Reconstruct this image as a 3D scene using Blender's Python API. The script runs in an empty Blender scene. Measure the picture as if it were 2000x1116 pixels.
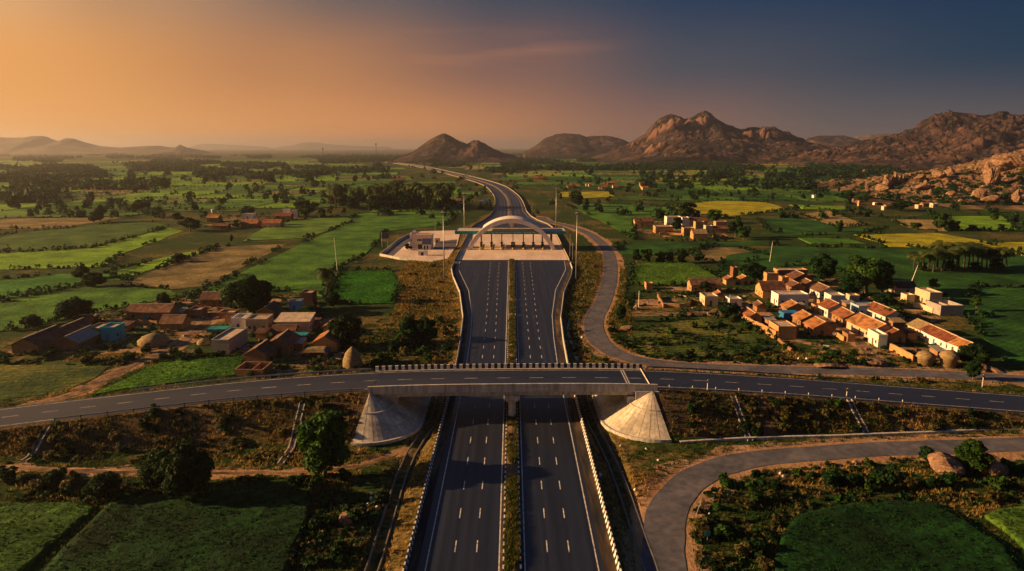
import bpy, math, random
import numpy as np
from mathutils import Vector, Matrix, geometry as mgeo

# ------------------------------------------------------------------ camera, sky, sun, exposure
SC = bpy.context.scene
COL = SC.collection
F, PITCH, CAMH = 1351.0, math.radians(11.3), 60.0
SP, CP = math.sin(PITCH), math.cos(PITCH)
cd = bpy.data.cameras.new('camera'); cam = bpy.data.objects.new('camera', cd); COL.objects.link(cam)
cd.sensor_width = 36.0; cd.lens = 36.0*F/2000.0; cd.clip_start = 0.5; cd.clip_end = 60000
cam.location = (0, 0, CAMH); cam.rotation_euler = (math.pi/2-PITCH, 0, 0)
SC.camera = cam

SUN_EL, SUN_AZ = math.radians(16.5), math.radians(-90)       # azimuth from +Y, negative = towards -X
SDIR = Vector((math.cos(SUN_EL)*math.sin(SUN_AZ), math.cos(SUN_EL)*math.cos(SUN_AZ), math.sin(SUN_EL)))
sd = bpy.data.lights.new('sun', 'SUN'); sd.energy = 5.0; sd.angle = math.radians(0.6); sd.color = (1.0, 0.585, 0.25)
sun = bpy.data.objects.new('sun', sd); COL.objects.link(sun)
sun.rotation_euler = (-SDIR).to_track_quat('-Z', 'Y').to_euler(); sun.location = (-200, 100, 300)

SC.view_settings.view_transform = 'Standard'; SC.view_settings.look = 'None'
SC.view_settings.gamma = 1; SC.view_settings.exposure = 1.12
SC.cycles.use_denoising = True
SC.cycles.max_bounces = 6; SC.cycles.volume_bounces = 1; SC.cycles.transparent_max_bounces = 6

def lin(r, g, b, k=1.0):
    f = lambda c: (c/12.92 if c <= .04045 else ((c+.055)/1.055)**2.4)
    return (f(r/255)*k, f(g/255)*k, f(b/255)*k, 1)

w = bpy.data.worlds.new('World'); SC.world = w; w.use_nodes = True
def build_world():
    nt = w.node_tree; N = nt.nodes; L = nt.links; N.clear()
    out = N.new('ShaderNodeOutputWorld'); bg = N.new('ShaderNodeBackground')
    tc = N.new('ShaderNodeTexCoord'); nrm = N.new('ShaderNodeVectorMath'); nrm.operation = 'NORMALIZE'
    L.new(tc.outputs['Generated'], nrm.inputs[0])
    sep = N.new('ShaderNodeSeparateXYZ'); L.new(nrm.outputs[0], sep.inputs[0])
    def M(op, a, b=None, clamp=False):
        n = N.new('ShaderNodeMath'); n.operation = op; n.use_clamp = clamp
        for i, v in enumerate((a, b)):
            if v is None: continue
            if hasattr(v, 'is_linked'): L.new(v, n.inputs[i])
            else: n.inputs[i].default_value = v
        return n.outputs[0]
    az = M('ARCTAN2', sep.outputs[0], sep.outputs[1])           # 0 ahead, + to the right
    azn = M('ADD', M('DIVIDE', az, 2*math.pi), 0.5)              # 0..1
    el = M('ARCSINE', sep.outputs[2])
    def ramp(stops, fac):
        r = N.new('ShaderNodeValToRGB'); e = r.color_ramp.elements
        r.color_ramp.interpolation = 'EASE'
        while len(e) < len(stops): e.new(0.5)
        for i, (p, c) in enumerate(stops): e[i].position = p; e[i].color = c
        L.new(fac, r.inputs[0]); return r.outputs[0]
    A = lambda d: 0.5+d/360.0
    low = ramp([(A(-180), lin(150, 130, 120)), (A(-100), lin(235, 170, 95)), (A(-60), lin(240, 176, 100)), (A(-34), lin(236, 160, 84)), (A(-10), lin(226, 146, 84)), (A(12), lin(146, 102, 86)), (A(26), lin(98, 92, 92)), (A(60), lin(52, 58, 74)), (A(180), lin(150, 130, 120))], azn)  # low and mid end stops: unseen sky behind camera, brightened to fill facing fronts
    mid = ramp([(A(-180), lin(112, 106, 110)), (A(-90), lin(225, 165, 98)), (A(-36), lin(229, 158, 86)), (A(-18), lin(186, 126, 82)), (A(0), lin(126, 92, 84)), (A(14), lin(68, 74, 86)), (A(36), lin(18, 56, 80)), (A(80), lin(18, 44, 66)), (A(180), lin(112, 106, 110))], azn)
    top = ramp([(A(-180), lin(4, 26, 44)), (A(-90), lin(170, 140, 112)), (A(-38), lin(218, 178, 134)), (A(-28), lin(168, 134, 106)), (A(-12), lin(88, 86, 92)), (A(0), lin(44, 66, 86)), (A(16), lin(6, 50, 84)), (A(36), lin(0, 42, 78)), (A(90), lin(4, 36, 60)), (A(180), lin(4, 26, 44))], azn)
    zen = N.new('ShaderNodeRGB'); zen.outputs[0].default_value = (0.013, 0.050, 0.135, 1)
    def mix(f, a, b):
        m = N.new('ShaderNodeMix'); m.data_type = 'RGBA'; L.new(f, m.inputs[0]); L.new(a, m.inputs[6]); L.new(b, m.inputs[7]); return m.outputs[2]
    def sm(x0, x1):
        m = N.new('ShaderNodeMapRange'); m.interpolation_type = 'SMOOTHSTEP'; m.inputs[1].default_value = math.radians(x0); m.inputs[2].default_value = math.radians(x1)
        L.new(el, m.inputs[0]); return m.outputs[0]
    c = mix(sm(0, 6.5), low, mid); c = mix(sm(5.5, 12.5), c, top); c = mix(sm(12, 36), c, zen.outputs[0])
    # thin streaks of cloud low ahead
    cv = N.new('ShaderNodeCombineXYZ'); L.new(M('MULTIPLY', az, 5.0), cv.inputs[0]); L.new(M('MULTIPLY', el, 60.0), cv.inputs[1])
    no = N.new('ShaderNodeTexNoise'); no.inputs['Scale'].default_value = 1.0; no.inputs['Detail'].default_value = 5; no.inputs['Distortion'].default_value = 0.3
    L.new(cv.outputs[0], no.inputs['Vector'])
    gz = M('MULTIPLY', M('SUBTRACT', 1.0, M('MULTIPLY', M('ABSOLUTE', M('SUBTRACT', el, math.radians(7.5))), 1/math.radians(1.8)), True),
           M('SUBTRACT', 1.0, M('MULTIPLY', M('ABSOLUTE', M('ADD', az, math.radians(4.0))), 1/math.radians(15)), True))
    cl = M('MULTIPLY', M('MULTIPLY', M('SUBTRACT', no.outputs[0], 0.47, True), 1.9, True), gz)
    clc = N.new('ShaderNodeRGB'); clc.outputs[0].default_value = lin(196, 128, 88)
    c = mix(cl, c, clc.outputs[0])
    sky = N.new('ShaderNodeTexSky'); sky.sky_type = 'NISHITA'; sky.sun_disc = False; sky.sun_elevation = SUN_EL; sky.sun_rotation = SUN_AZ
    sky.dust_density = 3.0
    ad = N.new('ShaderNodeMix'); ad.data_type = 'RGBA'; ad.blend_type = 'ADD'; ad.inputs[0].default_value = 0.004
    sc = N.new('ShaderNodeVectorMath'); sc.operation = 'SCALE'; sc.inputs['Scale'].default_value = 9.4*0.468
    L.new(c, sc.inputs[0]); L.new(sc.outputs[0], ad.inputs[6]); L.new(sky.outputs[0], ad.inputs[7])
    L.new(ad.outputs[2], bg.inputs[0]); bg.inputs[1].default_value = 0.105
    L.new(bg.outputs[0], out.inputs[0])
build_world()

# ------------------------------------------------------------------ numpy noise
def _h(ix, iy, s):
    n = (ix.astype(np.int64)*374761393 + iy.astype(np.int64)*668265263 + s*1442695041) & 0xffffffff
    n = ((n ^ (n >> 13))*1274126177) & 0xffffffff
    return ((n ^ (n >> 16)) & 0xffff)/65535.0
def vnoise(x, y, s=0):
    x = np.asarray(x, float); y = np.asarray(y, float)
    ix = np.floor(x); iy = np.floor(y); fx = x-ix; fy = y-iy
    u = fx*fx*(3-2*fx); v = fy*fy*(3-2*fy)
    a = _h(ix, iy, s); b = _h(ix+1, iy, s); c = _h(ix, iy+1, s); d = _h(ix+1, iy+1, s)
    return (a*(1-u)+b*u)*(1-v)+(c*(1-u)+d*u)*v
def fbm(x, y, s=0, o=4, g=.5):
    t = 0; a = 1; n = 0
    for i in range(o):
        t = t+a*vnoise(x*2**i+i*17.3, y*2**i-i*9.1, s+i); n += a; a *= g
    return t/n-.5                                             # about -0.5 .. 0.5
def domes(x, y, s=0, jit=.9, keep=.7):
    """rounded boulder bumps: hemispheres in jittered cells, 0..1"""
    ix = np.floor(x); iy = np.floor(y); best = np.zeros_like(x)
    for dx in (-1, 0, 1):
        for dy in (-1, 0, 1):
            cx = ix+dx; cy = iy+dy
            px = cx+.5+jit*(_h(cx, cy, s)-.5); py = cy+.5+jit*(_h(cx, cy, s+7)-.5)
            r = .25+.55*_h(cx, cy, s+3)**1.6
            k = _h(cx, cy, s+5) < keep
            d2 = (x-px)**2+(y-py)**2
            best = np.maximum(best, np.where(k, np.sqrt(np.maximum(0, r*r-d2)), 0))
    return best
def sstep(a, b, x):
    t = np.clip((x-a)/(b-a), 0, 1); return t*t*(3-2*t)

# ------------------------------------------------------------------ mesh helpers
def mesh_np(name, V, Fq, mi=None, smooth=False, col=None):
    """V (n,3); Fq (m,3|4) int array or list of index tuples"""
    me = bpy.data.meshes.new(name); V = np.asarray(V, np.float32)
    if isinstance(Fq, np.ndarray):
        k = Fq.shape[1]; lens = np.full(len(Fq), k, np.int32); flat = Fq.astype(np.int32).ravel()
    else:
        lens = np.array([len(f) for f in Fq], np.int32); flat = np.array([i for f in Fq for i in f], np.int32)
    me.vertices.add(len(V)); me.vertices.foreach_set('co', V.ravel())
    me.loops.add(len(flat)); me.loops.foreach_set('vertex_index', flat)
    me.polygons.add(len(lens)); st = np.concatenate(([0], np.cumsum(lens)[:-1])).astype(np.int32)
    me.polygons.foreach_set('loop_start', st)
    if mi is not None: me.polygons.foreach_set('material_index', np.asarray(mi, np.int32))
    me.polygons.foreach_set('use_smooth', np.full(len(lens), smooth))
    if col is not None:
        at = me.color_attributes.new('tone', 'FLOAT_COLOR', 'POINT')
        c = np.ones((len(V), 4), np.float32); c[:, :col.shape[1]] = col; at.data.foreach_set('color', c.ravel())
    me.update(calc_edges=True); me.validate()
    return me
def link(name, me, mats, parent=None, kind=None):
    o = bpy.data.objects.new(name, me); COL.objects.link(o)
    for m in (mats if isinstance(mats, (list, tuple)) else [mats]):
        if me is not None and len(me.materials) < 8 and m is not None and m.name not in [q.name for q in me.materials if q]: me.materials.append(m)
    if parent is not None: o.parent = parent
    if kind: o['kind'] = kind
    return o
def tag(o, label, cat, group=None):
    o['label'] = label; o['category'] = cat
    if group: o['group'] = group
    return o
def thing(name, label, cat, loc=(0, 0, 0), rz=0, group=None):
    o = bpy.data.objects.new(name, None); COL.objects.link(o); o.empty_display_size = .3
    o.location = loc; o.rotation_euler = (0, 0, rz); return tag(o, label, cat, group)

class MB:
    """collects simple shapes into one mesh"""
    def __init__(s): s.V = []; s.F = []; s.M = []
    def add(s, V, Fs, m=0):
        b = len(s.V); s.V += [tuple(v) for v in V]; s.F += [tuple(i+b for i in f) for f in Fs]; s.M += [m]*len(Fs)
    def box(s, x0, x1, y0, y1, z0, z1, m=0):
        s.add([(x0, y0, z0), (x1, y0, z0), (x1, y1, z0), (x0, y1, z0), (x0, y0, z1), (x1, y0, z1), (x1, y1, z1), (x0, y1, z1)],
              [(0, 3, 2, 1), (4, 5, 6, 7), (0, 1, 5, 4), (1, 2, 6, 5), (2, 3, 7, 6), (3, 0, 4, 7)], m)
    def tube(s, pts, rad, n=8, m=0, cap=True):
        pts = [Vector(p) for p in pts]; V = []; Fs = []
        if not hasattr(rad, '__len__'): rad = [rad]*len(pts)
        for i, p in enumerate(pts):
            d = (pts[min(i+1, len(pts)-1)]-pts[max(i-1, 0)]).normalized()
            a = d.cross(Vector((0, 1, .01)) if abs(d.y) < .9 else Vector((1, 0, 0))).normalized(); b = d.cross(a)
            for k in range(n):
                t = 2*math.pi*k/n; V.append(p+(a*math.cos(t)+b*math.sin(t))*rad[i])
        for i in range(len(pts)-1):
            for k in range(n):
                k2 = (k+1) % n; Fs.append((i*n+k, i*n+k2, (i+1)*n+k2, (i+1)*n+k))
        if cap: Fs.append(tuple(range(n))[::-1]); Fs.append(tuple((len(pts)-1)*n+k for k in range(n)))
        s.add(V, Fs, m)
    def prism(s, poly, z0, z1, m=0):
        n = len(poly)
        s.add([(x, y, z0) for x, y in poly]+[(x, y, z1) for x, y in poly],
              [tuple(range(n))[::-1], tuple(range(n, 2*n))]+[(i, (i+1) % n, n+(i+1) % n, n+i) for i in range(n)], m)
    def lathe(s, prof, n=16, c=(0, 0, 0), m=0, jit=None):
        V = []; Fs = []
        for j, (r, z) in enumerate(prof):
            for k in range(n):
                t = 2*math.pi*k/n; rr = r*(1+(jit(j, k) if jit else 0)); V.append((c[0]+rr*math.cos(t), c[1]+rr*math.sin(t), c[2]+z))
        for j in range(len(prof)-1):
            for k in range(n):
                k2 = (k+1) % n; Fs.append((j*n+k, j*n+k2, (j+1)*n+k2, (j+1)*n+k))
        Fs.append(tuple(range(n))[::-1]); Fs.append(tuple((len(prof)-1)*n+k for k in range(n)))
        s.add(V, Fs, m)
    def build(s, name, mats, parent=None, kind=None, smooth=False):
        return link(name, mesh_np(name, np.array(s.V), s.F, s.M, smooth), mats, parent, kind)
def dup(root, loc, rz=0, scale=None, label=None, group=None):
    """copy of a thing with copies of its parts and sub-parts; meshes are shared"""
    r = root.copy(); COL.objects.link(r); r.location = loc; r.rotation_euler = (0, 0, rz)
    if scale is not None: r.scale = scale if hasattr(scale, '__len__') else (scale,)*3
    if label: r['label'] = label
    if group: r['group'] = group
    for ch in list(root.children):
        c = ch.copy(); COL.objects.link(c); c.parent = r
        for g in ch.children: d = g.copy(); COL.objects.link(d); d.parent = c
    return r

# ------------------------------------------------------------------ materials
def newmat(name):
    m = bpy.data.materials.new(name); m.use_nodes = True; nt = m.node_tree
    return m, nt, nt.nodes, nt.links, nt.nodes['Principled BSDF']
def mat(name, cols, scale=1.0, rough=.85, bump=0.0, bscale=None, detail=4, metal=0, stretch=None, tone=False, rand=0, coord='Object', spread=.18, fine=None):
    """noise-mixed procedural material. cols: 1..4 linear colours"""
    m, nt, N, L, P = newmat(name)
    P.inputs['Roughness'].default_value = rough; P.inputs['Metallic'].default_value = metal
    try: P.inputs['Specular IOR Level'].default_value = 0.15
    except Exception: pass
    geo = N.new('ShaderNodeNewGeometry'); tc = N.new('ShaderNodeTexCoord')
    mp = N.new('ShaderNodeMapping'); L.new(geo.outputs['Position'] if coord == 'World' else tc.outputs['Object'], mp.inputs[0])
    if stretch: mp.inputs['Scale'].default_value = stretch
    no = N.new('ShaderNodeTexNoise'); no.inputs['Scale'].default_value = scale; no.inputs['Detail'].default_value = detail; no.inputs['Roughness'].default_value = .6
    L.new(mp.outputs[0], no.inputs['Vector'])
    r = N.new('ShaderNodeValToRGB'); e = r.color_ramp.elements; k = len(cols)
    while len(e) < k: e.new(.5)
    for i, c in enumerate(cols):
        e[i].position = .5 if k == 1 else .5-spread+2*spread*i/(k-1); e[i].color = (*c[:3], 1)
    if k == 1: e[1].color = e[0].color
    L.new(no.outputs[0], r.inputs[0]); c = r.outputs[0]
    def mul(c, f):
        x = N.new('ShaderNodeMix'); x.data_type = 'RGBA'; x.blend_type = 'MULTIPLY'; x.inputs[0].default_value = 1
        L.new(c, x.inputs[6]); L.new(f, x.inputs[7]); return x.outputs[2]
    if fine:
        n3 = N.new('ShaderNodeTexNoise'); n3.inputs['Scale'].default_value = fine[0]; n3.inputs['Detail'].default_value = 3; L.new(mp.outputs[0], n3.inputs['Vector'])
        mr = N.new('ShaderNodeMapRange'); mr.inputs[1].default_value = .3; mr.inputs[2].default_value = .7; mr.inputs[3].default_value = 1-fine[1]; mr.inputs[4].default_value = 1+fine[1]
        L.new(n3.outputs[0], mr.inputs[0]); c = mul(c, mr.outputs[0])
    if tone:
        a = N.new('ShaderNodeVertexColor'); a.layer_name = 'tone'; c = mul(c, a.outputs[0])
    if rand:
        oi = N.new('ShaderNodeObjectInfo'); hs = N.new('ShaderNodeHueSaturation')
        mr = N.new('ShaderNodeMapRange'); mr.inputs[3].default_value = 1-rand; mr.inputs[4].default_value = 1+rand; L.new(oi.outputs['Random'], mr.inputs[0])
        mh = N.new('ShaderNodeMapRange'); mh.inputs[3].default_value = .5-.03*rand; mh.inputs[4].default_value = .5+.05*rand; L.new(oi.outputs['Random'], mh.inputs[0])
        L.new(mr.outputs[0], hs.inputs['Value']); L.new(mh.outputs[0], hs.inputs['Hue']); L.new(c, hs.inputs['Color']); c = hs.outputs[0]
    L.new(c, P.inputs['Base Color'])
    if bump:
        n2 = N.new('ShaderNodeTexNoise'); n2.inputs['Scale'].default_value = bscale or scale*4; n2.inputs['Detail'].default_value = 5; n2.inputs['Roughness'].default_value = .65
        L.new(mp.outputs[0], n2.inputs['Vector'])
        b = N.new('ShaderNodeBump'); b.inputs['Strength'].default_value = 1; b.inputs['Distance'].default_value = bump
        L.new(n2.outputs[0], b.inputs['Height']); L.new(b.outputs[0], P.inputs['Normal'])
    return m
def leafmat(name, cols, scale=.6, rand=.25, trans=.35):
    m = mat(name, cols, scale=scale, rough=.7, rand=rand, tone=True, spread=.16)
    nt = m.node_tree; N = nt.nodes; L = nt.links; P = N['Principled BSDF']; out = [n for n in N if n.type == 'OUTPUT_MATERIAL'][0]
    t = N.new('ShaderNodeBsdfTranslucent'); mx = N.new('ShaderNodeMixShader'); mx.inputs[0].default_value = trans
    src = P.inputs['Base Color'].links[0].from_socket; L.new(src, t.inputs[0])
    L.new(P.outputs[0], mx.inputs[1]); L.new(t.outputs[0], mx.inputs[2]); L.new(mx.outputs[0], out.inputs[0])
    return m
def rowmat(name, cols, period=.32, axis=0, depth=.05, scale=.8, rough=.85, rand=.15):
    """tiled / corrugated surface: noise colour plus rows of relief across the object's own axis"""
    m = mat(name, cols, scale=scale, rough=rough, rand=rand, fine=(9, .25))
    nt = m.node_tree; N = nt.nodes; L = nt.links; P = N['Principled BSDF']
    tc = N.new('ShaderNodeTexCoord'); wv = N.new('ShaderNodeTexWave'); wv.bands_direction = 'XYZ'[axis]; wv.inputs['Scale'].default_value = 0.314/period
    wv.inputs['Distortion'].default_value = 1.5; wv.inputs['Detail'].default_value = 2; wv.inputs['Detail Scale'].default_value = 3
    L.new(tc.outputs['Object'], wv.inputs[0]); b = N.new('ShaderNodeBump'); b.inputs['Distance'].default_value = depth; b.inputs['Strength'].default_value = .8
    L.new(wv.outputs[1], b.inputs['Height']); L.new(b.outputs[0], P.inputs['Normal'])
    return m

MT = {}
MT['asphalt'] = mat('asphalt', [(.007, .0105, .020), (.010, .0145, .027), (.016, .020, .034)], scale=.62, rough=.8, bump=.01, bscale=14, coord='World', stretch=(1, .018, 1), fine=(.9, .16), spread=.12)
MT['asphalt_deck'] = mat('asphalt_deck', [(.012, .0165, .028), (.018, .022, .034), (.026, .029, .043)], scale=.12, rough=.8, bump=.01, bscale=14, coord='World', stretch=(.15, 1, 1), fine=(2.2, .12))
MT['asphalt_old'] = mat('asphalt_old', [(.066, .068, .082), (.096, .094, .108), (.135, .122, .128)], scale=.16, rough=.9, bump=.02, bscale=8, coord='World', fine=(.8, .26), detail=7)
def wheelwear(m, period, lo, hi):
    nt = m.node_tree; N = nt.nodes; L = nt.links; Pn = N['Principled BSDF']; src = Pn.inputs['Base Color'].links[0].from_socket
    geo = N.new('ShaderNodeNewGeometry'); wv = N.new('ShaderNodeTexWave'); wv.bands_direction = 'X'; wv.inputs['Scale'].default_value = .314/period; wv.inputs['Distortion'].default_value = 1.2; wv.inputs['Detail'].default_value = 3; wv.inputs['Detail Scale'].default_value = .4
    mp = N.new('ShaderNodeMapping'); mp.inputs['Scale'].default_value = (1, .03, 1); L.new(geo.outputs['Position'], mp.inputs[0]); L.new(mp.outputs[0], wv.inputs[0])
    mr = N.new('ShaderNodeMapRange'); mr.inputs[3].default_value = lo; mr.inputs[4].default_value = hi; L.new(wv.outputs[1], mr.inputs[0])
    x = N.new('ShaderNodeMix'); x.data_type = 'RGBA'; x.blend_type = 'MULTIPLY'; x.inputs[0].default_value = 1; L.new(src, x.inputs[6]); L.new(mr.outputs[0], x.inputs[7]); L.new(x.outputs[2], Pn.inputs['Base Color'])
wheelwear(MT['asphalt'], 1.72, .80, 1.22)
for k_ in ('asphalt', 'asphalt_deck'):
    q_ = MT[k_].node_tree.nodes['Principled BSDF']; q_.inputs['Roughness'].default_value = .52; q_.inputs['Specular IOR Level'].default_value = .5
MT['shoulder'] = mat('shoulder', [(.014, .017, .023), (.05, .036, .026), (.14, .088, .05)], scale=.45, rough=.95, bump=.02, coord='World', stretch=(1, .12, 1), fine=(2.5, .25), spread=.14, detail=6)
MT['track_dirt'] = mat('track_dirt', [(.055, .038, .02), (.15, .092, .048), (.27, .165, .085)], scale=.35, rough=1, bump=.08, bscale=2.2, coord='World', fine=(1.6, .25), spread=.14)
MT['paint'] = mat('paint', [(.22, .21, .19), (.55, .52, .46), (.76, .72, .65)], scale=1.1, rough=.7, coord='World')
MT['concrete'] = mat('concrete', [(.28, .255, .22), (.44, .41, .36), (.54, .505, .45)], scale=1.1, rough=.9, bump=.02, bscale=6, coord='World', stretch=(1, 1, .14), fine=(3, .16))
MT['concrete_dark'] = mat('concrete_dark', [(.13, .12, .105), (.22, .20, .18)], scale=.8, rough=.95, bump=.02, coord='World')
MT['plaza'] = mat('plaza', [(.50, .38, .29), (.64, .49, .37), (.72, .57, .44)], scale=.08, rough=.85, bump=.012, bscale=4, coord='World', stretch=(1, .3, 1), fine=(.9, .1))
MT['barrier'] = mat('barrier', [(.17, .14, .105), (.28, .23, .17)], scale=.6, rough=.9, coord='World', fine=(1.5, .2))
MT['white'] = mat('white', [(.58, .55, .51), (.76, .73, .68)], scale=.9, rough=.7, fine=(6, .06))
MT['black'] = mat('black', [(.018, .018, .02), (.035, .034, .034)], scale=2, rough=.6)
MT['steel'] = mat('steel', [(.30, .30, .30), (.42, .41, .40)], scale=1.2, rough=.45, metal=.6)
MT['steel_dark'] = mat('steel_dark', [(.06, .06, .065), (.11, .105, .10)], scale=1.2, rough=.6, metal=.3)
MT['teal'] = mat('teal', [(.012, .20, .23), (.020, .26, .29)], scale=.3, rough=.5)
MT['sand'] = mat('sand', [(.19, .11, .055), (.29, .165, .082), (.40, .24, .125)], scale=.22, rough=1, bump=.06, bscale=2.2, coord='World', fine=(1.6, .2))
MT['soil'] = mat('soil', [(.10, .062, .034), (.17, .10, .052), (.23, .14, .075)], scale=.3, rough=1, bump=.1, bscale=2, coord='World', fine=(2, .2))
MT['rock'] = mat('rock', [(.10, .058, .036), (.21, .125, .075), (.32, .20, .125)], scale=.4, rough=.95, bump=.35, bscale=.9, coord='World', fine=(1.1, .3))
MT['bark'] = mat('bark', [(.10, .07, .048), (.19, .14, .10)], scale=2, rough=.95, bump=.04, stretch=(3, 3, .6))
MT['glass'] = mat('glass', [(.010, .012, .016), (.022, .026, .032)], scale=2, rough=.2)
MT['wood'] = mat('wood', [(.085, .05, .028), (.15, .09, .05)], scale=2, rough=.85, stretch=(4, 4, .5))
MT['leaf'] = leafmat('leaf', [(.009, .034, .004), (.026, .076, .008), (.065, .135, .014)])
MT['leaf_dark'] = leafmat('leaf_dark', [(.004, .018, .005), (.010, .036, .007), (.021, .060, .010)])
MT['leaf_dry'] = leafmat('leaf_dry', [(.042, .044, .013), (.085, .076, .022), (.15, .12, .036)])
MT['leaf_palm'] = leafmat('leaf_palm', [(.022, .042, .012), (.055, .085, .020), (.10, .12, .03)])
MT['grass'] = leafmat('grass', [(.012, .034, .005), (.036, .062, .009), (.12, .11, .022)], scale=.25, rand=0)
MT['grass_gold'] = leafmat('grass_gold', [(.11, .095, .025), (.28, .18, .045), (.42, .26, .075)], scale=.2, rand=0)
MT['thatch'] = mat('thatch', [(.13, .095, .05), (.24, .17, .085), (.33, .24, .12)], scale=1.2, rough=1, bump=.08, bscale=8, stretch=(1, 1, 3))
# ------------------------------------------------------------------ survey: roads and terrain
G0 = -0.6
def P(px, py, z=G0):
    """where the line of sight through a surveyed picture point meets height z"""
    xc = (px-1000)/F; yc = (py-558)/F; den = SP+yc*CP; t = (CAMH-z)/den
    return np.array([xc*t, (CP-yc*SP)*t, z])
def spline(pts, step=4.0):
    pts = np.asarray(pts, float); n = len(pts); out = []
    for i in range(n-1):
        p0 = pts[max(i-1, 0)]; p1 = pts[i]; p2 = pts[i+1]; p3 = pts[min(i+2, n-1)]
        k = max(2, int(np.linalg.norm(p2-p1)/step))
        d1 = np.linalg.norm(p2-p1); m1 = (p2-p0)/max(1e-6, np.linalg.norm(p1-p0)+d1)*d1 if i > 0 else p2-p1
        m2 = (p3-p1)/max(1e-6, np.linalg.norm(p3-p2)+d1)*d1 if i < n-2 else p2-p1
        for t in np.arange(k)/k:
            out.append((2*t**3-3*t**2+1)*p1+(t**3-2*t**2+t)*m1+(-2*t**3+3*t**2)*p2+(t**3-t**2)*m2)
    out.append(pts[-1]); return np.array(out)
HWC = spline([(0, 20, 0), (0, 300, 0), (0, 540, 0)]+[tuple(P(a, b, 0)) for a, b in
      [(997, 428), (994.5, 396), (986.7, 380.6), (964, 363), (926, 350.5), (876, 338), (826, 326.7), (788, 321), (756, 316.6)]], 6)
HWY = [0, 180, 210, 240, 283, 320, 341, 372, 520, 545, 575, 610, 660, 5000]
HWH = [15.2, 15.3, 16.0, 17.2, 21.5, 27.5, 30.0, 30.6, 30.6, 28.5, 22.5, 18, 15.4, 15.2]
def hw_half(y): return np.interp(y, HWY, HWH)
ODX = [-190, -150, -107, -85, -60, -32, 0, 32, 62, 90, 118, 160, 210]
ODY = [112, 126.5, 139.6, 143.9, 148.2, 151.6, 153, 153.4, 153.6, 152.8, 150.9, 145, 136]
ODZ = [0.6, 1.8, 3.6, 5.0, 6.5, 7.4, 7.6, 7.3, 5.6, 3.7, 2.1, .8, 0]
OVC = spline(np.array([ODX, ODY, ODZ]).T, 3)
def ov_y(x): return np.interp(x, OVC[:, 0], OVC[:, 1])
def ov_z(x): return np.interp(x, OVC[:, 0], OVC[:, 2])
SERV = spline([(25.5, 610, -.1), (29.6, 575, -.3)]+[tuple(P(a, b, -.55)) for a, b in [(1108, 441), (1140, 452), (1168, 469), (1186, 490), (1193, 512), (1191, 545), (1178, 590), (1162, 620), (1160, 645), (1176, 672), (1212, 694), (1270, 708), (1370, 717), (1520, 722), (1700, 726), (1850, 732), (2000, 741), (2200, 754)]], 4)
LOOP = spline([tuple(P(a, b, -.6)) for a, b in [(2300, 862), (2000, 868), (1850, 873), (1700, 878), (1560, 888), (1450, 900), (1380, 922), (1328, 957), (1302, 1000), (1296, 1060), (1301, 1130), (1316, 1260)]], 3)
TRK1 = spline([tuple(P(a, b)) for a, b in [(-200, 840), (40, 797), (150, 768), (215, 735), (280, 704), (335, 682), (375, 655), (392, 640), (430, 600), (470, 585)]], 4)
TRK2 = spline([tuple(P(a, b)) for a, b in [(-60, 912), (60, 916), (200, 921), (330, 921), (470, 924), (600, 922), (700, 912), (790, 880)]], 4)
TRK3 = spline([tuple(P(a, b)) for a, b in [(1205, 612), (1290, 614), (1370, 611), (1440, 606), (1490, 612)]], 4)
TRK4 = spline([tuple(P(a, b)) for a, b in [(1740, 724), (1710, 702), (1680, 672), (1660, 650), (1600, 618)]], 4)
def near(x, y, C):
    """distance to polyline C, the signed side, interpolated z and y of the nearest point"""
    x = np.asarray(x, float); y = np.asarray(y, float)
    bd = np.full(x.shape, 1e9); bz = np.zeros(x.shape); by = np.zeros(x.shape)
    for a, b in zip(C[:-1], C[1:]):
        ex, ey = b[0]-a[0], b[1]-a[1]; l2 = ex*ex+ey*ey+1e-9
        t = np.clip(((x-a[0])*ex+(y-a[1])*ey)/l2, 0, 1)
        d = np.hypot(x-a[0]-t*ex, y-a[1]-t*ey); m = d < bd
        bd = np.where(m, d, bd); bz = np.where(m, a[2]+t*(b[2]-a[2]), bz); by = np.where(m, a[1]+t*ey, by)
    return bd, bz, by
HWS = HWC[::3] if True else HWC
DRAIN = [spline([(-20.8, 40, 0), (-20.6, 96, 0), (-20.8, 122, 0), (-19.8, 136, 0), (-17.9, 147, 0), (-17.7, 160, 0), (-20.2, 190, 0)], 3),
         spline([(20.6, 40, 0), (20.3, 96, 0), (20.0, 122, 0), (18.9, 137, 0), (17.9, 148, 0), (17.8, 162, 0), (20.0, 188, 0)], 3)]
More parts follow.
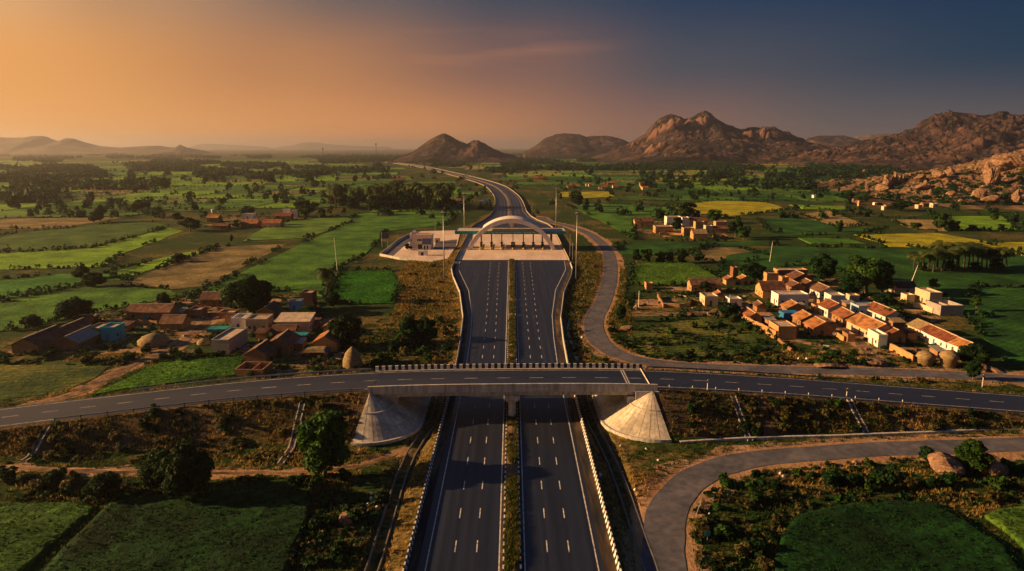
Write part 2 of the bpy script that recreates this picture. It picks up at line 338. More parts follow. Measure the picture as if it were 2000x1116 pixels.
def gz(x, y, drains=True):
    x = np.asarray(x, float); y = np.asarray(y, float); shp = x.shape; x = x.ravel(); y = y.ravel()
    far = sstep(260, 420, np.hypot(x, y))
    g = G0+(fbm(x/26, y/26, 3)*.9+fbm(x/7, y/7, 9, 3)*.35)*(1-far)
    n = np.hypot(x, y) < 1400
    # highway bed
    sel = (np.abs(x) < 60) & (y < 640); d = np.full(x.shape, 1e9); hh = np.full(x.shape, 15.2)
    d[sel] = np.abs(x[sel]); hh[sel] = hw_half(y[sel])
    s2 = (y >= 640) & (y < 5200) & (x < 80)
    if s2.any():
        dd, _, yy = near(x[s2], y[s2], HWC[::4]); d[s2] = dd; hh[s2] = hw_half(np.maximum(yy, 640))
    e = d-hh
    up = np.where(e < .9, -.09, np.where(e < 14, -.0-(e-.9)/2.6, -50))
    g = np.maximum(g, up); g = np.where(e < .9, -.09, g)
    # drains
    if drains:
        s = (np.abs(np.abs(x)-20.3) < 8) & (y < 200)
        if s.any():
            for D in DRAIN:
                dd, _, _ = near(x[s], y[s], D); g[s] = g[s]-1.15*(1-sstep(.9, 2.2, dd))
    # crossroad embankment
    s = (np.abs(x) < 260) & (y > 60) & (y < 240)
    if s.any():
        xs, ys = x[s], y[s]; ax = np.abs(xs)
        dy = np.maximum(0, np.abs(ys-ov_y(xs))-7.3); dx = np.maximum(0, 31.2-ax)
        xq = np.sign(xs)*np.maximum(ax, 31.2); dy = np.where(ax < 31.2, np.maximum(0, np.abs(ys-ov_y(xq))-7.3), dy)
        slope = np.interp(ax, [34, 55], [1.52, 1.22])
        E = ov_z(xq)-.12-np.hypot(dx, dy)/slope
        E = E+np.where(np.hypot(dx, dy) > .5, fbm(xs/5, ys/5, 21, 3)*.8*sstep(34, 40, ax), 0)
        g[s] = np.where(E > g[s], E, g[s])
    # service road, loop road, tracks are graded into the ground
    for C, hwid, dep in ((SERV, 4.2, .07), (LOOP, 4.0, .07), (TRK1, 2.6, .02), (TRK2, 1.6, .02), (TRK3, 2.4, .02), (TRK4, 2.4, .02)):
        x0, x1 = C[:, 0].min()-14, C[:, 0].max()+14; y0, y1 = C[:, 1].min()-14, C[:, 1].max()+14
        s = (x > x0) & (x < x1) & (y > y0) & (y < y1)
        if s.any():
            dd, zz, _ = near(x[s], y[s], C); k = 1-sstep(hwid, hwid+3.5, dd)
            k = k*np.where((np.abs(x[s]) < hw_half(y[s])+1.2), 0, 1)
            g[s] = g[s]*(1-k)+(zz-dep)*k
    return g.reshape(shp)
def gz1(x, y): return float(gz(np.array([x]), np.array([y]))[0])
def PG(px, py):
    """surveyed picture point brought down onto the terrain"""
    z = G0
    for _ in range(4):
        p = P(px, py, z); z2 = gz1(p[0], p[1])
        if abs(z2-z) < .02: break
        z = .5*z+.5*z2
    p = P(px, py, z); return np.array([p[0], p[1], gz1(p[0], p[1])])
def inpoly(x, y, poly):
    x = np.asarray(x); y = np.asarray(y); c = np.zeros(x.shape, bool); n = len(poly)
    for i in range(n):
        x1, y1 = poly[i][:2]; x2, y2 = poly[(i+1) % n][:2]
        m = ((y1 > y) != (y2 > y)) & (x < (x2-x1)*(y-y1)/(y2-y1+1e-12)+x1); c ^= m
    return c
def pp(*pts): return [tuple(P(a, b)[:2]) for a, b in pts]

# ------------------------------------------------------------------ hand-surveyed fields (picture outline, crop, height)
FIELDS = [
 ([(20, 1180), (215, 990), (300, 972), (430, 966), (560, 962), (606, 972), (612, 995), (588, 1060), (545, 1180)], 'deep_dim', .8),
 ([(-120, 990), (165, 985), (188, 1000), (110, 1062), (0, 1160), (-160, 1180)], 'olive', .7),
 ([(1528, 1045), (1558, 1010), (1640, 992), (1740, 984), (1826, 988), (1880, 1022), (1960, 1072), (2040, 1180), (1530, 1200), (1512, 1100)], 'deep_dim', .8),
 ([(1922, 1012), (1950, 1002), (2060, 985), (2200, 1100), (2060, 1120)], 'olive', .6),
 ([(180, 772), (330, 702), (440, 700), (478, 697), (462, 735), (240, 762)], 'green', .5),
 ([(-150, 715), (225, 706), (188, 738), (118, 766), (-150, 800)], 'weedy', .2),
 ([(640, 588), (655, 548), (668, 530), (765, 530), (779, 556), (775, 592), (700, 596)], 'bright', .5),
 ([(364, 584), (450, 545), (520, 510), (600, 472), (650, 452), (700, 418), (800, 414), (905, 412), (872, 440), (755, 452), (712, 500), (662, 522), (636, 580), (560, 568), (440, 572)], 'green', .6),
 ([(474, 472), (512, 448), (560, 434), (692, 420), (682, 436), (640, 452), (594, 466)], 'pale', .7),
 ([(255, 549), (330, 518), (430, 482), (562, 477), (500, 508), (404, 558), (330, 566)], 'stubble', .12),
 ([(-60, 470), (70, 452), (230, 436), (300, 434), (330, 442), (180, 484), (-60, 492)], 'olive', .3),
 ([(-80, 500), (180, 486), (330, 446), (360, 452), (240, 496), (200, 522), (-80, 530)], 'yellow', .4),
 ([(240, 546), (215, 534), (340, 498), (425, 484), (330, 516)], 'yellow', .5),
 ([(-80, 610), (0, 592), (180, 556), (330, 568), (362, 580), (190, 610), (60, 640), (-80, 660)], 'green', .5),
 ([(-80, 588), (-80, 556), (120, 536), (210, 536), (240, 548), (180, 552), (0, 588)], 'bright', .45),
 ([(1232, 556), (1236, 520), (1270, 514), (1350, 514), (1402, 545), (1395, 556), (1300, 560)], 'pale', .7),
 ([(1345, 500), (1385, 478), (1450, 486), (1500, 500), (1452, 514), (1385, 512)], 'stubble', .15),
 ([(1668, 459), (1830, 456), (1960, 478), (1990, 492), (1860, 487), (1740, 482)], 'mustard', .6),
 ([(1920, 475), (2100, 472), (2150, 500), (2010, 504), (1960, 488)], 'mustard', .6),
 ([(1480, 560), (1400, 542), (1420, 500), (1520, 482), (1740, 486), (1990, 500), (2200, 520), (2200, 620), (1900, 620), (1760, 560), (1600, 520), (1540, 518)], 'deep', .45),
 ([(1905, 640), (1880, 612), (1900, 560), (2200, 570), (2300, 690), (2060, 722), (1960, 705)], 'deep', .5),
 ([(1215, 498), (1200, 478), (1300, 472), (1480, 472), (1520, 480), (1400, 482), (1300, 500)], 'deep', .4),
 ([(1250, 638), (1330, 618), (1440, 624), (1520, 668), (1500, 690), (1380, 700), (1240, 690), (1220, 668)], 'weedy', .25),
 ([(1310, 402), (1400, 392), (1500, 396), (1540, 410), (1420, 424), (1350, 416)], 'mustard', .5),
 ([(1560, 420), (1620, 412), (1690, 440), (1640, 444)], 'straw', .3),
 ([(1735, 428), (1830, 430), (1850, 452), (1770, 444)], 'straw', .3),
 ([(1240, 470), (1190, 440), (1110, 402), (1180, 398), (1300, 404), (1330, 425), (1240, 430)], 'green', .4),
 ([(1845, 424), (1960, 422), (1990, 450), (1870, 452)], 'yellow', .4),
 ([(1090, 376), (1190, 374), (1200, 384), (1140, 388), (1095, 384)], 'mustard', .4),
 ([(1500, 452), (1480, 428), (1560, 424), (1640, 446), (1730, 446), (1680, 456), (1520, 462)], 'deep', .4),
]
VILL = [pp((15, 690), (110, 625), (240, 600), (380, 570), (450, 590), (600, 570), (640, 610), (700, 660), (660, 705), (560, 735), (470, 730), (480, 690), (340, 690), (250, 690), (130, 690)),
        pp((1240, 600), (1250, 560), (1400, 545), (1500, 525), (1600, 530), (1700, 570), (1850, 570), (1890, 615), (1780, 640), (1900, 665), (1930, 700), (1780, 722), (1690, 690), (1560, 690), (1450, 630), (1350, 610)),
        pp((1225, 446), (1300, 424), (1420, 430), (1425, 460), (1340, 468), (1270, 460)), pp((390, 448), (400, 424), (560, 414), (590, 432), (520, 448)),
        pp((1700, 418), (1720, 396), (1850, 384), (2100, 380), (2200, 420), (2000, 418), (1850, 408), (1760, 414))]

# ------------------------------------------------------------------ ground: one sheet to the horizon
def axis(segs):
    out = []
    for a, b, st in segs: out += list(np.arange(a, b, st))
    return out
def build_ground():
    pos = axis([(0, 46, 1.0), (46, 130, 1.6), (130, 260, 3.5), (260, 700, 14), (700, 2400, 70), (2400, 8000, 350), (8000, 26001, 1500)])
    X = np.array([-v for v in pos[:0:-1]]+pos)
    Y = np.array(axis([(20, 70, 5), (70, 205, 1.1), (205, 300, 2.4), (300, 640, 7), (640, 1500, 30), (1500, 4000, 120), (4000, 12000, 500), (12000, 32001, 2000)]))
    gx, gy = np.meshgrid(X, Y); z = gz(gx, gy)
    ny, nx = gx.shape; V = np.stack([gx, gy, z], -1).reshape(-1, 3)
    i = np.arange(ny-1)[:, None]*nx+np.arange(nx-1)[None]; Fq = np.stack([i, i+1, i+nx+1, i+nx], -1).reshape(-1, 4)
    # what grows where: r = dry grass, g = bare soil, b = sandy yard
    x, y = gx.ravel(), gy.ravel(); n1 = fbm(x/17, y/17, 40)+.5; n2 = fbm(x/5, y/5, 50)+.5
    dry = .35+.5*(n1-.5)*2; bare = .25*(n2 > .58)
    e = np.abs(x)-hw_half(y); verge = (1-sstep(1, 12, e))*(y < 640); dry = dry+verge*.7
    oy = ov_y(x); emb = (np.abs(y-oy) < 17)*(np.abs(x) > 20)*sstep(-.2, 1.0, z.ravel()-G0)*(np.abs(x) < 200)*(np.abs(e) > 0); bare = bare+emb*(.6+.5*(n2-.5)); dry = dry+emb*.3
    yard = np.zeros(len(x))
    for v in VILL: yard = np.maximum(yard, inpoly(x, y, v)*1.0)
    vy = yard.copy(); n4 = fbm(x/8, y/8, 61, 4)+.5
    for v in VILL: yard = np.where(inpoly(x, y, v), .14+1.15*(n4-.30), yard)
    for C, wd in ((SERV, 6.6), (LOOP, 6.6), (TRK1, 3.0), (TRK2, 1.8), (TRK3, 2.6), (TRK4, 2.6)):
        s = (x > C[:, 0].min()-12) & (x < C[:, 0].max()+12) & (y > C[:, 1].min()-12) & (y < C[:, 1].max()+12)
        dd, _, _ = near(x[s], y[s], C); wob = (n2[s]-.5)*4.5; yard[s] = np.maximum(yard[s], 1-sstep(wd-1+wob, wd+.8+wob, dd))
    rockz = inpoly(x, y, pp((1620, 410), (1700, 350), (1900, 330), (2400, 300), (2500, 400), (2100, 420), (1850, 400)))
    bare = np.maximum(bare, rockz*.7*(n1 > .35))
    col = np.stack([np.clip(dry, 0, 1), np.clip(bare, 0, 1), np.clip(yard, 0, 1)], -1)
    m, nt, N, L, Pn = newmat('ground_cover')
    Pn.inputs['Roughness'].default_value = 1; Pn.inputs['Specular IOR Level'].default_value = .1
    geo = N.new('ShaderNodeNewGeometry'); at = N.new('ShaderNodeVertexColor'); at.layer_name = 'tone'; sp = N.new('ShaderNodeSeparateColor'); L.new(at.outputs[0], sp.inputs[0])
    def noise(s, d=4):
        q = N.new('ShaderNodeTexNoise'); q.inputs['Scale'].default_value = s; q.inputs['Detail'].default_value = d; q.inputs['Roughness'].default_value = .65; L.new(geo.outputs['Position'], q.inputs['Vector']); return q.outputs[0]
    def ramp(f, a, b, c):
        r = N.new('ShaderNodeValToRGB'); e = r.color_ramp.elements; e.new(.5)
        for q, (p_, c_) in zip(e, ((.32, a), (.5, b), (.68, c))): q.position = p_; q.color = (*c_, 1)
        L.new(f, r.inputs[0]); return r.outputs[0]
    def mx(f, a, b):
        q = N.new('ShaderNodeMix'); q.data_type = 'RGBA'; L.new(f, q.inputs[0]); L.new(a, q.inputs[6]); L.new(b, q.inputs[7]); return q.outputs[2]
    fine = noise(.9, 5); med = noise(.16, 4)
    green = ramp(fine, (.006, .021, .003), (.017, .044, .006), (.046, .074, .012)); dryc = ramp(fine, (.042, .036, .012), (.12, .088, .026), (.27, .175, .055))
    soil = ramp(med, (.045, .030, .016), (.095, .058, .030), (.17, .10, .05)); sand = ramp(med, (.24, .135, .068), (.33, .195, .10), (.43, .265, .145))
    def thr(v, nz, k):   # break the edge of a patch up with noise
        a = N.new('ShaderNodeMath'); a.operation = 'ADD'; L.new(v, a.inputs[0]); L.new(nz, a.inputs[1])
        r = N.new('ShaderNodeMapRange'); r.interpolation_type = 'SMOOTHSTEP'; r.inputs[1].default_value = 1-k; r.inputs[2].default_value = 1+k; L.new(a.outputs[0], r.inputs[0]); return r.outputs[0]
    c = mx(thr(sp.outputs[0], noise(.35, 5), .22), green, dryc); c = mx(thr(sp.outputs[1], noise(.5, 5), .16), c, soil); c = mx(thr(sp.outputs[2], noise(.7, 5), .14), c, sand)
    L.new(c, Pn.inputs['Base Color'])
    b = N.new('ShaderNodeBump'); b.inputs['Distance'].default_value = .38; b.inputs['Strength'].default_value = .9; L.new(noise(1.1, 6), b.inputs['Height']); L.new(b.outputs[0], Pn.inputs['Normal'])
    link('ground', mesh_np('ground', V, Fq, None, True, col), m, kind='structure')
build_ground()

# ------------------------------------------------------------------ fields
def cropmat(name, a, b, c, rows=.0, ang=.2, sc=.35, bump=.3):
    m = mat(name, [a, b, c], scale=sc*.16, rough=.95, coord='World', fine=(sc*3, .5), spread=.13, detail=6)
    nt = m.node_tree; N = nt.nodes; L = nt.links; Pn = N['Principled BSDF']
    geo = N.new('ShaderNodeNewGeometry'); n = N.new('ShaderNodeTexNoise'); n.inputs['Scale'].default_value = sc*2.4; n.inputs['Detail'].default_value = 6; n.inputs['Roughness'].default_value = .7
    mp = N.new('ShaderNodeMapping'); mp.inputs['Rotation'].default_value[2] = ang; mp.inputs['Scale'].default_value = (1, .4, 1)
    L.new(geo.outputs['Position'], mp.inputs[0]); L.new(mp.outputs[0], n.inputs['Vector'])
    wv = N.new('ShaderNodeTexWave'); wv.bands_direction = 'X'; wv.inputs['Scale'].default_value = .314/2.6; wv.inputs['Distortion'].default_value = 2.5; wv.inputs['Detail'].default_value = 3; wv.inputs['Detail Scale'].default_value = .6
    m3 = N.new('ShaderNodeMapping'); m3.inputs['Rotation'].default_value[2] = ang*4+len(name)*.37; L.new(geo.outputs['Position'], m3.inputs[0]); L.new(m3.outputs[0], wv.inputs[0]); r3 = N.new('ShaderNodeMapRange'); r3.inputs[3].default_value = .80; r3.inputs[4].default_value = 1.18; L.new(wv.outputs[1], r3.inputs[0])
    x3 = N.new('ShaderNodeMix'); x3.data_type = 'RGBA'; x3.blend_type = 'MULTIPLY'; x3.inputs[0].default_value = 1; L.new(Pn.inputs['Base Color'].links[0].from_socket, x3.inputs[6]); L.new(r3.outputs[0], x3.inputs[7]); L.new(x3.outputs[2], Pn.inputs['Base Color'])
    bp = N.new('ShaderNodeBump'); bp.inputs['Distance'].default_value = bump; L.new(n.outputs[0], bp.inputs['Height']); L.new(bp.outputs[0], Pn.inputs['Normal'])
    return m
CROP = {
 'deep': cropmat('crop_deep', (0.0064, 0.0352, 0.0036), (0.0136, 0.0660, 0.0063), (0.0272, 0.1078, 0.0090)),
 'deep_dim': cropmat('crop_lush', (0.0016, 0.0143, 0.0018), (0.0032, 0.0264, 0.0036), (0.0072, 0.0462, 0.0054)),  # dark green crop with the frame edge's vignette dimming put into its colour
 'green': cropmat('crop_green', (0.0176, 0.0682, 0.0045), (0.0416, 0.1298, 0.0081), (0.0800, 0.1980, 0.0126)),
 'bright': cropmat('crop_bright', (0.0112, 0.0825, 0.0036), (0.0224, 0.1320, 0.0054), (0.0440, 0.1870, 0.0090), bump=.2),
 'olive': cropmat('crop_olive', (0.0160, 0.0495, 0.0045), (0.0336, 0.0880, 0.0081), (0.0680, 0.1320, 0.0126)),
 'pale': cropmat('crop_pale', (0.0400, 0.0990, 0.0099), (0.0760, 0.1650, 0.0162), (0.1280, 0.2365, 0.0252)),
 'yellow': cropmat('crop_yellow', (0.0680, 0.1540, 0.0054), (0.1240, 0.2585, 0.0090), (0.1840, 0.3410, 0.0126)),
 'stubble': cropmat('crop_stubble', (.075, .062, .022), (.15, .115, .040), (.25, .18, .064), bump=.12),
 'mustard': cropmat('crop_mustard', (.17, .17, .006), (.29, .27, .010), (.40, .35, .014)),
 'straw': cropmat('crop_straw', (.17, .125, .042), (.27, .19, .068), (.38, .26, .095), bump=.12),
 'weedy': cropmat('crop_weedy', (.014, .038, .004), (.044, .074, .009), (.13, .125, .02), bump=.4),
}
FPOLY = [([tuple(P(a, b)[:2]) for a, b in f], c, h) for f, c, h in FIELDS]
def field_mesh(poly, h, step):
    """standing crop: conforming top with an uneven surface and a skirt down to the soil"""
    B = []
    n = len(poly); sub = max(step*1.2, .8)
    for i in range(n):
        a = np.array(poly[i]); b = np.array(poly[(i+1) % n]); L_ = np.linalg.norm(b-a); k = max(1, int(L_/sub))
        for j in range(k):
            p = a+(b-a)*j/k; d = np.array([-(b-a)[1], (b-a)[0]])/max(L_, 1e-6)
            B.append(p+d*(vnoise(p[0]/6, p[1]/6, 5)-.5)*min(2.0, L_*.03))
    B = np.array(B); x0, y0 = B.min(0); x1, y1 = B.max(0)
    gx, gy = np.meshgrid(np.arange(x0, x1, step), np.arange(y0, y1, step)); gx = gx+(_h(gx*9, gy*9, 1)-.5)*step*.5; gy = gy+(_h(gx*9, gy*9, 2)-.5)*step*.5
    m = inpoly(gx.ravel(), gy.ravel(), B); I = np.stack([gx.ravel()[m], gy.ravel()[m]], -1)
    if len(I):
        keep = np.ones(len(I), bool)
        for q in range(0, len(I), 4000):
            keep[q:q+4000] = (np.hypot(I[q:q+4000, None, 0]-B[None, :, 0], I[q:q+4000, None, 1]-B[None, :, 1]).min(1) > step*.55)
        I = I[keep]
    pts = [Vector(p) for p in B]+[Vector(p) for p in I]; nb = len(B)
    vo, _, fo, ov, _, _ = mgeo.delaunay_2d_cdt(pts, [], [list(range(nb))], 1, 1e-4)
    A = np.array([tuple(v) for v in vo]); isb = np.array([any(k < nb for k in q) for q in ov])
    z = gz(A[:, 0], A[:, 1]); near_ = np.hypot(A[:, 0], A[:, 1]) < 420
    hh = h*(.75+.5*vnoise(A[:, 0]/9, A[:, 1]/9, 4))+h*np.where(near_, .6*(vnoise(A[:, 0]/2.2, A[:, 1]/1.6, 8)-.5), 0)
    top = np.c_[A, z+np.where(isb, h*.8, hh)]
    V = list(map(tuple, top)); Fc = [tuple(f) for f in fo]
    cnt = {}
    for f in Fc:
        for a, b in zip(f, f[1:]+f[:1]): cnt[(a, b)] = 1
    low = {}
    for (a, b) in list(cnt):
        if (b, a) not in cnt:
            for k in (a, b):
                if k not in low: low[k] = len(V); V.append((V[k][0], V[k][1], z[k]-.25))
            Fc.append((b, a, low[a], low[b]))
    return np.array(V), Fc
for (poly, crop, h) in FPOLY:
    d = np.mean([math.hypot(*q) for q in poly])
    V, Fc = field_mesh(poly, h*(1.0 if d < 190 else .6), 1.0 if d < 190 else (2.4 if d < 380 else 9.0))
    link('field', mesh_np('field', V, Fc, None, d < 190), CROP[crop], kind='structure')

# farther farmland: plots split again and again
rng = random.Random(5)
def farmland():
    buckets = {k: ([], []) for k in CROP}
    edges = []
    HC = HWC[::8]; SC_ = SERV[::3]
    def blocked(A):
        x, y = A[:, 0], A[:, 1]
        b = (y < 640) & (np.abs(x) < hw_half(y)+16)
        if b.any(): return True
        if (near(x, y, HC)[0] < 24).any(): return True
        if y.min() < 650 and (near(x, y, SC_)[0] < 12).any(): return True
        return any(inpoly(x, y, q).any() for q in VILL)
    hand = [(q, np.min(q, 0), np.max(q, 0)) for q, _, _ in FPOLY]
    def inhand(A):
        m = np.zeros(len(A), bool); lo, hi = A.min(0), A.max(0)
        for q, l, h in hand:
            if lo[0] > h[0] or hi[0] < l[0] or lo[1] > h[1] or hi[1] < l[1]: continue
            m |= inpoly(A[:, 0], A[:, 1], q)
        return m
    def emit(q, side, d):
        c = np.mean(q, 0)
        pts = list(q)+[.5*(q[i]+q[(i+1) % 4]) for i in range(4)]+[.5*(p+c) for p in q]
        if (c[0]-np.interp(c[1], HWC[:, 1], HWC[:, 0]))*side < 0: return
        A = np.array(pts+[c]); ih = inhand(A)
        if ih[-1] or ih.sum() > 1 or blocked(A): return
        if side < 0: crop = rng.choices(['green', 'yellow', 'olive', 'pale', 'stubble', 'bright', 'deep'], [5, 6, 2, 3, 1.6, 1.5, .6])[0]
        else: crop = rng.choices(['deep', 'green', 'olive', 'straw', 'mustard', 'yellow', 'stubble'], [4.5, 5, 2, 1.3, 1.5, 2.2, 1.2])[0]
        h = {'stubble': .15, 'straw': .3}.get(crop, .6)
        V, Fs = buckets[crop]; b = len(V); q = c+(q-c)*(1-2.2/max(20, np.ptp(q[:, 0])))
        for p in q: V.append((p[0], p[1], G0+h+rng.uniform(0, .05)))
        for p in q: V.append((p[0], p[1], G0-.2))
        Fs += [(b, b+1, b+2, b+3)]+[(b+i, b+4+i, b+4+(i+1) % 4, b+(i+1) % 4) for i in range(4)]
        edges.append(q)
    def split(q, side, depth):
        c = np.mean(q, 0); d = math.hypot(*c); lim = np.interp(d, [250, 700, 1500, 3500], [46, 62, 105, 200])
        a = np.linalg.norm(q[1]-q[0]); b = np.linalg.norm(q[3]-q[0])
        if max(a/1.35, b) < lim*rng.uniform(.8, 1.7): emit(q, side, d); return
        t = rng.uniform(.36, .64); t2 = t+rng.uniform(-.07, .07)
        if a/1.35 > b:
            m = q[0]+(q[1]-q[0])*t; n = q[3]+(q[2]-q[3])*t2
            split(np.array([q[0], m, n, q[3]]), side, depth+1); split(np.array([m, q[1], q[2], n]), side, depth+1)
        else:
            m = q[0]+(q[3]-q[0])*t; n = q[1]+(q[2]-q[1])*t2
            split(np.array([q[0], q[1], n, m]), side, depth+1); split(np.array([m, n, q[2], q[3]]), side, depth+1)
    for side, ang, x0, x1 in ((-1, .16, -2600, 120), (1, -.14, -1300, 2400)):
        ca, sa = math.cos(ang), math.sin(ang)
        R = np.array([[ca, -sa], [sa, ca]]); o = np.array([0, 300])
        q = np.array([[x0, -60], [x1, -60], [x1, 3400], [x0, 3400]], float)@R.T+o
        split(q, side, 0)
    for crop, (V, Fs) in buckets.items():
        if V: link('farmland', mesh_np('farmland', np.array(V), Fs), CROP[crop], kind='structure')
    return edges
FEDGE = farmland()
# ------------------------------------------------------------------ ribbons along a line
def frame(C):
    C = np.asarray(C, float); T = np.gradient(C[:, :2], axis=0); T /= np.linalg.norm(T, axis=1)[:, None]+1e-9
    return C, np.c_[T[:, 1], -T[:, 0]]                        # right-hand normal
def strip(C, offs, z=0.0):
    """offs: list of (left,right) offsets (scalars or arrays) -> V,F of flat strips"""
    C, Nn = frame(C); V = []; Fs = []
    for a, b in offs:
        a = np.broadcast_to(a, len(C)); b = np.broadcast_to(b, len(C)); k = len(V)
        for i in range(len(C)):
            V.append((C[i, 0]+Nn[i, 0]*a[i], C[i, 1]+Nn[i, 1]*a[i], C[i, 2]+z)); V.append((C[i, 0]+Nn[i, 0]*b[i], C[i, 1]+Nn[i, 1]*b[i], C[i, 2]+z))
        Fs += [(k+2*i, k+2*i+1, k+2*i+3, k+2*i+2) for i in range(len(C)-1)]
    return V, Fs
def cut(C, s0, s1):
    """piece of polyline C between arc lengths s0 and s1"""
    C = np.asarray(C); s = np.concatenate(([0], np.cumsum(np.linalg.norm(np.diff(C[:, :2], axis=0), axis=1))))
    m = (s > s0) & (s < s1); g = lambda q: np.array([np.interp(q, s, C[:, k]) for k in range(3)])
    return np.vstack([g(s0)[None], C[m], g(s1)[None]])
def resample(C, step):
    C = np.asarray(C); s = np.concatenate(([0], np.cumsum(np.linalg.norm(np.diff(C[:, :2], axis=0), axis=1))))
    q = np.arange(0, s[-1], step); return np.array([[np.interp(t, s, C[:, k]) for k in range(3)] for t in q])
def sweep(C, off, prof, alt=False, per=1):
    """closed profile [(offset,z)] swept along C at offset; alt = alternate materials 0/1 every per segments"""
    C, Nn = frame(C); off = np.broadcast_to(off, len(C)); n = len(prof); V = []; Fs = []; M_ = []
    for i in range(len(C)):
        for (o, z) in prof: V.append((C[i, 0]+Nn[i, 0]*(off[i]+o), C[i, 1]+Nn[i, 1]*(off[i]+o), C[i, 2]+z))
    for i in range(len(C)-1):
        for k in range(n):
            k2 = (k+1) % n; Fs.append((i*n+k, (i+1)*n+k, (i+1)*n+k2, i*n+k2)); M_.append((i//per) % 2 if alt else 0)
    Fs.append(tuple(range(n))); Fs.append(tuple((len(C)-1)*n+k for k in range(n))[::-1]); M_ += [0, 0]
    return V, Fs, M_
def mk(name, V, Fs, mats, M_=None, parent=None, kind=None, smooth=False): return link(name, mesh_np(name, np.array(V, float), Fs, M_, smooth), mats, parent, kind)

# ------------------------------------------------------------------ highway
H6 = resample(HWC, 3.0); HH = np.array([hw_half(p[1]) if p[1] < 700 else 15.2 for p in H6])
V, Fs = strip(H6, [(-HH, -1.35), (1.35, HH)]); mk('highway', V, Fs, MT['asphalt'], kind='structure')
V, Fs = strip(np.array([(0, y, 0) for y in np.arange(371, 523, 4.0)]), [(-hw_half(np.arange(371, 523, 4.0))+.2, hw_half(np.arange(371, 523, 4.0))-.2)], .014)
mk('plaza_pavement', V, Fs, MT['plaza'], kind='structure')
SH6 = H6[(H6[:, 1] < 366)]; sh_ = np.array([hw_half(p[1]) for p in SH6]); V, Fs = strip(SH6, [(-sh_+.05, -sh_+1.5), (sh_-1.9, sh_-.05), (-1.85, -1.37), (1.37, 1.85)], .009); mk('highway_shoulder', V, Fs, MT['shoulder'], kind='structure')
def markings():
    V = []; Fs = []
    def add(q):
        b = len(V); V.extend(q[0]); Fs.extend([tuple(i+b for i in f) for f in q[1]])
    a = H6[(H6[:, 1] < 368)]; b = H6[H6[:, 1] > 545]
    for part in (a, b):
        hh = np.array([hw_half(p[1]) if p[1] < 700 else 15.2 for p in part])
        e = np.minimum(hh-2.0, np.interp(part[:, 1], [0, 180, 215, 245, 290, 341, 372, 545, 600, 660, 5000], [12.4, 12.7, 13.4, 14.6, 18.6, 26.8, 28.4, 27, 16, 12.5, 12.5]))
        wl = np.interp(part[:, 1], [0, 400, 2000], [.09, .13, .25])
        add(strip(part, [(-e-wl, -e+wl), (e-wl, e+wl), (-1.9-wl, -1.9+wl), (1.9-wl, 1.9+wl)], .02))
    y = 96.2-9.8*5
    while y < 366:
        fan = sstep(190, 371, y)
        for x in (-8.65-2.6*fan, -5.35-1.5*fan, 5.35+.2*fan, 8.65+.9*fan):
            sl = (x-0)*0; V.extend([(x-.09, y-1.6, .02), (x+.09, y-1.6, .02), (x+.09, y+1.6, .02), (x-.09, y+1.6, .02)]); k = len(V); Fs.append((k-4, k-3, k-2, k-1))
        y += 9.8
    for s in np.arange(560, 1500, 9.8):
        for o in (-8.65, -5.35, 5.35, 8.65):
            c = cut(HWC, s, s+3.4); add(strip(c, [(o-.12, o+.12)], .02))
    mk('road_markings', V, Fs, MT['paint'], kind='structure')
markings()
# median: kerbs painted black and white round a planted strip
M1 = resample(HWC[HWC[:, 1] < 372], 1.0); M2 = resample(np.vstack([[(0, 524, 0)], HWC[HWC[:, 1] > 524]]), 4.0)
for Mx, alt in ((M1, True), (M2, False)):
    md = thing('median_strip', 'long planted median with black and white kerbs running up to the toll plaza' if alt else 'sandy median dividing the highway beyond the toll canopy', 'median', tuple(Mx[0]))
    base = Mx-np.array(Mx[0])
    for s in (-1, 1):
        v, f, mm = sweep(base, s*1.25, [(-.12, -.05), (.12, -.05), (.12, .28), (-.12, .28)], alt, 1)
        mk('kerb', v, f, [MT['white'], MT['black']] if alt else [MT['barrier']], mm, md)
    v, f, mm = sweep(base, 0, [(-1.125, -.05), (1.125, -.05), (1.125, .22), (0, .34), (-1.125, .22)]); mk('planting_bed', v, f, MT['soil'] if alt else MT['track_dirt'], mm, md)
# roadside barriers: striped concrete
def roadbarrier(side, y0, y1, alt, label, mats, step):
    C = resample(HWC[(HWC[:, 1] > y0) & (HWC[:, 1] < y1)], step); hh = np.array([hw_half(p[1]) if p[1] < 700 else 15.2 for p in C])
    v, f, mm = sweep(C, side*(hh+.25), [(-.30, -.2), (.30, -.2), (.26, .25), (.13, .45), (.10, 1.05), (-.10, 1.05), (-.13, .45), (-.26, .25)], alt, 1)
    return tag(mk('crash_barrier', v, f, mats, mm), label, 'crash barrier', 'crash barriers edging the highway')
roadbarrier(-1, 30, 366, True, 'black and white striped barrier on the village-track side of the highway, before the plaza', [MT['white'], MT['black']], .8)
roadbarrier(1, 30, 366, True, 'black and white striped barrier on the service-road side of the highway, before the plaza', [MT['white'], MT['black']], .8)
roadbarrier(-1, 366, 3600, False, 'pale concrete barrier curving away from the toll office side of the plaza', [MT['barrier']], 5)
roadbarrier(1, 366, 3600, False, 'sunlit pale barrier sweeping along the outer bend beyond the plaza', [MT['barrier']], 5)

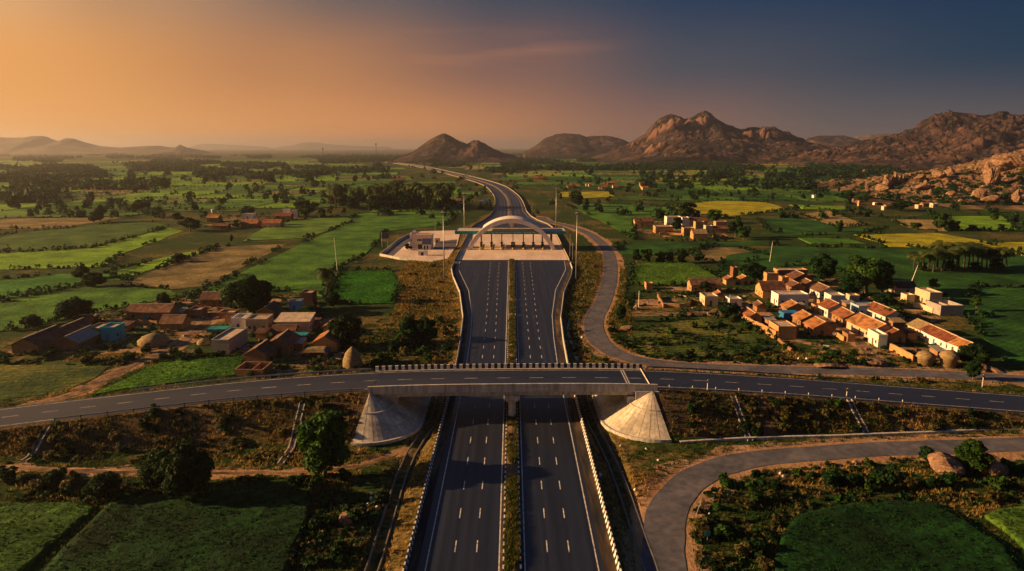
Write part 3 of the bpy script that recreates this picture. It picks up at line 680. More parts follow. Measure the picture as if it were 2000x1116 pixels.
# service road, loop road, dirt tracks
def road(name, C, hw, m, z=0.0, step=2.0, wob=.35, ends=None):
    C = resample(C, step); i = np.arange(len(C)); l = hw+wob*(fbm(i*.31, i*0+3, 2)*2); r = hw+wob*(fbm(i*.31, i*0+30, 6)*2)
    V, Fs = strip(C, [(-l, r)], z); mk(name, V, Fs, m, kind='structure')
road('service_road', SERV, 3.3, MT['asphalt_old']); road('loop_road', LOOP, 3.2, MT['asphalt_old'])
for C, hw in ((TRK1, 1.6), (TRK2, .55), (TRK3, 1.5), (TRK4, 1.5)):
    Cc = resample(C, 1.5).copy(); Cc[:, 2] = gz(Cc[:, 0], Cc[:, 1])+.06; road('dirt_track', Cc, hw, MT['track_dirt'], 0, 1.5, .9)
# fallen-in drains beside the highway
for D, lab in zip(DRAIN, ('deep dark roadside drain on the side of the striped-shadow barrier and the tree', 'long dark drain between the highway and the loop road')):
    d = thing('roadside_drain', lab, 'drain', (float(D[0][0]), float(D[0][1]), 0)); B = resample(D, 3)-np.array([D[0][0], D[0][1], 0]); B[:, 2] = -1.9
    i = np.arange(len(B)); B[:, 0] += fbm(i*.5, i*0, 3)*.35
    for s in (-1, 1):
        v, f, mm = sweep(B, s*.95, [(-.10, -.3), (.10, -.3), (.10, 1.34), (-.10, 1.34)]); mk('channel_wall', v, f, MT['concrete_dark'], mm, d)
    v, f, mm = sweep(B, 0, [(-.82, -.3), (.82, -.3), (.82, -.05), (-.82, -.05)]); mk('channel_floor', v, f, MT['concrete_dark'], mm, d)
v = [tuple(PG(a, b)) for a, b in [(1139, 520), (1147, 545), (1142, 575), (1120, 610), (1109, 640), (1117, 675), (1130, 712)]]
D = resample(spline(v, 3), 3); D[:, 2] = gz(D[:, 0], D[:, 1])
vv, ff, mm = sweep(D, 0, [(-.35, -.2), (.35, -.2), (.35, .14), (-.35, .14)]); tag(mk('drain_kerb', vv, ff, MT['concrete'], mm), 'thin pale concrete drain kerb winding between the plaza slope and the service road', 'drain')

# ------------------------------------------------------------------ crossroad and overpass
OA = OVC; OS = resample(OA, 2.0)
V, Fs = strip(OS, [(-6.55, 6.55)]); mk('crossroad', V, Fs, MT['asphalt_deck'], kind='structure')
V, Fs = strip(OS, [(-5.62, -5.46), (5.46, 5.62)], .012)
sl = np.linalg.norm(np.diff(OA[:, :2], axis=0), axis=1).sum()
for s in np.arange(2, sl-4, 7.6):
    a, b = strip(cut(OA, s, s+3.2), [(-.07, .07)], .012); k = len(V); V += a; Fs += [tuple(i+k for i in f) for f in b]
mk('road_markings', V, Fs, MT['paint'], kind='structure')
ob = thing('overpass_bridge', 'concrete overpass with a striped parapet carrying the crossroad over the highway', 'bridge', (0, 153, 0))
BC = np.array([(x, ov_y(x)-153, ov_z(x)) for x in np.arange(-32.2, 32.3, 1.15)])
v, f, mm = sweep(BC, 0, [(-7.25, -.62), (7.25, -.62), (7.25, -.03), (-7.25, -.03)]); mk('deck_slab', v, f, MT['concrete'], mm, ob)
def parapet(off, name, alt, mats, C=BC):
    v, f, mm = sweep(C, off, [(-.16, -.66), (.16, -.66), (.16, 1.05), (-.16, 1.05)], alt, 1); return mk(name, v, f, mats, mm, ob)
parapet(-7.40, 'striped_parapet', True, [MT['white'], MT['black']], np.array([(x, ov_y(x)-153, ov_z(x)) for x in np.arange(-32.2, 32.3, .76)]))
parapet(7.40, 'concrete_parapet', False, [MT['concrete']])
v, f, mm = sweep(BC, 7.40, [(-.25, 1.06), (.25, 1.06), (.25, 1.2), (-.25, 1.2)]); mk('coping', v, f, MT['concrete'], mm, ob)
for o in (-6.2, -3.1, 0, 3.1, 6.2):
    m = MB(); C = [(x, ov_y(x)-153+o, ov_z(x)) for x in np.linspace(-27.5, 27.5, 12)]
    v, f, mm = sweep(np.array(C), 0, [(-.45, -1.75), (.45, -1.75), (.45, -.63), (-.45, -.63)]); mk('girder', v, f, MT['concrete'], mm, ob)
for s in (-1, 1):
    m = MB(); m.box(s*30-2.4, s*30+2.4, -7.15, 7.15, 3.0, 6.6); m.box(s*26.6-.9, s*26.6+.9, -6.9, 6.9, 3.6, 5.55); m.build('abutment', MT['concrete'], ob)
    for t in (-1, 1):
        m = MB(); x0, x1 = sorted((s*27.4, s*32.6)); yc = 7.42*t
        m.add([(s*27.4, yc-.2, 4.2), (s*32.6, yc-.2, 6.4), (s*32.6, yc-.2, 7.0), (s*27.4, yc-.2, 7.0), (s*27.4, yc+.2, 4.2), (s*32.6, yc+.2, 6.4), (s*32.6, yc+.2, 7.0), (s*27.4, yc+.2, 7.0)],
              [(0, 1, 2, 3), (7, 6, 5, 4), (0, 4, 5, 1), (1, 5, 6, 2), (2, 6, 7, 3), (3, 7, 4, 0)]); m.build('wing_wall', MT['concrete'], ob)
    m = MB(); dx = 0
    for k in (-.28, .28):
        m.add([(s*26.4+dx+k-.14, -6.2, ov_z(26.4)+.014), (s*26.4+dx+k+.14, -6.2, ov_z(26.4)+.014), (s*26.4-dx*1.0+k+.14, 6.4, ov_z(26.4)+.014), (s*26.4-dx*1.0+k-.14, 6.4, ov_z(26.4)+.014)], [(0, 1, 2, 3)])
    m.build('expansion_joint', MT['concrete'], ob)
m = MB(); m.box(-1.7, 1.7, -7.0, 7.0, 4.85, 5.83); m.add([(-.9, -6.4, 4.1), (.9, -6.4, 4.1), (.9, 6.4, 4.1), (-.9, 6.4, 4.1), (-1.7, -7.0, 4.85), (1.7, -7.0, 4.85), (1.7, 7.0, 4.85), (-1.7, 7.0, 4.85)], [(0, 3, 2, 1), (0, 1, 5, 4), (1, 2, 6, 5), (2, 3, 7, 6), (3, 0, 4, 7)])
m.box(-.35, .35, -7.62, -7.18, 5.84, 8.6); m.build('pier_cap', MT['concrete'], ob)
for yy in (-5.4, 0, 5.4):
    m = MB(); m.lathe([(.82, -.3), (.82, 4.1)], 18, (0, yy, 0)); m.build('pier_column', MT['concrete'], ob, smooth=False)
# paved slope cones under the abutments
MT['slab'] = mat('slab', [(.34, .30, .235), (.50, .435, .335), (.60, .52, .40)], scale=.22, rough=.9, bump=.03, bscale=1.6, coord='World', fine=(1.2, .22), tone=True)
def cone(s, label):
    ax0 = 31.2; yc = ov_y(s*ax0); ht = 7.3
    c = thing('slope_cone', label, 'slope paving', (s*ax0, yc, 0), 0, 'paved cones at the bridge ends')
    path = []                                                 # crest path: near corner -> far corner, with outward directions
    for a in np.linspace(-100, 0, 18): path.append(((0, -7.3), math.radians(a)))
    for q in np.linspace(-7.3, 7.3, 7)[1:-1]: path.append(((0, q), 0.0))
    for a in np.linspace(0, 95, 16): path.append(((0, 7.3), math.radians(a)))
    R = np.linspace(0.0, 11.0, 14); V = []; n = len(R)
    for (o, a) in path:
        for r in R:
            V.append((-s*math.cos(a)*r+o[0], o[1]+math.sin(a)*r, ht-r/1.52+.16+.02*math.sin(r*3+a*5)))
        V.append((-s*math.cos(a)*(R[-1]+.05)+o[0], o[1]+math.sin(a)*(R[-1]+.05), -1.4))
    k = n+1; Fs = []; W = []; T = []; R_ = random.Random(7+s); rows = [(0, 4), (4, 7), (7, 10), (10, 13)]; np_ = len(path); cols = [(i, min(i+2, np_-1)) for i in range(0, np_-1, 2)]
    for (i0, i1) in cols:
        for (j0, j1) in rows:
            tn = R_.uniform(.80, 1.14); b = len(W)
            for i in range(i0, i1+1):
                for j in range(j0, j1+1): W.append(V[i*k+j]); T.append((tn, tn, tn*R_.uniform(.97, 1.0)))
            m_ = j1-j0+1
            for i in range(i1-i0):
                for j in range(j1-j0): q = (b+i*m_+j, b+i*m_+j+1, b+(i+1)*m_+j+1, b+(i+1)*m_+j); Fs.append(q if s < 0 else q[::-1])
    for i in range(np_-1): q = [V[i*k+n-1], V[i*k+n], V[(i+1)*k+n], V[(i+1)*k+n-1]]; b = len(W); W += q; T += [(.7, .7, .7)]*4; Fs.append((b, b+1, b+2, b+3) if s < 0 else (b+3, b+2, b+1, b))
    link('paving', mesh_np('paving', np.array(W), Fs, None, False, np.array(T)), MT['slab'], c)
    JV = []; JF = []
    for (i0, i1) in cols[1:]:                                 # dark open joints between the panels
        for j in range(n-1):
            p, q = np.array(V[i0*k+j]), np.array(V[i0*k+j+1]); a_ = path[i0][1]; tq = np.array([-s*-math.sin(a_), math.cos(a_), 0])*.035; u = np.array([0, 0, .02]); b = len(JV); JV += [p-tq+u, p+tq+u, q+tq+u, q-tq+u]; JF.append((b, b+1, b+2, b+3))
    mk('joint', JV, JF, MT['concrete_dark'], None, c)
    def ring(r0, r1, z0, z1, nm, mm_):
        W = []; G = []
        for (o, a) in path:
            for r, z in ((r0, z0), (r1, z0), (r1, z1), (r0, z1)): W.append((-s*math.cos(a)*r+o[0], o[1]+math.sin(a)*r, z))
        for i in range(len(path)-1):
            for j in range(4): q = (i*4+j, i*4+(j+1) % 4, (i+1)*4+(j+1) % 4, (i+1)*4+j); G.append(q if s > 0 else q[::-1])
        G.append((0, 1, 2, 3)); e = (len(path)-1)*4; G.append((e+3, e+2, e+1, e)); mk(nm, W, G, mm_, None, c)
    zt = ht-11.0/1.52
    ring(11.02, 11.5, -1.8, zt+.32, 'toe_wall', MT['concrete']); ring(4.85, 5.1, ht-5.1/1.52, ht-4.85/1.52+.26, 'step_rib', MT['concrete'])
cone(-1, 'shaded grey paved cone at the bridge end beside the lone tree'); cone(1, 'sunlit golden paved cone at the bridge end beside the loop road')
# drainage chutes down the embankment, toe wall
def chute(p0, p1, label, w=.55):
    A, B = PG(*p0), PG(*p1); pts = [A+(B-A)*t for t in np.linspace(0, 1, 10)]; pts = np.array([(p[0], p[1], gz1(p[0], p[1])) for p in pts])
    c = thing('drain_chute', label, 'drain chute', tuple(pts[0]), 0, 'drain chutes on the crossroad embankment'); q = pts-pts[0]
    for s in (-1, 1):
        v, f, mm = sweep(q, s*w, [(-.12, -.2), (.12, -.2), (.12, .34), (-.12, .34)]); mk('side_kerb', v, f, MT['concrete'], mm, c)
    v, f, mm = sweep(q, 0, [(-w+.12, -.2), (w-.12, -.2), (w-.12, .1), (-w+.12, .1)]); mk('channel_bed', v, f, MT['concrete_dark'], mm, c)
chute((92, 832), (46, 902), 'concrete drain chute on the embankment far along from the trees'); chute((590, 786), (548, 908), 'concrete drain chute between the lone tree and the shaded cone')
chute((1432, 776), (1466, 862), 'concrete drain chute nearest the sunlit cone'); chute((1658, 786), (1692, 848), 'concrete drain chute beside a yellow-green bush above the loop road')
C = np.array([PG(a, b) for a, b in [(1328, 864), (1400, 861), (1480, 859), (1560, 856), (1640, 854), (1700, 851), (1800, 847), (1900, 842), (2000, 837), (2100, 832)]]); C[:, 2] = -.62
v, f, mm = sweep(spline(C, 3), 0, [(-.3, -.8), (.3, -.8), (.3, .55), (-.3, .55)]); tag(mk('toe_wall', v, f, MT['concrete'], mm), 'low concrete toe wall between the embankment and the loop road', 'wall')
# guard rails along the crossroad
def guard(x0, x1, off, label, rail_m, post_m, st=4.0, railz=.62):
    xs = np.arange(x0, x1, 1.0); C = np.array([(x, ov_y(x), ov_z(x)) for x in xs]); o = C[0].copy(); C = C-o
    g = thing('guard_rail', label, 'guard rail', tuple(o), 0, 'guard rails along the crossroad')
    if rail_m is not None:
        v, f, mm = sweep(C, off, [(-.05, railz-.17), (.03, railz-.17), (.06, railz-.08), (.03, railz), (.06, railz+.08), (.03, railz+.17), (-.05, railz+.17)]); mk('rail', v, f, rail_m, mm, g)
    Cc, Nn = frame(C)
    for i in range(0, len(xs), int(st)):
        m = MB(); px, py = Cc[i, :2]+Nn[i]*(off+.1*np.sign(off)); m.box(px-.07, px+.07, py-.07, py+.07, Cc[i, 2]-.5, Cc[i, 2]+railz+.2); m.build('post', post_m, g)
guard(-86, -32.5, -6.95, 'bright steel guard rail on the village side of the crossroad', MT['steel'], MT['steel'])
guard(-96, -32.8, 6.95, 'guard rail with dark posts above the embankment and the lone tree', MT['steel'], MT['steel_dark'], 5)
guard(32.8, 82, -6.95, 'dark guard rail between the crossroad and the service road', MT['steel_dark'], MT['steel_dark'])
for i, x in enumerate(np.arange(35, 92, 5.2)):
    m = MB(); m.lathe([(.075, -.3), (.075, .55)], 8, m=1); m.lathe([(.08, .56), (.08, .95), (.03, 1.0)], 8, m=0)
    o = m.build('marker_post', [MT['white'], MT['steel_dark']]); o.location = (x, ov_y(x)-6.9, ov_z(x)); tag(o, 'short white marker post in the row along the crossroad edge above the loop road', 'marker post', 'marker posts along the crossroad')
def signpost(px, py, hpx, label, plate=True):
    p = PG(px, py); h = hpx*math.hypot(p[0]*0+p[1], CAMH)/F
    t = thing('sign_post', label, 'sign post', tuple(p)); m = MB(); m.lathe([(.09, -.3), (.09, h)], 8); m.build('pole', MT['white'], t)
    if plate: m = MB(); m.box(-.3, .3, -.14, -.1, h-.75, h-.05); m.build('plate', MT['steel'], t)
for q in ((1381, 769, 21, 'thin pale sign post at the crossroad edge above the sunlit embankment'), (1653, 778, 16, 'short pale sign post at the head of the drain chute'), (1918, 757, 26, 'pale sign post beside a young tree between the crossroad and service road')): signpost(*q)

# ------------------------------------------------------------------ toll plaza
TY = 410.0
ar = thing('toll_arch', 'wide concrete arch spanning the toll plaza in front of its canopy', 'arch', (-.3, TY, 0))
def arc_pts(half, top, n=49, z0=-.1):
    # shallow circular arch through (+-half, z0) and (0, top)
    R = (half**2+(top-z0)**2)/(2*(top-z0)); a = math.asin(half/R)
    return [(R*math.sin(t), top-R+R*math.cos(t)) for t in np.linspace(-a, a, n)]
out_ = arc_pts(26.4, 18.6); inn = arc_pts(23.7, 16.0)
def arch_mesh(pa, pb, y0, y1, lo=0, hi=49):
    V = []; Fs = []
    for i in range(lo, hi): V += [(pa[i][0], y0, pa[i][1]), (pa[i][0], y1, pa[i][1]), (pb[i][0], y1, pb[i][1]), (pb[i][0], y0, pb[i][1])]
    for i in range(hi-lo-1):
        for k in range(4): Fs.append((i*4+k, i*4+(k+1) % 4, (i+1)*4+(k+1) % 4, (i+1)*4+k))
    Fs += [(3, 2, 1, 0), tuple((hi-lo-1)*4+k for k in range(4))]; return V, Fs
V, Fs = arch_mesh(out_, inn, -1.2, 1.2)
MT['amber'] = mat('amber', [(.42, .22, .05), (.5, .28, .07)], scale=1)
MT['arch'] = mat('arch', [(.56, .49, .43), (.68, .60, .53), (.75, .67, .60)], scale=.35, rough=.8, bump=.01, coord='World', fine=(2.5, .07))
mk('arch_rib', V, Fs, MT['arch'], None, ar)
sh = [(x, z) for x, z in out_]; shi = [(x*.985, z-.45) for x, z in out_]
lo = min(i for i, (x, z) in enumerate(sh) if z > 12.4); V, Fs = arch_mesh(sh, shi, 1.22, 17, lo, 49-lo); mk('vault_shell', V, Fs, MT['arch'], None, ar)
for s in (-1, 1):
    m = MB(); m.box(s*25.2-1.1, s*25.2+1.1, -1.9, 1.9, -.1, .9); m.build('plinth', MT['concrete'], ar)
cp = thing('toll_canopy', 'long flat canopy with a teal fascia roofing the toll lanes', 'canopy', (-1.0, TY+2.2, 0))
m = MB(); m.box(-33.0, 33.0, .3, 18.0, 9.2, 10.6); m.build('roof', MT['concrete'], cp)
m = MB(); m.box(-33.2, 33.2, -.02, .28, 8.95, 10.85); fa = m.build('fascia', MT['teal'], cp)
m = MB(); m.box(-33.22, -33.0, .3, 18.2, 8.95, 10.85); m.box(33.0, 33.22, .3, 18.2, 8.95, 10.85); m.box(-33.2, 33.2, 18.0, 18.2, 8.95, 10.85); m.build('side_fascia', MT['teal'], cp)
MT['lettering'] = mat('lettering', [(.40, .60, .58), (.55, .72, .70)], scale=1, rough=.5)
def letters():
    """worn raised lettering on the fascia: a row of small characters in groups"""
    r = random.Random(3); m = MB(); x = -16.5
    for word in (3, 1, 2, 11, 6, 5, 2):
        for _ in range(word):
            k = r.choice('HEOLITANRU'); w_ = .62; z0, z1 = 9.62, 10.28; y0, y1 = -.06, -.02; t = .13
            bars = {'H': 'lrm', 'E': 'lbmt', 'O': 'lrbt', 'L': 'lb', 'I': 'c', 'T': 'ct', 'A': 'lrmt', 'N': 'lrt', 'R': 'ltmc', 'U': 'lrb'}[k]
            for b in bars:
                if b == 'l': m.box(x, x+t, y0, y1, z0, z1)
                if b == 'r': m.box(x+w_-t, x+w_, y0, y1, z0, z1)
                if b == 'c': m.box(x+w_/2-t/2, x+w_/2+t/2, y0-.003, y1, z0, z1)
                if b == 'm': m.box(x+t, x+w_-t, y0-.006, y1, z0+.26, z0+.39)
                if b == 'b': m.box(x+t, x+w_-t, y0-.006, y1, z0, z0+t)
                if b == 't': m.box(x+t, x+w_-t, y0-.006, y1, z1-t, z1)
            x += .92
        x += .7
    m.build('lettering', MT['lettering'], fa)
letters()
LX = [-18.75, -12.5, -6.25, 0.6, 7.0, 13.0, 18.6]
for x in [-24.8]+LX+[24.0]:
    for yy in (3.5, 14.5):
        m = MB(); r = .22 if abs(x) < 24 else .38; m.lathe([(r, 0), (r, 9.2)], 10, (x+1.0, yy, 0)); m.build('column', MT['steel_dark'], cp)
for i, x in enumerate(LX):
    mid_ = i == 3
    m = MB(); n = 10; pts = [(x-.75, 2.5), (x-.75, -7)]+[(x-.75*math.cos(a), -7-1.6*math.sin(a)) for a in np.linspace(0, math.pi, 8)[1:-1]]+[(x+.75, -7), (x+.75, 2.5)]
    pts = [(a, TY+9+b) for a, b in pts]+[(x+.75, TY+24), (x-.75, TY+24)]; m.prism(pts[::-1], .0, .32)
    m2 = thing('toll_island', ('broad toll island on the median line under the crown of the arch' if mid_ else ['toll island next to the arch foot on the office side', 'second toll island from the arch foot on the office side', 'toll island beside the median island on the office side', '', 'toll island beside the median island on the service-road side', 'second toll island from the arch foot on the service-road side', 'toll island next to the arch foot on the service-road side'][i]), 'toll island', (0, 0, 0), 0, 'islands between the toll lanes')
    m.build('kerbed_base', MT['concrete'], m2)
    b = MB(); b.lathe([(.62, .3), (.62, 1.15), (.5, 1.35)], 12, (x, TY-1.0, .0)); b.build('crash_cushion', MT['amber'], m2)
    b = MB(); b.tube([(x+.55, TY+6, .3), (x+.55, TY+6, 1.3)], .12, 6); b.build('gate_housing', MT['steel_dark'], m2)
    b = MB(); b.tube([(x+.6, TY+6, 1.15), (x+3.9 if i != 3 else x+3.2, TY+6, 1.2)], .05, 5); b.build('gate_arm', MT['white'], m2)
    bo = thing('toll_booth', 'wide toll booth on the median island with a pale window' if mid_ else 'dark glazed booth on the '+m2['label'].replace('toll island', 'island'), 'toll booth', (x, TY+10.5, .32), 0, 'toll booths under the canopy')
    ww = 1.15 if mid_ else .68
    b = MB(); b.box(-ww, ww, -1.6, 1.6, 0, 1.05); b.build('base_panel', MT['steel_dark'], bo)
    b = MB(); b.box(-ww+.04, ww-.04, -1.56, 1.56, 1.05, 2.35); b.build('window', MT['glass'], bo)
    b = MB(); b.box(-ww-.2, ww+.2, -1.85, 1.85, 2.35, 2.65); b.build('roof', MT['steel_dark'], bo)
    if mid_: b = MB(); b.box(-.7, .7, -1.66, -1.61, 1.1, 2.1); b.build('notice_board', MT['white'], bo)

# toll office compound
off_z = -.35
def quad(name, pts, z, m, kind='structure'):
    b = MB(); b.prism([(p[0], p[1]) for p in pts], z-.6, z); b.build(name, m, kind=kind)
cmp_ = [P(a, b, off_z)[:2] for a, b in [(743, 500), (775, 473), (812, 452), (900, 450), (893, 478), (874, 506), (845, 510), (780, 505)]]
quad('office_yard', cmp_, off_z, MT['plaza'])
quad('office_drive_and_shade', [P(a, b, off_z)[:2] for a, b in [(747, 499), (777, 474), (814, 454), (824, 456), (794, 477), (768, 500)]], off_z+.012, MT['asphalt_old']); quad('office_drive_and_shade', [P(a, b, off_z)[:2] for a, b in [(846, 488), (852, 472), (893, 468), (890, 484)]], off_z+.012, MT['asphalt_old'])  # grey drive strip by the wall; second sheet stands in for yard shadow
wl = np.array([P(a, b, off_z) for a, b in [(812, 452), (776, 472), (742, 499), (781, 507), (846, 512)]])
v, f, mm = sweep(wl, 0, [(-.15, -.8), (.15, -.8), (.15, 1.1), (-.15, 1.1)]); tag(mk('compound_wall', v, f, MT['concrete'], mm), 'low concrete wall round the toll office yard', 'wall')
o0 = P(801, 487, off_z); o1 = P(827, 487, off_z); Wd = o1[0]-o0[0]
of = thing('toll_office', 'two-storey peach toll office with a flat parapet roof and a blue lean-to', 'building', (o0[0], o0[1], off_z))
MT['peach'] = mat('peach', [(.66, .52, .42), (.78, .62, .50)], scale=.5, rough=.85, fine=(2, .08)); MT['bluepanel'] = mat('bluepanel', [(.035, .04, .085), (.05, .055, .115)], scale=1, rough=.5)
Wt = 13.2; m = MB(); m.box(0, Wt, 0, 9, -.5, 8.0); m.build('wall', MT['peach'], of)
m = MB(); m.box(-.15, Wt+.15, -.15, .2, 8.0, 8.9); m.box(-.15, Wt+.15, 8.8, 9.15, 8.0, 8.9); m.box(-.15, .2, .2, 8.8, 8.0, 8.9); m.box(Wt-.2, Wt+.15, .2, 8.8, 8.0, 8.9); m.build('parapet', MT['peach'], of)
m = MB(); m.box(.2, Wt-.2, .2, 8.8, 8.0, 8.06); m.build('roof', MT['plaza'], of)
m = MB(); m.box(1.4, 3.2, 4.5, 6.3, 8.06, 10.2); m.build('stair_head', MT['white'], of)
for x0, x1, z0, z1, nm in ((.5, 1.1, 4.8, 6.2, 'window'), (4.4, 5.2, 4.9, 6.2, 'window'), (5.5, 6.6, 4.9, 6.2, 'window'), (6.9, 7.3, 4.9, 6.2, 'window'), (4.8, 7.5, .0, 3.0, 'doorway')):
    m = MB(); m.box(x0, x1, -.05, .02, z0, z1); m.build(nm, MT['glass'], of)
m = MB(); m.box(7.9, Wt-.6, -2.6, -.01, -.4, 3.2); ann = m.build('porch', MT['white'], of)
for x0 in (8.7, 10.4): m = MB(); m.box(x0, x0+.9, -2.66, -2.6, .5, 2.6); m.build('window', MT['glass'], ann)
m = MB(); m.add([(7.6, -3.0, 3.25), (Wt, -3.0, 3.25), (Wt, -.02, 6.3), (7.6, -.02, 6.3), (7.6, -3.0, 3.42), (Wt, -3.0, 3.42), (Wt, -.02, 6.5), (7.6, -.02, 6.5)], [(0, 3, 2, 1), (4, 5, 6, 7), (0, 1, 5, 4), (1, 2, 6, 5), (2, 3, 7, 6), (3, 0, 4, 7)]); m.build('lean_to_roof', MT['bluepanel'], of)
def kiosk(px, py, w, d, h, label, m1, m2):
    p = P(px, py, off_z); t = thing('kiosk', label, 'kiosk', tuple(p)); b = MB(); b.box(0, w, 0, d, -.2, h); b.build('wall', m1, t)
    b = MB(); b.box(-.25, w+.25, -.25, d+.25, h, h+.22); b.build('roof', m2, t); b = MB(); b.box(w*.3, w*.6, -.04, .01, 0, h*.75); b.build('door', MT['glass'], t)
kiosk(817, 499.5, 5.0, 2.6, 2.4, 'small yellow-lit guard kiosk in front of the toll office', MT['white'], MT['concrete'])
kiosk(849, 475, 3.2, 3, 3.0, 'small flat-roofed hut beside the toll office on the plaza side', MT['peach'], MT['peach'])
# board on posts behind the yard
p = P(746, 484, -.5); bd = thing('sign_board', 'dark board on tall posts behind the toll office yard', 'sign board', tuple(p))
for x in (0, 3.6): m = MB(); m.lathe([(.12, 0), (.12, 9.5)], 8, (x, 0, 0)); m.build('post', MT['steel'], bd)
m = MB(); m.box(.2, 4.4, -.12, .1, 5.6, 9.4); m.build('panel', MT['steel_dark'], bd)
# lamps
def high_mast(x, y, h, label):
    t = thing('high_mast_lamp', label, 'lamp post', (x, y, gz1(x, y)), 0, 'high mast lamps round the toll plaza')
    m = MB(); m.lathe([(.34, -.2), (.24, h*.5), (.14, h)], 10); m.build('pole', MT['steel'], t, smooth=True)
    m = MB(); m.lathe([(.9, h-.55), (1.0, h-.35), (.3, h+.05)], 12); hd = m.build('ring', MT['steel'], t)
    for k in range(8):
        a = k*math.pi/4; m = MB(); m.box(-.28, .28, -.2, .2, -.22, .05); b = m.build('floodlight', MT['steel_dark'], t); b.location = (1.25*math.cos(a), 1.25*math.sin(a), h-.6); b.rotation_euler = (0, .5, a)
q = P(868, 545); high_mast(q[0], q[1], 31.5, 'tall high mast lamp standing beside the toll office yard'); q = P(1125, 548); high_mast(q[0], q[1], 31.5, 'tall high mast lamp standing beside the service road')
high_mast(-32.5, 470, 30, 'tall high mast lamp rising behind the canopy on the office side'); high_mast(32.6, 512, 31, 'tall high mast lamp rising behind the canopy on the service-road side')
def lamp(px, py, h, label, arm=1.6, z=G0):
    p = PG(px, py); t = thing('street_lamp', label, 'lamp post', tuple(p)); m = MB(); m.tube([(0, 0, -.2), (0, 0, h-.4), (-.5, 0, h), (-arm, 0, h+.1)], [.12, .09, .07, .05], 8); m.build('pole', MT['steel'], t)
    m = MB(); m.box(-arm-.7, -arm, -.16, .16, h+.03, h+.2); m.build('lamp_head', MT['steel'], t)
lamp(1039, 424, 13, 'thin lamp post on the bend just beyond the toll plaza'); lamp(850, 452, 9, 'thin lamp post at the field edge behind the toll office'); lamp(1113, 505, 14, 'thin lamp post at the plaza edge in front of the canopy end', 1.2); lamp(1118, 512, 11, 'short lamp post closest to the tall mast by the service road', 1.0)
def pole(px, py, h, label, lean=0, arm=True):
    p = PG(px, py); t = thing('utility_pole', label, 'utility pole', tuple(p)); m = MB(); m.tube([(0, 0, -.4), (lean*h, 0, h)], [.16, .10], 8); m.build('pole', MT['white'], t)
    if arm: m = MB(); m.tube([(lean*h*.93-.8, 0, h*.93), (lean*h*.93+.8, 0, h*.93)], .06, 6); m.build('crossarm', MT['steel_dark'], t)
for q in ((1247, 606, 7.5, 'pale utility pole beside the track junction on the service road', 0), (1779, 553, 8, 'leaning pale pole behind the far houses of the tiled village', .28), (1503, 512, 11, 'tall thin pole in the deep green field behind the tiled village', .08), (659, 531, 17, 'tall thin pole at the corner of the bright green plot', -.05), (1424, 606, 6, 'short pole beside the ruined white hut on the village edge', 0)): pole(*q)
# ------------------------------------------------------------------ plants
def leaves(R, pts, nrm, size, asp=.6):
    """quads at pts facing roughly nrm"""
    n = len(pts); d = nrm+R.normal(0, .55, (n, 3)); d /= np.linalg.norm(d, axis=1)[:, None]+1e-9
    t = R.normal(0, 1, (n, 3)); a = np.cross(d, t); a /= np.linalg.norm(a, axis=1)[:, None]+1e-9; b = np.cross(d, a)
    s = size*R.uniform(.6, 1.4, n)[:, None]; a = a*s; b = b*s*asp
    fold = d*s*.25
    V = np.stack([pts-a-b, pts+a-b+fold, pts+a+b, pts-a+b+fold], 1).reshape(-1, 3)
    return V, np.arange(4*n).reshape(-1, 4)
def blobs(R, W, H, base, n, flat=.75, wide=0):
    """lobes of a crown: centre, radius"""
    out = []
    for i in range(n):
        a = R.uniform(0, 2*math.pi); h = R.uniform(0, 1)
        prof = math.sin(math.pi*(.18+.72*h)) if not wide else math.sin(math.pi*(.05+.62*h))
        r = W*.5*prof*R.uniform(.25, .95)**.6
        rad = W*R.uniform(.13, .24)*(1.15-.45*h)
        z = base+(H-base)*(.12+.76*h)
        out.append((r*math.cos(a)*.8, r*math.sin(a)*.8, z, rad))
    out.append((0, 0, base+(H-base)*.45, W*.27)); return out
def crown_mesh(name, W, H, base, nl, nleaf, size, seed, flat=.8, wide=0):
    R = np.random.default_rng(seed); L_ = blobs(R, W, H, base, nl, flat, wide); w = np.array([b[3]**2 for b in L_]); k = R.choice(len(L_), nleaf, p=w/w.sum())
    c = np.array(L_)[k]; d = R.normal(0, 1, (nleaf, 3)); d /= np.linalg.norm(d, axis=1)[:, None]; d[:, 2] = np.where(R.uniform(0, 1, nleaf) < .35, np.abs(d[:, 2]), d[:, 2])
    rr = c[:, 3:4]*R.uniform(.35, 1.06, (nleaf, 1))**.5; p = c[:, :3]+d*rr*np.array([1, 1, flat]); p[:, 2] = np.maximum(p[:, 2], base*.55)
    V, Fq = leaves(R, p, d+np.array([0, 0, .25]), size)
    lt = R.uniform(.72, 1.3, len(L_))[k]*R.uniform(.7, 1.3, nleaf); tone = np.repeat(np.c_[lt*R.uniform(.95, 1.12, nleaf), lt, lt*.95], 4, 0)
    return mesh_np(name, V, Fq, None, False, np.clip(tone, .4, 1.7)), L_
def trunk_mesh(name, H, base, W, L_, seed, r0):
    R = random.Random(seed); m = MB(); top = base+(H-base)*.5
    m.tube([(0, 0, -.5), (R.uniform(-.1, .1), 0, base*.5), (R.uniform(-.25, .25), R.uniform(-.2, .2), base), (0, 0, top)], [r0*1.25, r0, r0*.85, r0*.3], 8)
    for b in L_[:6]: m.tube([(0, 0, base*R.uniform(.6, 1)), (b[0]*.5, b[1]*.5, (base+b[2])*.5), (b[0], b[1], b[2])], [r0*.55, r0*.35, r0*.12], 6, cap=False)
    return mesh_np(name, np.array(m.V), m.F)
CROWNS = {}
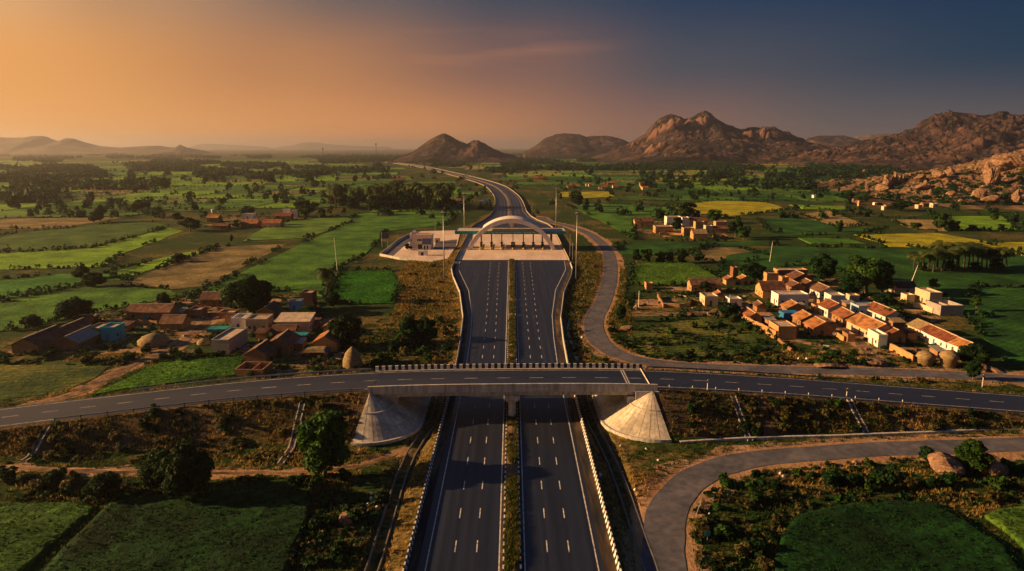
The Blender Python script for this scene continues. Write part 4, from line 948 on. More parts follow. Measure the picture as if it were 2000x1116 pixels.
def proto(key, W, H, base, nl, nleaf, size, seed, m='leaf', r0=.3, flat=.8, wide=0):
    me, L_ = crown_mesh('crown', W, H, base, nl, nleaf, size, seed, flat, wide); me.materials.append(MT[m])
    tr = trunk_mesh('trunk', H, base, W, L_, seed, r0); tr.materials.append(MT['bark']); CROWNS[key] = (me, tr, H, W)
# unit trees about 10 m tall: detailed for the near ones, lighter for the far ones
proto('round_a', 8.6, 10, 2.3, 20, 6000, .26, 1, 'leaf', .34); proto('round_b', 9.5, 10, 1.2, 24, 7000, .25, 2, 'leaf_dark', .36, .85)
proto('mango', 9.0, 10, .8, 28, 7500, .26, 3, 'leaf_dark', .40, .9); proto('spread', 13, 10, 2.6, 22, 6500, .27, 4, 'leaf', .42, .6, 1)
proto('mid_a', 8.5, 10, 1.6, 14, 1500, .55, 11, 'leaf_dark', .3); proto('mid_b', 7.5, 10, 1.2, 12, 1400, .55, 12, 'leaf_dark', .28, 1.0)
proto('mid_c', 10.5, 10, 1.6, 15, 1600, .58, 13, 'leaf', .32, .7, 1); proto('mid_d', 6.2, 10, 1.0, 10, 1200, .52, 14, 'leaf', .25, 1.1)
proto('thin', 6.5, 10, 3.2, 9, 620, .42, 15, 'leaf', .22, .8)
MT['bark_dark'] = mat('bark_dark', [(.035, .026, .02), (.07, .05, .036)], scale=2, rough=.95)
def palm_mesh(seed, H, lean, nf=26):
    R = random.Random(seed); m = MB(); pts = [(lean*(t**1.6)*H, .1*math.sin(3*t), H*t-.4*(1-t)) for t in np.linspace(0, 1, 9)]
    m.tube(pts, list(np.linspace(.26, .14, 9)), 8); tr = mesh_np('trunk', np.array(m.V), m.F); tr.materials.append(MT['bark_dark'])
    V = []; Fs = []; T = []; c = np.array(pts[-1])
    for i in range(nf):
        a = i*2.4+R.uniform(-.2, .2); up = R.uniform(-.6, 1.0); Ln = R.uniform(3.6, 4.8); n = 9; tone = R.uniform(.7, 1.25)
        dry = i % 9 == 4
        dirh = np.array([math.cos(a), math.sin(a), 0]); side = np.array([-dirh[1], dirh[0], 0])
        spine = []; q = c.copy(); ang = up
        for j in range(n+1):
            spine.append(q.copy()); q = q+(dirh*math.cos(ang)+np.array([0, 0, 1])*math.sin(ang))*Ln/n; ang -= (1.75+.5*up)/n
        for j in range(n):
            wj = .8*math.sin(math.pi*min(1, (j+1.2)/(n+1)))+.12
            for s in (-1, 1):
                for e in (0.0, .5):
                    p = spine[j]+(spine[j+1]-spine[j])*e; p2 = p+(spine[j+1]-spine[j])*.36
                    tip = side*s*wj+np.array([0, 0, -.32*wj])+(spine[j+1]-spine[j])*.55
                    k = len(V); V += [p, p2, p2+tip, p+tip*.92]; Fs.append((k, k+1, k+2, k+3))
                    col = (1.7*tone, 1.25*tone, .9*tone) if dry else (tone, tone, tone)
                    T += [col]*4
    cr = mesh_np('fronds', np.array(V), Fs, None, False, np.array(T)); cr.materials.append(MT['leaf_palm']); return cr, tr, H, 7
CROWNS['palm_a'] = palm_mesh(1, 10, .02); CROWNS['palm_b'] = palm_mesh(2, 10, .10); CROWNS['palm_c'] = palm_mesh(3, 10, -.07, 14)
TREES = []
def tree(key, x, y, h, label, wfac=1.0, rz=None, group=None, name=None, z=None):
    me, tr, H, W = CROWNS[key]; s = h/H; palm = key.startswith('palm'); z = gz1(x, y) if z is None else z
    t = thing(name or ('palm_tree' if palm else 'tree'), label, 'palm tree' if palm else 'tree', (x, y, z), (x*7.3+y*3.1) % 6.28 if rz is None else rz, group)
    t.scale = (s*wfac, s*wfac, s)
    a = bpy.data.objects.new('fronds' if palm else 'crown', me); COL.objects.link(a); a.parent = t
    b = bpy.data.objects.new('trunk', tr); COL.objects.link(b); b.parent = t
    TREES.append((x, y, h)); return t
def tpx(key, px, py, hpx, label, wpx=None, group=None, **k):
    p = PG(px, py); t = (CAMH-p[2])/(SP+(py-558)/F*CP); h = hpx*t/F; W = CROWNS[key][3]*h/CROWNS[key][2]
    return tree(key, p[0], p[1], h, label, (wpx*t/F)/W if wpx else 1.0, group=group, z=p[2], **k)
NEAR = [
 ('round_a', 634, 932, 132, 122, 'lone leafy tree with a bare trunk below the shaded cone'), ('mango', 372, 978, 122, 96, 'dense many-lobed tree at the edge of the dark crop field'),
 ('round_b', 318, 952, 82, 72, 'smaller bright-edged tree leaning against the dense field-edge tree'), ('round_b', 206, 978, 58, 70, 'low dark tree on the bund between the two dark fields'),
 ('mango', 488, 612, 76, 96, 'largest tree of the dirt-track village, behind the white roofless house'), ('mango', 676, 676, 68, 66, 'glossy dark tree beside the orange-roofed house and haystack'),
 ('round_b', 800, 668, 56, 44, 'left half of the pair of dark trees below the bright green plot'), ('mango', 832, 668, 52, 48, 'right half of the pair of dark trees below the bright green plot'),
 ('mango', 148, 632, 54, 68, 'wide dark tree behind the turquoise house'), ('round_b', 62, 640, 26, 44, 'low rounded tree at the left end of the dirt-track village'),
 ('round_b', 320, 596, 26, 30, 'small tree behind the long maroon-roofed house'), ('palm_a', 640, 590, 62, None, 'single palm beside the bright green plot'),
 ('round_b', 652, 602, 34, 30, 'small dark tree in front of the single palm'), ('round_b', 604, 624, 30, 56, 'low spreading tree beside the brick box house'),
 ('mango', 1605, 548, 56, 52, 'dark round tree behind the top of the tiled village'), ('spread', 1692, 574, 74, 90, 'twisted spreading tree behind the tiled village street'),
 ('round_b', 1660, 576, 44, 50, 'bushy lower tree in front of the twisted spreading tree'), ('round_a', 1722, 574, 56, 50, 'leafy tree on the field side of the twisted spreading tree'),
 ('mango', 1470, 545, 34, 50, 'rounded tree behind the brick tower at the village edge'), ('round_a', 1897, 922, 64, 66, 'fresh green tree beside the brown boulder by the loop road'),
 ('palm_c', 1340, 612, 30, None, 'short bushy palm in a yard beside the village track'), ('round_b', 1376, 572, 24, 26, 'small tree in front of the long maroon house'), ('round_b', 1425, 622, 32, 44, 'dark tree over the sandy village track'),
 ('round_b', 1213, 628, 34, 22, 'narrow dark tree at the junction of village track and service road'), ('round_a', 1745, 628, 30, 50, 'bushy tree between the blue-walled house and the roofless compound'),
 ('round_b', 1725, 600, 30, 44, 'bushy dark tree behind the blue-walled house'), ('mango', 1900, 714, 44, 62, 'wide dark tree at the lower end of the tiled village'), ('thin', 1906, 610, 34, 24, 'thin pale tree in the dark field beyond the roofless compound'), ('thin', 1820, 570, 26, 26, 'thin feathery tree behind the cream unfinished house'),
 ('mango', 184, 560, 30, 44, 'taller of two dark trees on the bund beyond the dirt-track village'), ('round_b', 160, 544, 26, 34, 'smaller of two dark trees on the bund beyond the dirt-track village'), ('round_b', 350, 512, 18, 26, 'bushy tree on the hedge above the brown fallow'),
 ('mid_b', 183, 436, 22, 20, 'small dark tree touching the tall twin-crowned tree'), ('mid_a', 197, 434, 33, 26, 'tall twin-crowned tree standing alone in the yellow-green fields'),
 ('mid_a', 276, 412, 22, 36, 'ragged dark tree beyond the twin-crowned tree'), ('mid_a', 95, 377, 26, 30, 'big round tree in front of the left woodland edge'), ('mid_c', 322, 372, 24, 26, 'pale green spreading tree among dotted bushes'),
 ('mid_b', 348, 432, 16, 24, 'flat-topped dark tree at the edge of the red-roofed hamlet'), ('mid_a', 372, 452, 26, 50, 'dark thicket tree in front of the red-roofed hamlet'), ('palm_a', 436, 420, 30, None, 'single palm rising behind the red-roofed hamlet'), ('mid_a', 484, 424, 22, 28, 'dark tree behind the red-roofed hamlet'),
 ('mid_c', 598, 424, 32, 50, 'large pale green tree next to the pink house'), ('mid_a', 453, 474, 16, 8, 'little upright tree on the brown fallow edge'), ('mid_a', 32, 450, 10, 8, 'tiny tree at the far left end of the brown plot'),
 ('mid_a', 590, 381, 14, 14, 'first of the round trees strung across the mid fields'), ('mid_b', 611, 383, 12, 14, 'second of the round trees strung across the mid fields'), ('mid_a', 632, 383, 12, 9, 'closer-set round tree of a pair in the mid fields'), ('mid_a', 664, 382, 10, 9, 'small round tree short of the palm wood'),
 ('mid_a', 694, 357, 15, 13, 'single round tree on open green beyond the palm wood'), ('mid_b', 672, 418, 12, 10, 'dark little tree on the boundary in front of the palm wood'), ('mid_d', 615, 366, 13, 16, 'leafy tree beside the thin field bund'),
 ('mid_a', 1128, 404, 29, 27, 'large rounded tree beyond the service-road mast lamp'), ('mid_b', 1146, 403, 15, 10, 'small companion beside the large rounded tree'), ('mid_b', 1095, 392, 14, 7, 'slim tree beside the mustard strip'),
 ('mid_b', 1321, 452, 27, 27, 'round black-green tree in the middle of the flat-roofed hamlet'), ('mid_c', 1335, 426, 30, 50, 'broad spreading tree behind the white hamlet houses'), ('mid_b', 1290, 430, 20, 30, 'bushy tree behind the lit gable of the hamlet'), ('mid_b', 1361, 427, 16, 15, 'compact round tree behind the hamlet roofs'), ('mid_c', 1394, 436, 26, 28, 'loose tree at the mustard field edge behind the hamlet'),
 ('mid_a', 1436, 464, 42, 30, 'tall square-headed tree at the end of the flat-roofed hamlet'), ('mid_c', 1452, 468, 26, 30, 'lighter bushy tree leaning on the square-headed tree'),
 ('mid_b', 1243, 513, 26, 20, 'first tree in the row behind the pale plot'), ('mid_c', 1261, 514, 28, 28, 'bright rounded tree in the row behind the pale plot'), ('mid_d', 1290, 514, 26, 18, 'narrow tree in the row behind the pale plot'), ('mid_b', 1308, 514, 22, 18, 'dark tree in the middle of the row behind the pale plot'), ('mid_a', 1332, 514, 26, 24, 'square tree near the end of the row behind the pale plot'), ('mid_a', 1367, 512, 20, 24, 'last tree of the row, beside the brown plot'),
 ('mid_c', 1833, 451, 34, 30, 'tall forked tree on the straw-coloured plot'), ('mid_d', 1862, 450, 22, 26, 'umbrella-shaped tree beside the tall forked tree'), ('mid_c', 1788, 449, 14, 22, 'low tree on the edge of the straw-coloured plot'), ('mid_d', 1638, 454, 26, 17, 'solitary upright tree in the deep green field'), ('mid_b', 1524, 456, 11, 12, 'small round tree at the near end of the straw strip'),
 ('mid_c', 1942, 432, 16, 20, 'round tree on the yellow-green strip near the rocks'), ('mid_b', 1955, 452, 14, 18, 'lowest tree on the yellow-green strip near the rocks'), ('mid_b', 1900, 450, 10, 26, 'hedge-like tree beside the umbrella-shaped tree'),
 ('mid_a', 1655, 393, 21, 30, 'big dark tree at the tip of the boulder slope'), ('mid_a', 1760, 412, 20, 46, 'dark spreading tree among the cottages below the boulder slope'), ('mid_b', 1250, 442, 14, 22, 'dark tree leaning to the first hamlet gable'),
 ('mid_b', 797, 489, 13, 16, 'small dark tree standing in the toll office yard'), ('mid_a', 430, 446, 18, 24, 'tree hiding the end of the long mud house of the red-roofed hamlet'), ('mid_b', 462, 446, 16, 18, 'dark tree between the roofs of the red-roofed hamlet'), ('mid_a', 545, 440, 18, 22, 'tree in front of the rear red roof beside the pink house'),
 ('round_b', 1900, 742, 40, 30, 'young tree between the crossroad guard rail and service road'),
]
for i, (k, px, py, h, wd, lab) in enumerate(NEAR): tpx(k, px, py, h, lab, wd)
r_0 = random.Random(4)
for i, (px, py, h, k) in enumerate([(1785, 528, 46, 'b'), (1802, 531, 50, 'a'), (1822, 533, 58, 'a'), (1838, 531, 64, 'b'), (1846, 530, 54, 'c'), (1858, 526, 58, 'a'), (1872, 527, 50, 'c'), (1890, 528, 52, 'a'), (1908, 529, 54, 'b'), (1926, 528, 48, 'a'), (1941, 527, 46, 'c'), (1956, 524, 44, 'a'), (1966, 521, 42, 'b'), (1793, 525, 44, 'c'), (1812, 527, 52, 'b'), (1830, 526, 55, 'c'), (1865, 531, 56, 'b'), (1882, 523, 52, 'a'), (1899, 524, 50, 'c'), (1917, 523, 50, 'a'), (1934, 523, 48, 'b'), (1948, 529, 50, 'b')]):
    lab = ['leaning outermost palm of the grove, nearest the tiled village', 'second palm of the grove counting from the tiled village'] + ['']*20
    tpx('palm_'+k, px, py, h*r_0.uniform(.6, .95), 'palm in the grove beyond the tiled village' if i > 1 else lab[i], h*.95, group='palms in the grove beyond the tiled village')
r_ = random.Random(12)
for px, py, h, w_ in ((1800, 530, 18, 24), (1856, 529, 20, 26), (1905, 530, 18, 26), (1946, 528, 24, 30)): tpx('mid_b', px, py, h, 'dark bushy tree filling the shade under the palm grove', w_, group='bushy trees under the palm grove')
for i in range(48):
    u = r_.random(); px = 645+u*235; py = 411-r_.random()*9+ (3 if px > 850 else 0)
    tpx('palm_'+r_.choice('abc'), px, py, r_.uniform(30, 46), 'palm in the dark palm wood in the mid fields', group='palms of the dark palm wood')
for i in range(40):
    px = r_.uniform(640, 890); py = 412-r_.random()*12
    tpx('mid_'+r_.choice('ab'), px, py, r_.uniform(16, 27), 'dark broad-leaved tree among the palms of the palm wood', r_.uniform(18, 30), group='broad-leaved trees of the palm wood')

# single-mesh trees for the far fields, about 10 m tall
MT['leaf_far'] = leafmat('leaf_far', [(.004, .016, .006), (.010, .030, .008), (.021, .048, .011)])
def far_mesh(seed, W, n, size, base=.8):
    R = np.random.default_rng(seed); L_ = blobs(R, W, 10, base, 8); w_ = np.array([b[3]**2 for b in L_]); k = R.choice(len(L_), n, p=w_/w_.sum()); c = np.array(L_)[k]
    d = R.normal(0, 1, (n, 3)); d /= np.linalg.norm(d, axis=1)[:, None]; p = c[:, :3]+d*c[:, 3:4]*R.uniform(.4, 1.0, (n, 1))**.5; p[:, 2] = np.maximum(p[:, 2], .5)
    V, Fq = leaves(R, p, d, size, .8); tone = np.repeat(np.repeat(R.uniform(.75, 1.25, n), 4)[:, None], 3, 1)
    m = MB(); m.tube([(0, 0, -.5), (0, 0, 4)], [.3, .2], 5, cap=False); nv = len(V)
    V2 = np.vstack([V, np.array(m.V)]); F2 = [tuple(f) for f in Fq]+[tuple(i+nv for i in f) for f in m.F]; mi = [0]*len(Fq)+[1]*len(m.F)
    me = mesh_np('far_tree', V2, F2, mi, False, np.vstack([tone, np.ones((len(m.V), 3))])); me.materials.append(MT['leaf_far']); me.materials.append(MT['bark']); return me
FAR = [far_mesh(50, 9, 340, .85), far_mesh(51, 7.5, 300, .85), far_mesh(52, 11, 360, .9), far_mesh(53, 6, 260, .8)]
ZONES = [('small dark tree in the open fields on the toll office side', 'trees dotted over the fields on the toll office side'), ('small dark tree in the open fields between the highway and the bare-domed hill', 'trees dotted over the fields between the highway and the hills')]
def far_tree(x, y, h, wf=1.0, label=None, group=None):
    side = 0 if x < np.interp(y, HWC[:, 1], HWC[:, 0]) else 1
    o = bpy.data.objects.new('tree', r_.choice(FAR)); COL.objects.link(o); o.location = (x, y, G0); o.rotation_euler = (0, 0, r_.uniform(0, 6.28)); s = h/10; o.scale = (s*wf, s*wf, s)
    tag(o, label or ZONES[side][0], 'tree', group or ZONES[side][1]); TREES.append((x, y, h)); return o
def clear(x, y, m=10):
    if y < 640 and abs(x) < hw_half(y)+m: return False
    X = np.array([x]); Y = np.array([y])
    if near(X, Y, HWC[::8])[0][0] < 15+m: return False
    if near(X, Y, SERV[::3])[0][0] < 6: return False
    if any(math.hypot(a-x, b-y) < 6 for a, b, h in TREES): return False
    return True
def scatter_far():
    n = 0; cand = []
    for q in FEDGE:
        for i in range(4):
            a, b = q[i], q[(i+1) % 4]
            for _ in range(2):
                t = r_.random(); cand.append(a+(b-a)*t+np.array([r_.uniform(-3, 3), r_.uniform(-3, 3)]))
    r_.shuffle(cand)
    cnt = [0, 0]
    for c in cand:
        x, y = c; d = math.hypot(x, y)
        if d < 420 or d > 2300 or abs(x) > y*.82: continue
        side = 0 if x < np.interp(y, HWC[:, 1], HWC[:, 0]) else 1
        if cnt[side] >= 90: continue
        if r_.random() > (.9 if d > 800 else .5) or not clear(x, y): continue
        h = r_.choice([4, 5, 6, 7, 8, 9, 10, 12, 13]); far_tree(x, y, h, r_.uniform(.8, 1.3)); cnt[side] += 1
scatter_far()

# woodland belts far away: masses of crowns
def woodland():
    R = np.random.default_rng(9); pts = []
    def belt(px0, px1, py0, py1, n, patch=True):
        px = R.uniform(px0, px1, n*3); py = R.uniform(py0, py1, n*3); k = vnoise(px/46, py/5.5, 77) > .48 if patch else np.ones(n*3, bool)
        for a, b in list(zip(px[k], py[k]))[:n]:
            p = P(a, b); pts.append((p[0], p[1]))
    belt(-60, 420, 302, 336, 2600); belt(-60, 260, 326, 356, 800); belt(-60, 110, 352, 398, 260); belt(380, 760, 304, 326, 1700); belt(380, 640, 322, 356, 600); belt(0, 330, 352, 372, 110); belt(620, 760, 330, 352, 120)
    belt(690, 830, 304, 318, 700, False); belt(760, 1000, 303, 318, 600); belt(840, 1010, 322, 340, 260); belt(1000, 1240, 302, 328, 1500); belt(1010, 1280, 326, 334, 420); belt(1230, 1620, 315, 333, 1300); belt(1380, 1700, 322, 350, 700); belt(1560, 1760, 326, 372, 480); belt(1250, 1560, 336, 372, 170); belt(1640, 1990, 322, 348, 700)
    for c in FEDGE:                                            # hedges along the field edges
        for i in range(4):
            if r_.random() < .42:
                a, b = c[i], c[(i+1) % 4]; L_ = np.linalg.norm(b-a)
                for t in np.arange(0, L_, 5.5):
                    if R.uniform() < .55: q = a+(b-a)*t/L_+R.normal(0, 1.2, 2); pts.append((q[0], q[1], 1))
    for _ in range(1500):
        px = R.uniform(-20, 2020); py = 318+R.uniform(0, 1)**1.9*110; p = P(px, py)
        if vnoise(np.array([px/34]), np.array([py/7]), 19)[0] < .45: continue
        if not any(inpoly(p[:1], p[1:2], v)[0] for v in VILL): pts.append((p[0], p[1], 1, 1))
    for q, c_, h_ in FPOLY:
        for i in range(len(q)):
            a, b = np.array(q[i]), np.array(q[(i+1) % len(q)]); L_ = np.linalg.norm(b-a)
            if min(a[1], b[1]) < 190: continue
            for t in np.arange(0, L_, 3.0):
                if vnoise(np.array([t/22+a[0]]), np.array([a[1]]), 6)[0] > .48: z_ = a+(b-a)*t/L_+R.normal(0, .9, 2); pts.append((z_[0], z_[1], 1))
    A = np.array([(p[0], p[1]) for p in pts]); d = near(A[:, 0], A[:, 1], HWC[::6])[0]; d2 = near(A[:, 0], A[:, 1], SERV[::3])[0]
    pts = [p for p, e, e2 in zip(pts, d, d2) if e > (32 if len(p) == 2 else 19) and e2 > 8 and not (p[1] < 640 and abs(p[0]) < hw_half(p[1])+6)]
    Vs = []; Fs = []; T = []; nb = 0
    for p in pts:
        hedge = len(p) == 3; h = R.uniform(3.2, 8.5) if len(p) == 4 else R.uniform(1.2, 3.2) if hedge else R.uniform(6, 13); W = h*R.uniform(.7, 1.1) if hedge else h*R.uniform(.75, 1.25); n = 16 if hedge else 34 if len(p) == 4 else 30
        d = R.normal(0, 1, (n, 3)); d /= np.linalg.norm(d, axis=1)[:, None]; d[:, 2] = np.abs(d[:, 2])*1.0; lob = 1+.35*np.sin(d[:, 0]*4+p[0])*np.cos(d[:, 1]*4+p[1])
        q = np.array([p[0], p[1], G0+h*.15])+d*np.array([W*.55, W*.55, h*.82])*(lob*R.uniform(.75, 1.02, n))[:, None]
        V, Fq = leaves(R, q, d+np.array([0, 0, .2]), max(.45, h*.17), .8); Vs.append(V); Fs.append(Fq+nb); nb += len(V); T.append(np.full(len(V), R.uniform(.7, 1.35))*np.repeat(R.uniform(.8, 1.2, n), 4))
    t = np.concatenate(T); link('woodland', mesh_np('woodland', np.vstack(Vs), np.vstack(Fs), None, False, np.c_[t, t, t]), MT['leaf_far'], kind='stuff')
woodland()

# shrubs near the roads: copies of a few meshes
def shrub_mesh(seed, W, H, n, size, m):
    me, _ = crown_mesh('shrub', W, H, -.1, 9, n, size, seed, .8, 1); me.materials.append(MT[m]); return me
SHR = {'g': [shrub_mesh(80+i, 2.6, 2.0, 520, .16, 'leaf_dark') for i in range(3)], 'b': [shrub_mesh(90+i, 2.4, 1.8, 480, .16, 'leaf') for i in range(3)], 'd': [shrub_mesh(95+i, 2.2, 1.5, 420, .13, 'leaf_dry') for i in range(2)]}
NSH = [0]
def shrub(x, y, s, k, label, group, name='shrub'):
    o = bpy.data.objects.new(name, r_.choice(SHR[k])); COL.objects.link(o); o.location = (x, y, gz1(x, y)-.05); o.rotation_euler = (0, 0, r_.uniform(0, 6.28)); o.scale = (s*r_.uniform(.85, 1.3), s*r_.uniform(.85, 1.3), s*r_.uniform(.8, 1.1))
    return tag(o, label, 'shrub', group)
def shrubs(poly, n, ks, s0, s1, label, group):
    c = 0; k = 0; lo = np.min(poly, 0); hi = np.max(poly, 0)
    while c < n and k < n*40:
        k += 1; px, py = r_.uniform(lo[0], hi[0]), r_.uniform(lo[1], hi[1])
        if not inpoly(np.array([px]), np.array([py]), poly)[0]: continue
        p = PG(px, py)
        if abs(p[0]) < hw_half(p[1])+1.8 and p[1] < 640: continue
        if any(near(p[:1], p[1:2], C)[0][0] < w_ for C, w_ in ((SERV, 5), (LOOP, 5), (TRK1, 2.6), (TRK3, 2.6), (TRK4, 2.6), (OVC[2:-2], 7.6))): continue
        if 24 < abs(p[0]) < 34 and abs(p[1]-153) < 20: continue
        shrub(p[0], p[1], r_.uniform(s0, s1), r_.choice(ks), label, group); c += 1
shrubs([(1180, 720), (1205, 560), (1235, 560), (1240, 600), (1200, 640), (1260, 690), (1240, 700)], 10, 'gb', .7, 1.5, 'bush crowding the outer edge of the service road bend', 'bushes round the service road bend')
shrubs([(1120, 520), (1140, 520), (1165, 520), (1150, 600), (1135, 640), (1150, 700), (1110, 712), (1100, 640)], 10, 'gd', .6, 1.3, 'bush on the dark strip between the plaza barrier and service road', 'bushes between the plaza barrier and the service road')
shrubs([(0, 850), (100, 838), (560, 790), (690, 775), (690, 880), (560, 900), (60, 905), (0, 905)], 30, 'gdd', .5, 1.4, 'scrubby bush on the embankment beside the lone tree', 'bushes on the shaded embankment')
shrubs([(1330, 780), (1420, 778), (1660, 792), (2000, 815), (2000, 835), (1700, 846), (1340, 856)], 34, 'gdd', .5, 1.3, 'scrubby bush on the embankment above the loop road', 'bushes on the embankment above the loop road')
shrubs([(0, 925), (280, 930), (600, 950), (620, 1000), (600, 1110), (700, 1110), (770, 940), (700, 930), (0, 985)], 34, 'ggd', .6, 1.7, 'dark bush on the rough ground beside the dark crop field', 'bushes between the dark crop field and the drain')
shrubs([(1360, 960), (1480, 915), (1800, 895), (2000, 910), (2000, 990), (1860, 985), (1640, 985), (1540, 1010), (1500, 1116), (1380, 1116), (1350, 1030)], 44, 'gbd', .6, 1.8, 'bush on the rough ground inside the loop road', 'bushes inside the loop road')
shrubs([(0, 690), (450, 690), (460, 700), (200, 715), (0, 712)], 20, 'gg', .8, 1.5, 'hedge bush along the front of the dirt-track village', 'hedge bushes before the dirt-track village')
shrubs([(460, 735), (560, 735), (720, 700), (870, 600), (880, 700), (800, 715), (720, 725), (560, 748)], 30, 'gbd', .8, 1.9, 'bush on the rough slope between the haystack and the striped barrier', 'bushes between the haystack and the highway')
shrubs([(780, 530), (860, 520), (880, 580), (890, 640), (800, 640)], 16, 'gd', .6, 1.4, 'bush on the golden bank below the toll office', 'bushes on the bank below the toll office')
shrubs([(1240, 700), (1500, 690), (1700, 715), (1700, 722), (1400, 715), (1280, 706)], 16, 'gd', .7, 1.4, 'bush along the verge between the service road and the weedy plot', 'bushes on the service road verge')
shrubs([(1580, 690), (1700, 690), (1740, 720), (1600, 715)], 12, 'gb', .7, 1.4, 'bush on the rubble patch before the tiled village', 'bushes before the tiled village')
shrubs([(1260, 640), (1440, 626), (1500, 660), (1480, 690), (1280, 680)], 22, 'gbd', .6, 1.3, 'weedy bush inside the rough plot enclosed by the service road', 'bushes in the rough plot')
shrubs([(1270, 600), (1320, 560), (1500, 590), (1600, 640), (1640, 690), (1480, 690), (1380, 605)], 14, 'gb', .6, 1.4, 'bush among the yards of the tiled village', 'bushes in the tiled village')
shrubs([(30, 680), (240, 600), (560, 600), (640, 640), (560, 720), (240, 690)], 18, 'gg', .6, 1.5, 'bush among the yards of the dirt-track village', 'bushes in the dirt-track village')
shrub(*PG(1637, 795)[:2], 1.2, 'b', 'yellow-green bush halfway down the embankment by the second chute', None)
shrubs([(1300, 735), (1700, 738), (2000, 752), (2000, 762), (1600, 745)], 9, 'gd', .5, 1.1, 'low bush on the strip between the crossroad and service road', 'bushes between the crossroad and service road')

# grasses: uncountable ground cover
def grasses():
    R = np.random.default_rng(4); acc = {'grass': [], 'grass_gold': []}
    def put(x, y, k, h):
        acc[k].append(np.c_[x, y, np.broadcast_to(h, len(x))])
    n = 110000; x = R.uniform(-130, 130, n); y = R.uniform(78, 235, n); ok = np.abs(x) < (y+25)*.86
    e = np.abs(x)-hw_half(y); ok &= e > 1.0
    for C, wd in ((SERV, 4.3), (LOOP, 4.4), (TRK1, 2.4), (TRK2, 1.2), (OVC[3:-3], 7.2)): ok &= near(x, y, C)[0] > wd
    for D in DRAIN: ok &= near(x, y, D)[0] > 1.3
    ok &= ~((np.abs(x) > 17) & (np.abs(x) < 33) & (np.abs(y-152) < 20))
    for q, c, h in FPOLY: ok &= ~inpoly(x, y, q)
    for q in VILL[:2]: ok &= ~inpoly(x, y, q)
    ok &= (vnoise(x/4, y/4, 31)+.35*vnoise(x/1.2, y/1.2, 32) > .46) | ((e < 8) & (R.uniform(0, 1, n) < .8))
    x, y, e = x[ok], y[ok], e[ok]; g = ((e < 7.5) & (R.uniform(0, 1, len(x)) < .8)) | (vnoise(x/11, y/11, 35) > .62)
    put(x[g], y[g], 'grass_gold', R.uniform(.3, .75, g.sum())); put(x[~g], y[~g], 'grass', R.uniform(.25, .7, (~g).sum()))
    n = 26000; x = R.uniform(33, 125, n)*R.choice([-1, 1], n); y = ov_y(x)+R.choice([-1, -1, 1], n)*R.uniform(7.6, 17, n); ok = (gz(x, y) > G0+.5) & (near(x, y, LOOP)[0] > 4.4) & (vnoise(x/5, y/5, 71) > .36); x, y = x[ok], y[ok]; g = R.uniform(0, 1, len(x)) < .7; put(x[g], y[g], 'grass_gold', R.uniform(.25, .6, g.sum())); put(x[~g], y[~g], 'grass', R.uniform(.25, .6, (~g).sum()))
    n = 26000; y = R.uniform(235, 400, n); s = R.choice([-1, 1], n); x = s*(hw_half(y)+R.uniform(1, 26, n)); ok = near(x, y, SERV)[0] > 4.5
    for q, c, h in FPOLY: ok &= ~inpoly(x, y, q)
    ok &= ~inpoly(x, y, [tuple(p) for p in cmp_]); x, y = x[ok], y[ok]; g = R.uniform(0, 1, len(x)) < np.where(x < 0, .75, .4)
    put(x[g], y[g], 'grass_gold', R.uniform(.4, 1.0, g.sum())); put(x[~g], y[~g], 'grass', R.uniform(.4, 1.1, (~g).sum()))
    y = R.uniform(40, 371, 22000); x = R.uniform(-1.05, 1.05, 22000); ok = vnoise(x, y/5, 3) > .3; g = (R.uniform(0, 1, 22000) < .3) & ok; ok &= ~g; put(x[ok], y[ok], 'grass', R.uniform(.3, .8, ok.sum())); put(x[g], y[g], 'grass_gold', R.uniform(.3, .7, g.sum()))
    for k, a in acc.items():
        a = np.vstack(a); z = gz(a[:, 0], a[:, 1]); md = np.abs(a[:, 0]) < 1.3; z = np.where(md & (a[:, 1] < 372), .26, z); nb = 4; n = len(a)
        ang = R.uniform(0, 6.28, (n, nb)); h = a[:, 2:3]*R.uniform(.6, 1.2, (n, nb)); sp = h*R.uniform(.2, .7, (n, nb)); w_ = h*.16
        ox = a[:, 0:1]+R.normal(0, .12, (n, nb)); oy = a[:, 1:2]+R.normal(0, .12, (n, nb)); oz = np.broadcast_to(z[:, None]-.05, (n, nb))
        ca, sa = np.cos(ang), np.sin(ang); p0 = np.stack([ox-sa*w_, oy+ca*w_, oz], -1); p1 = np.stack([ox+sa*w_, oy-ca*w_, oz], -1); p2 = np.stack([ox+ca*sp, oy+sa*sp, oz+h], -1)
        V = np.stack([p0, p1, p2], 2).reshape(-1, 3); F3 = np.arange(len(V)).reshape(-1, 3); t = np.repeat(np.repeat(R.uniform(.65, 1.35, n), nb), 3)
        link('grass' if k == 'grass' else 'dry_grass', mesh_np(k, V, F3, None, False, np.c_[t, t, t]), MT[k], kind='stuff')
grasses()
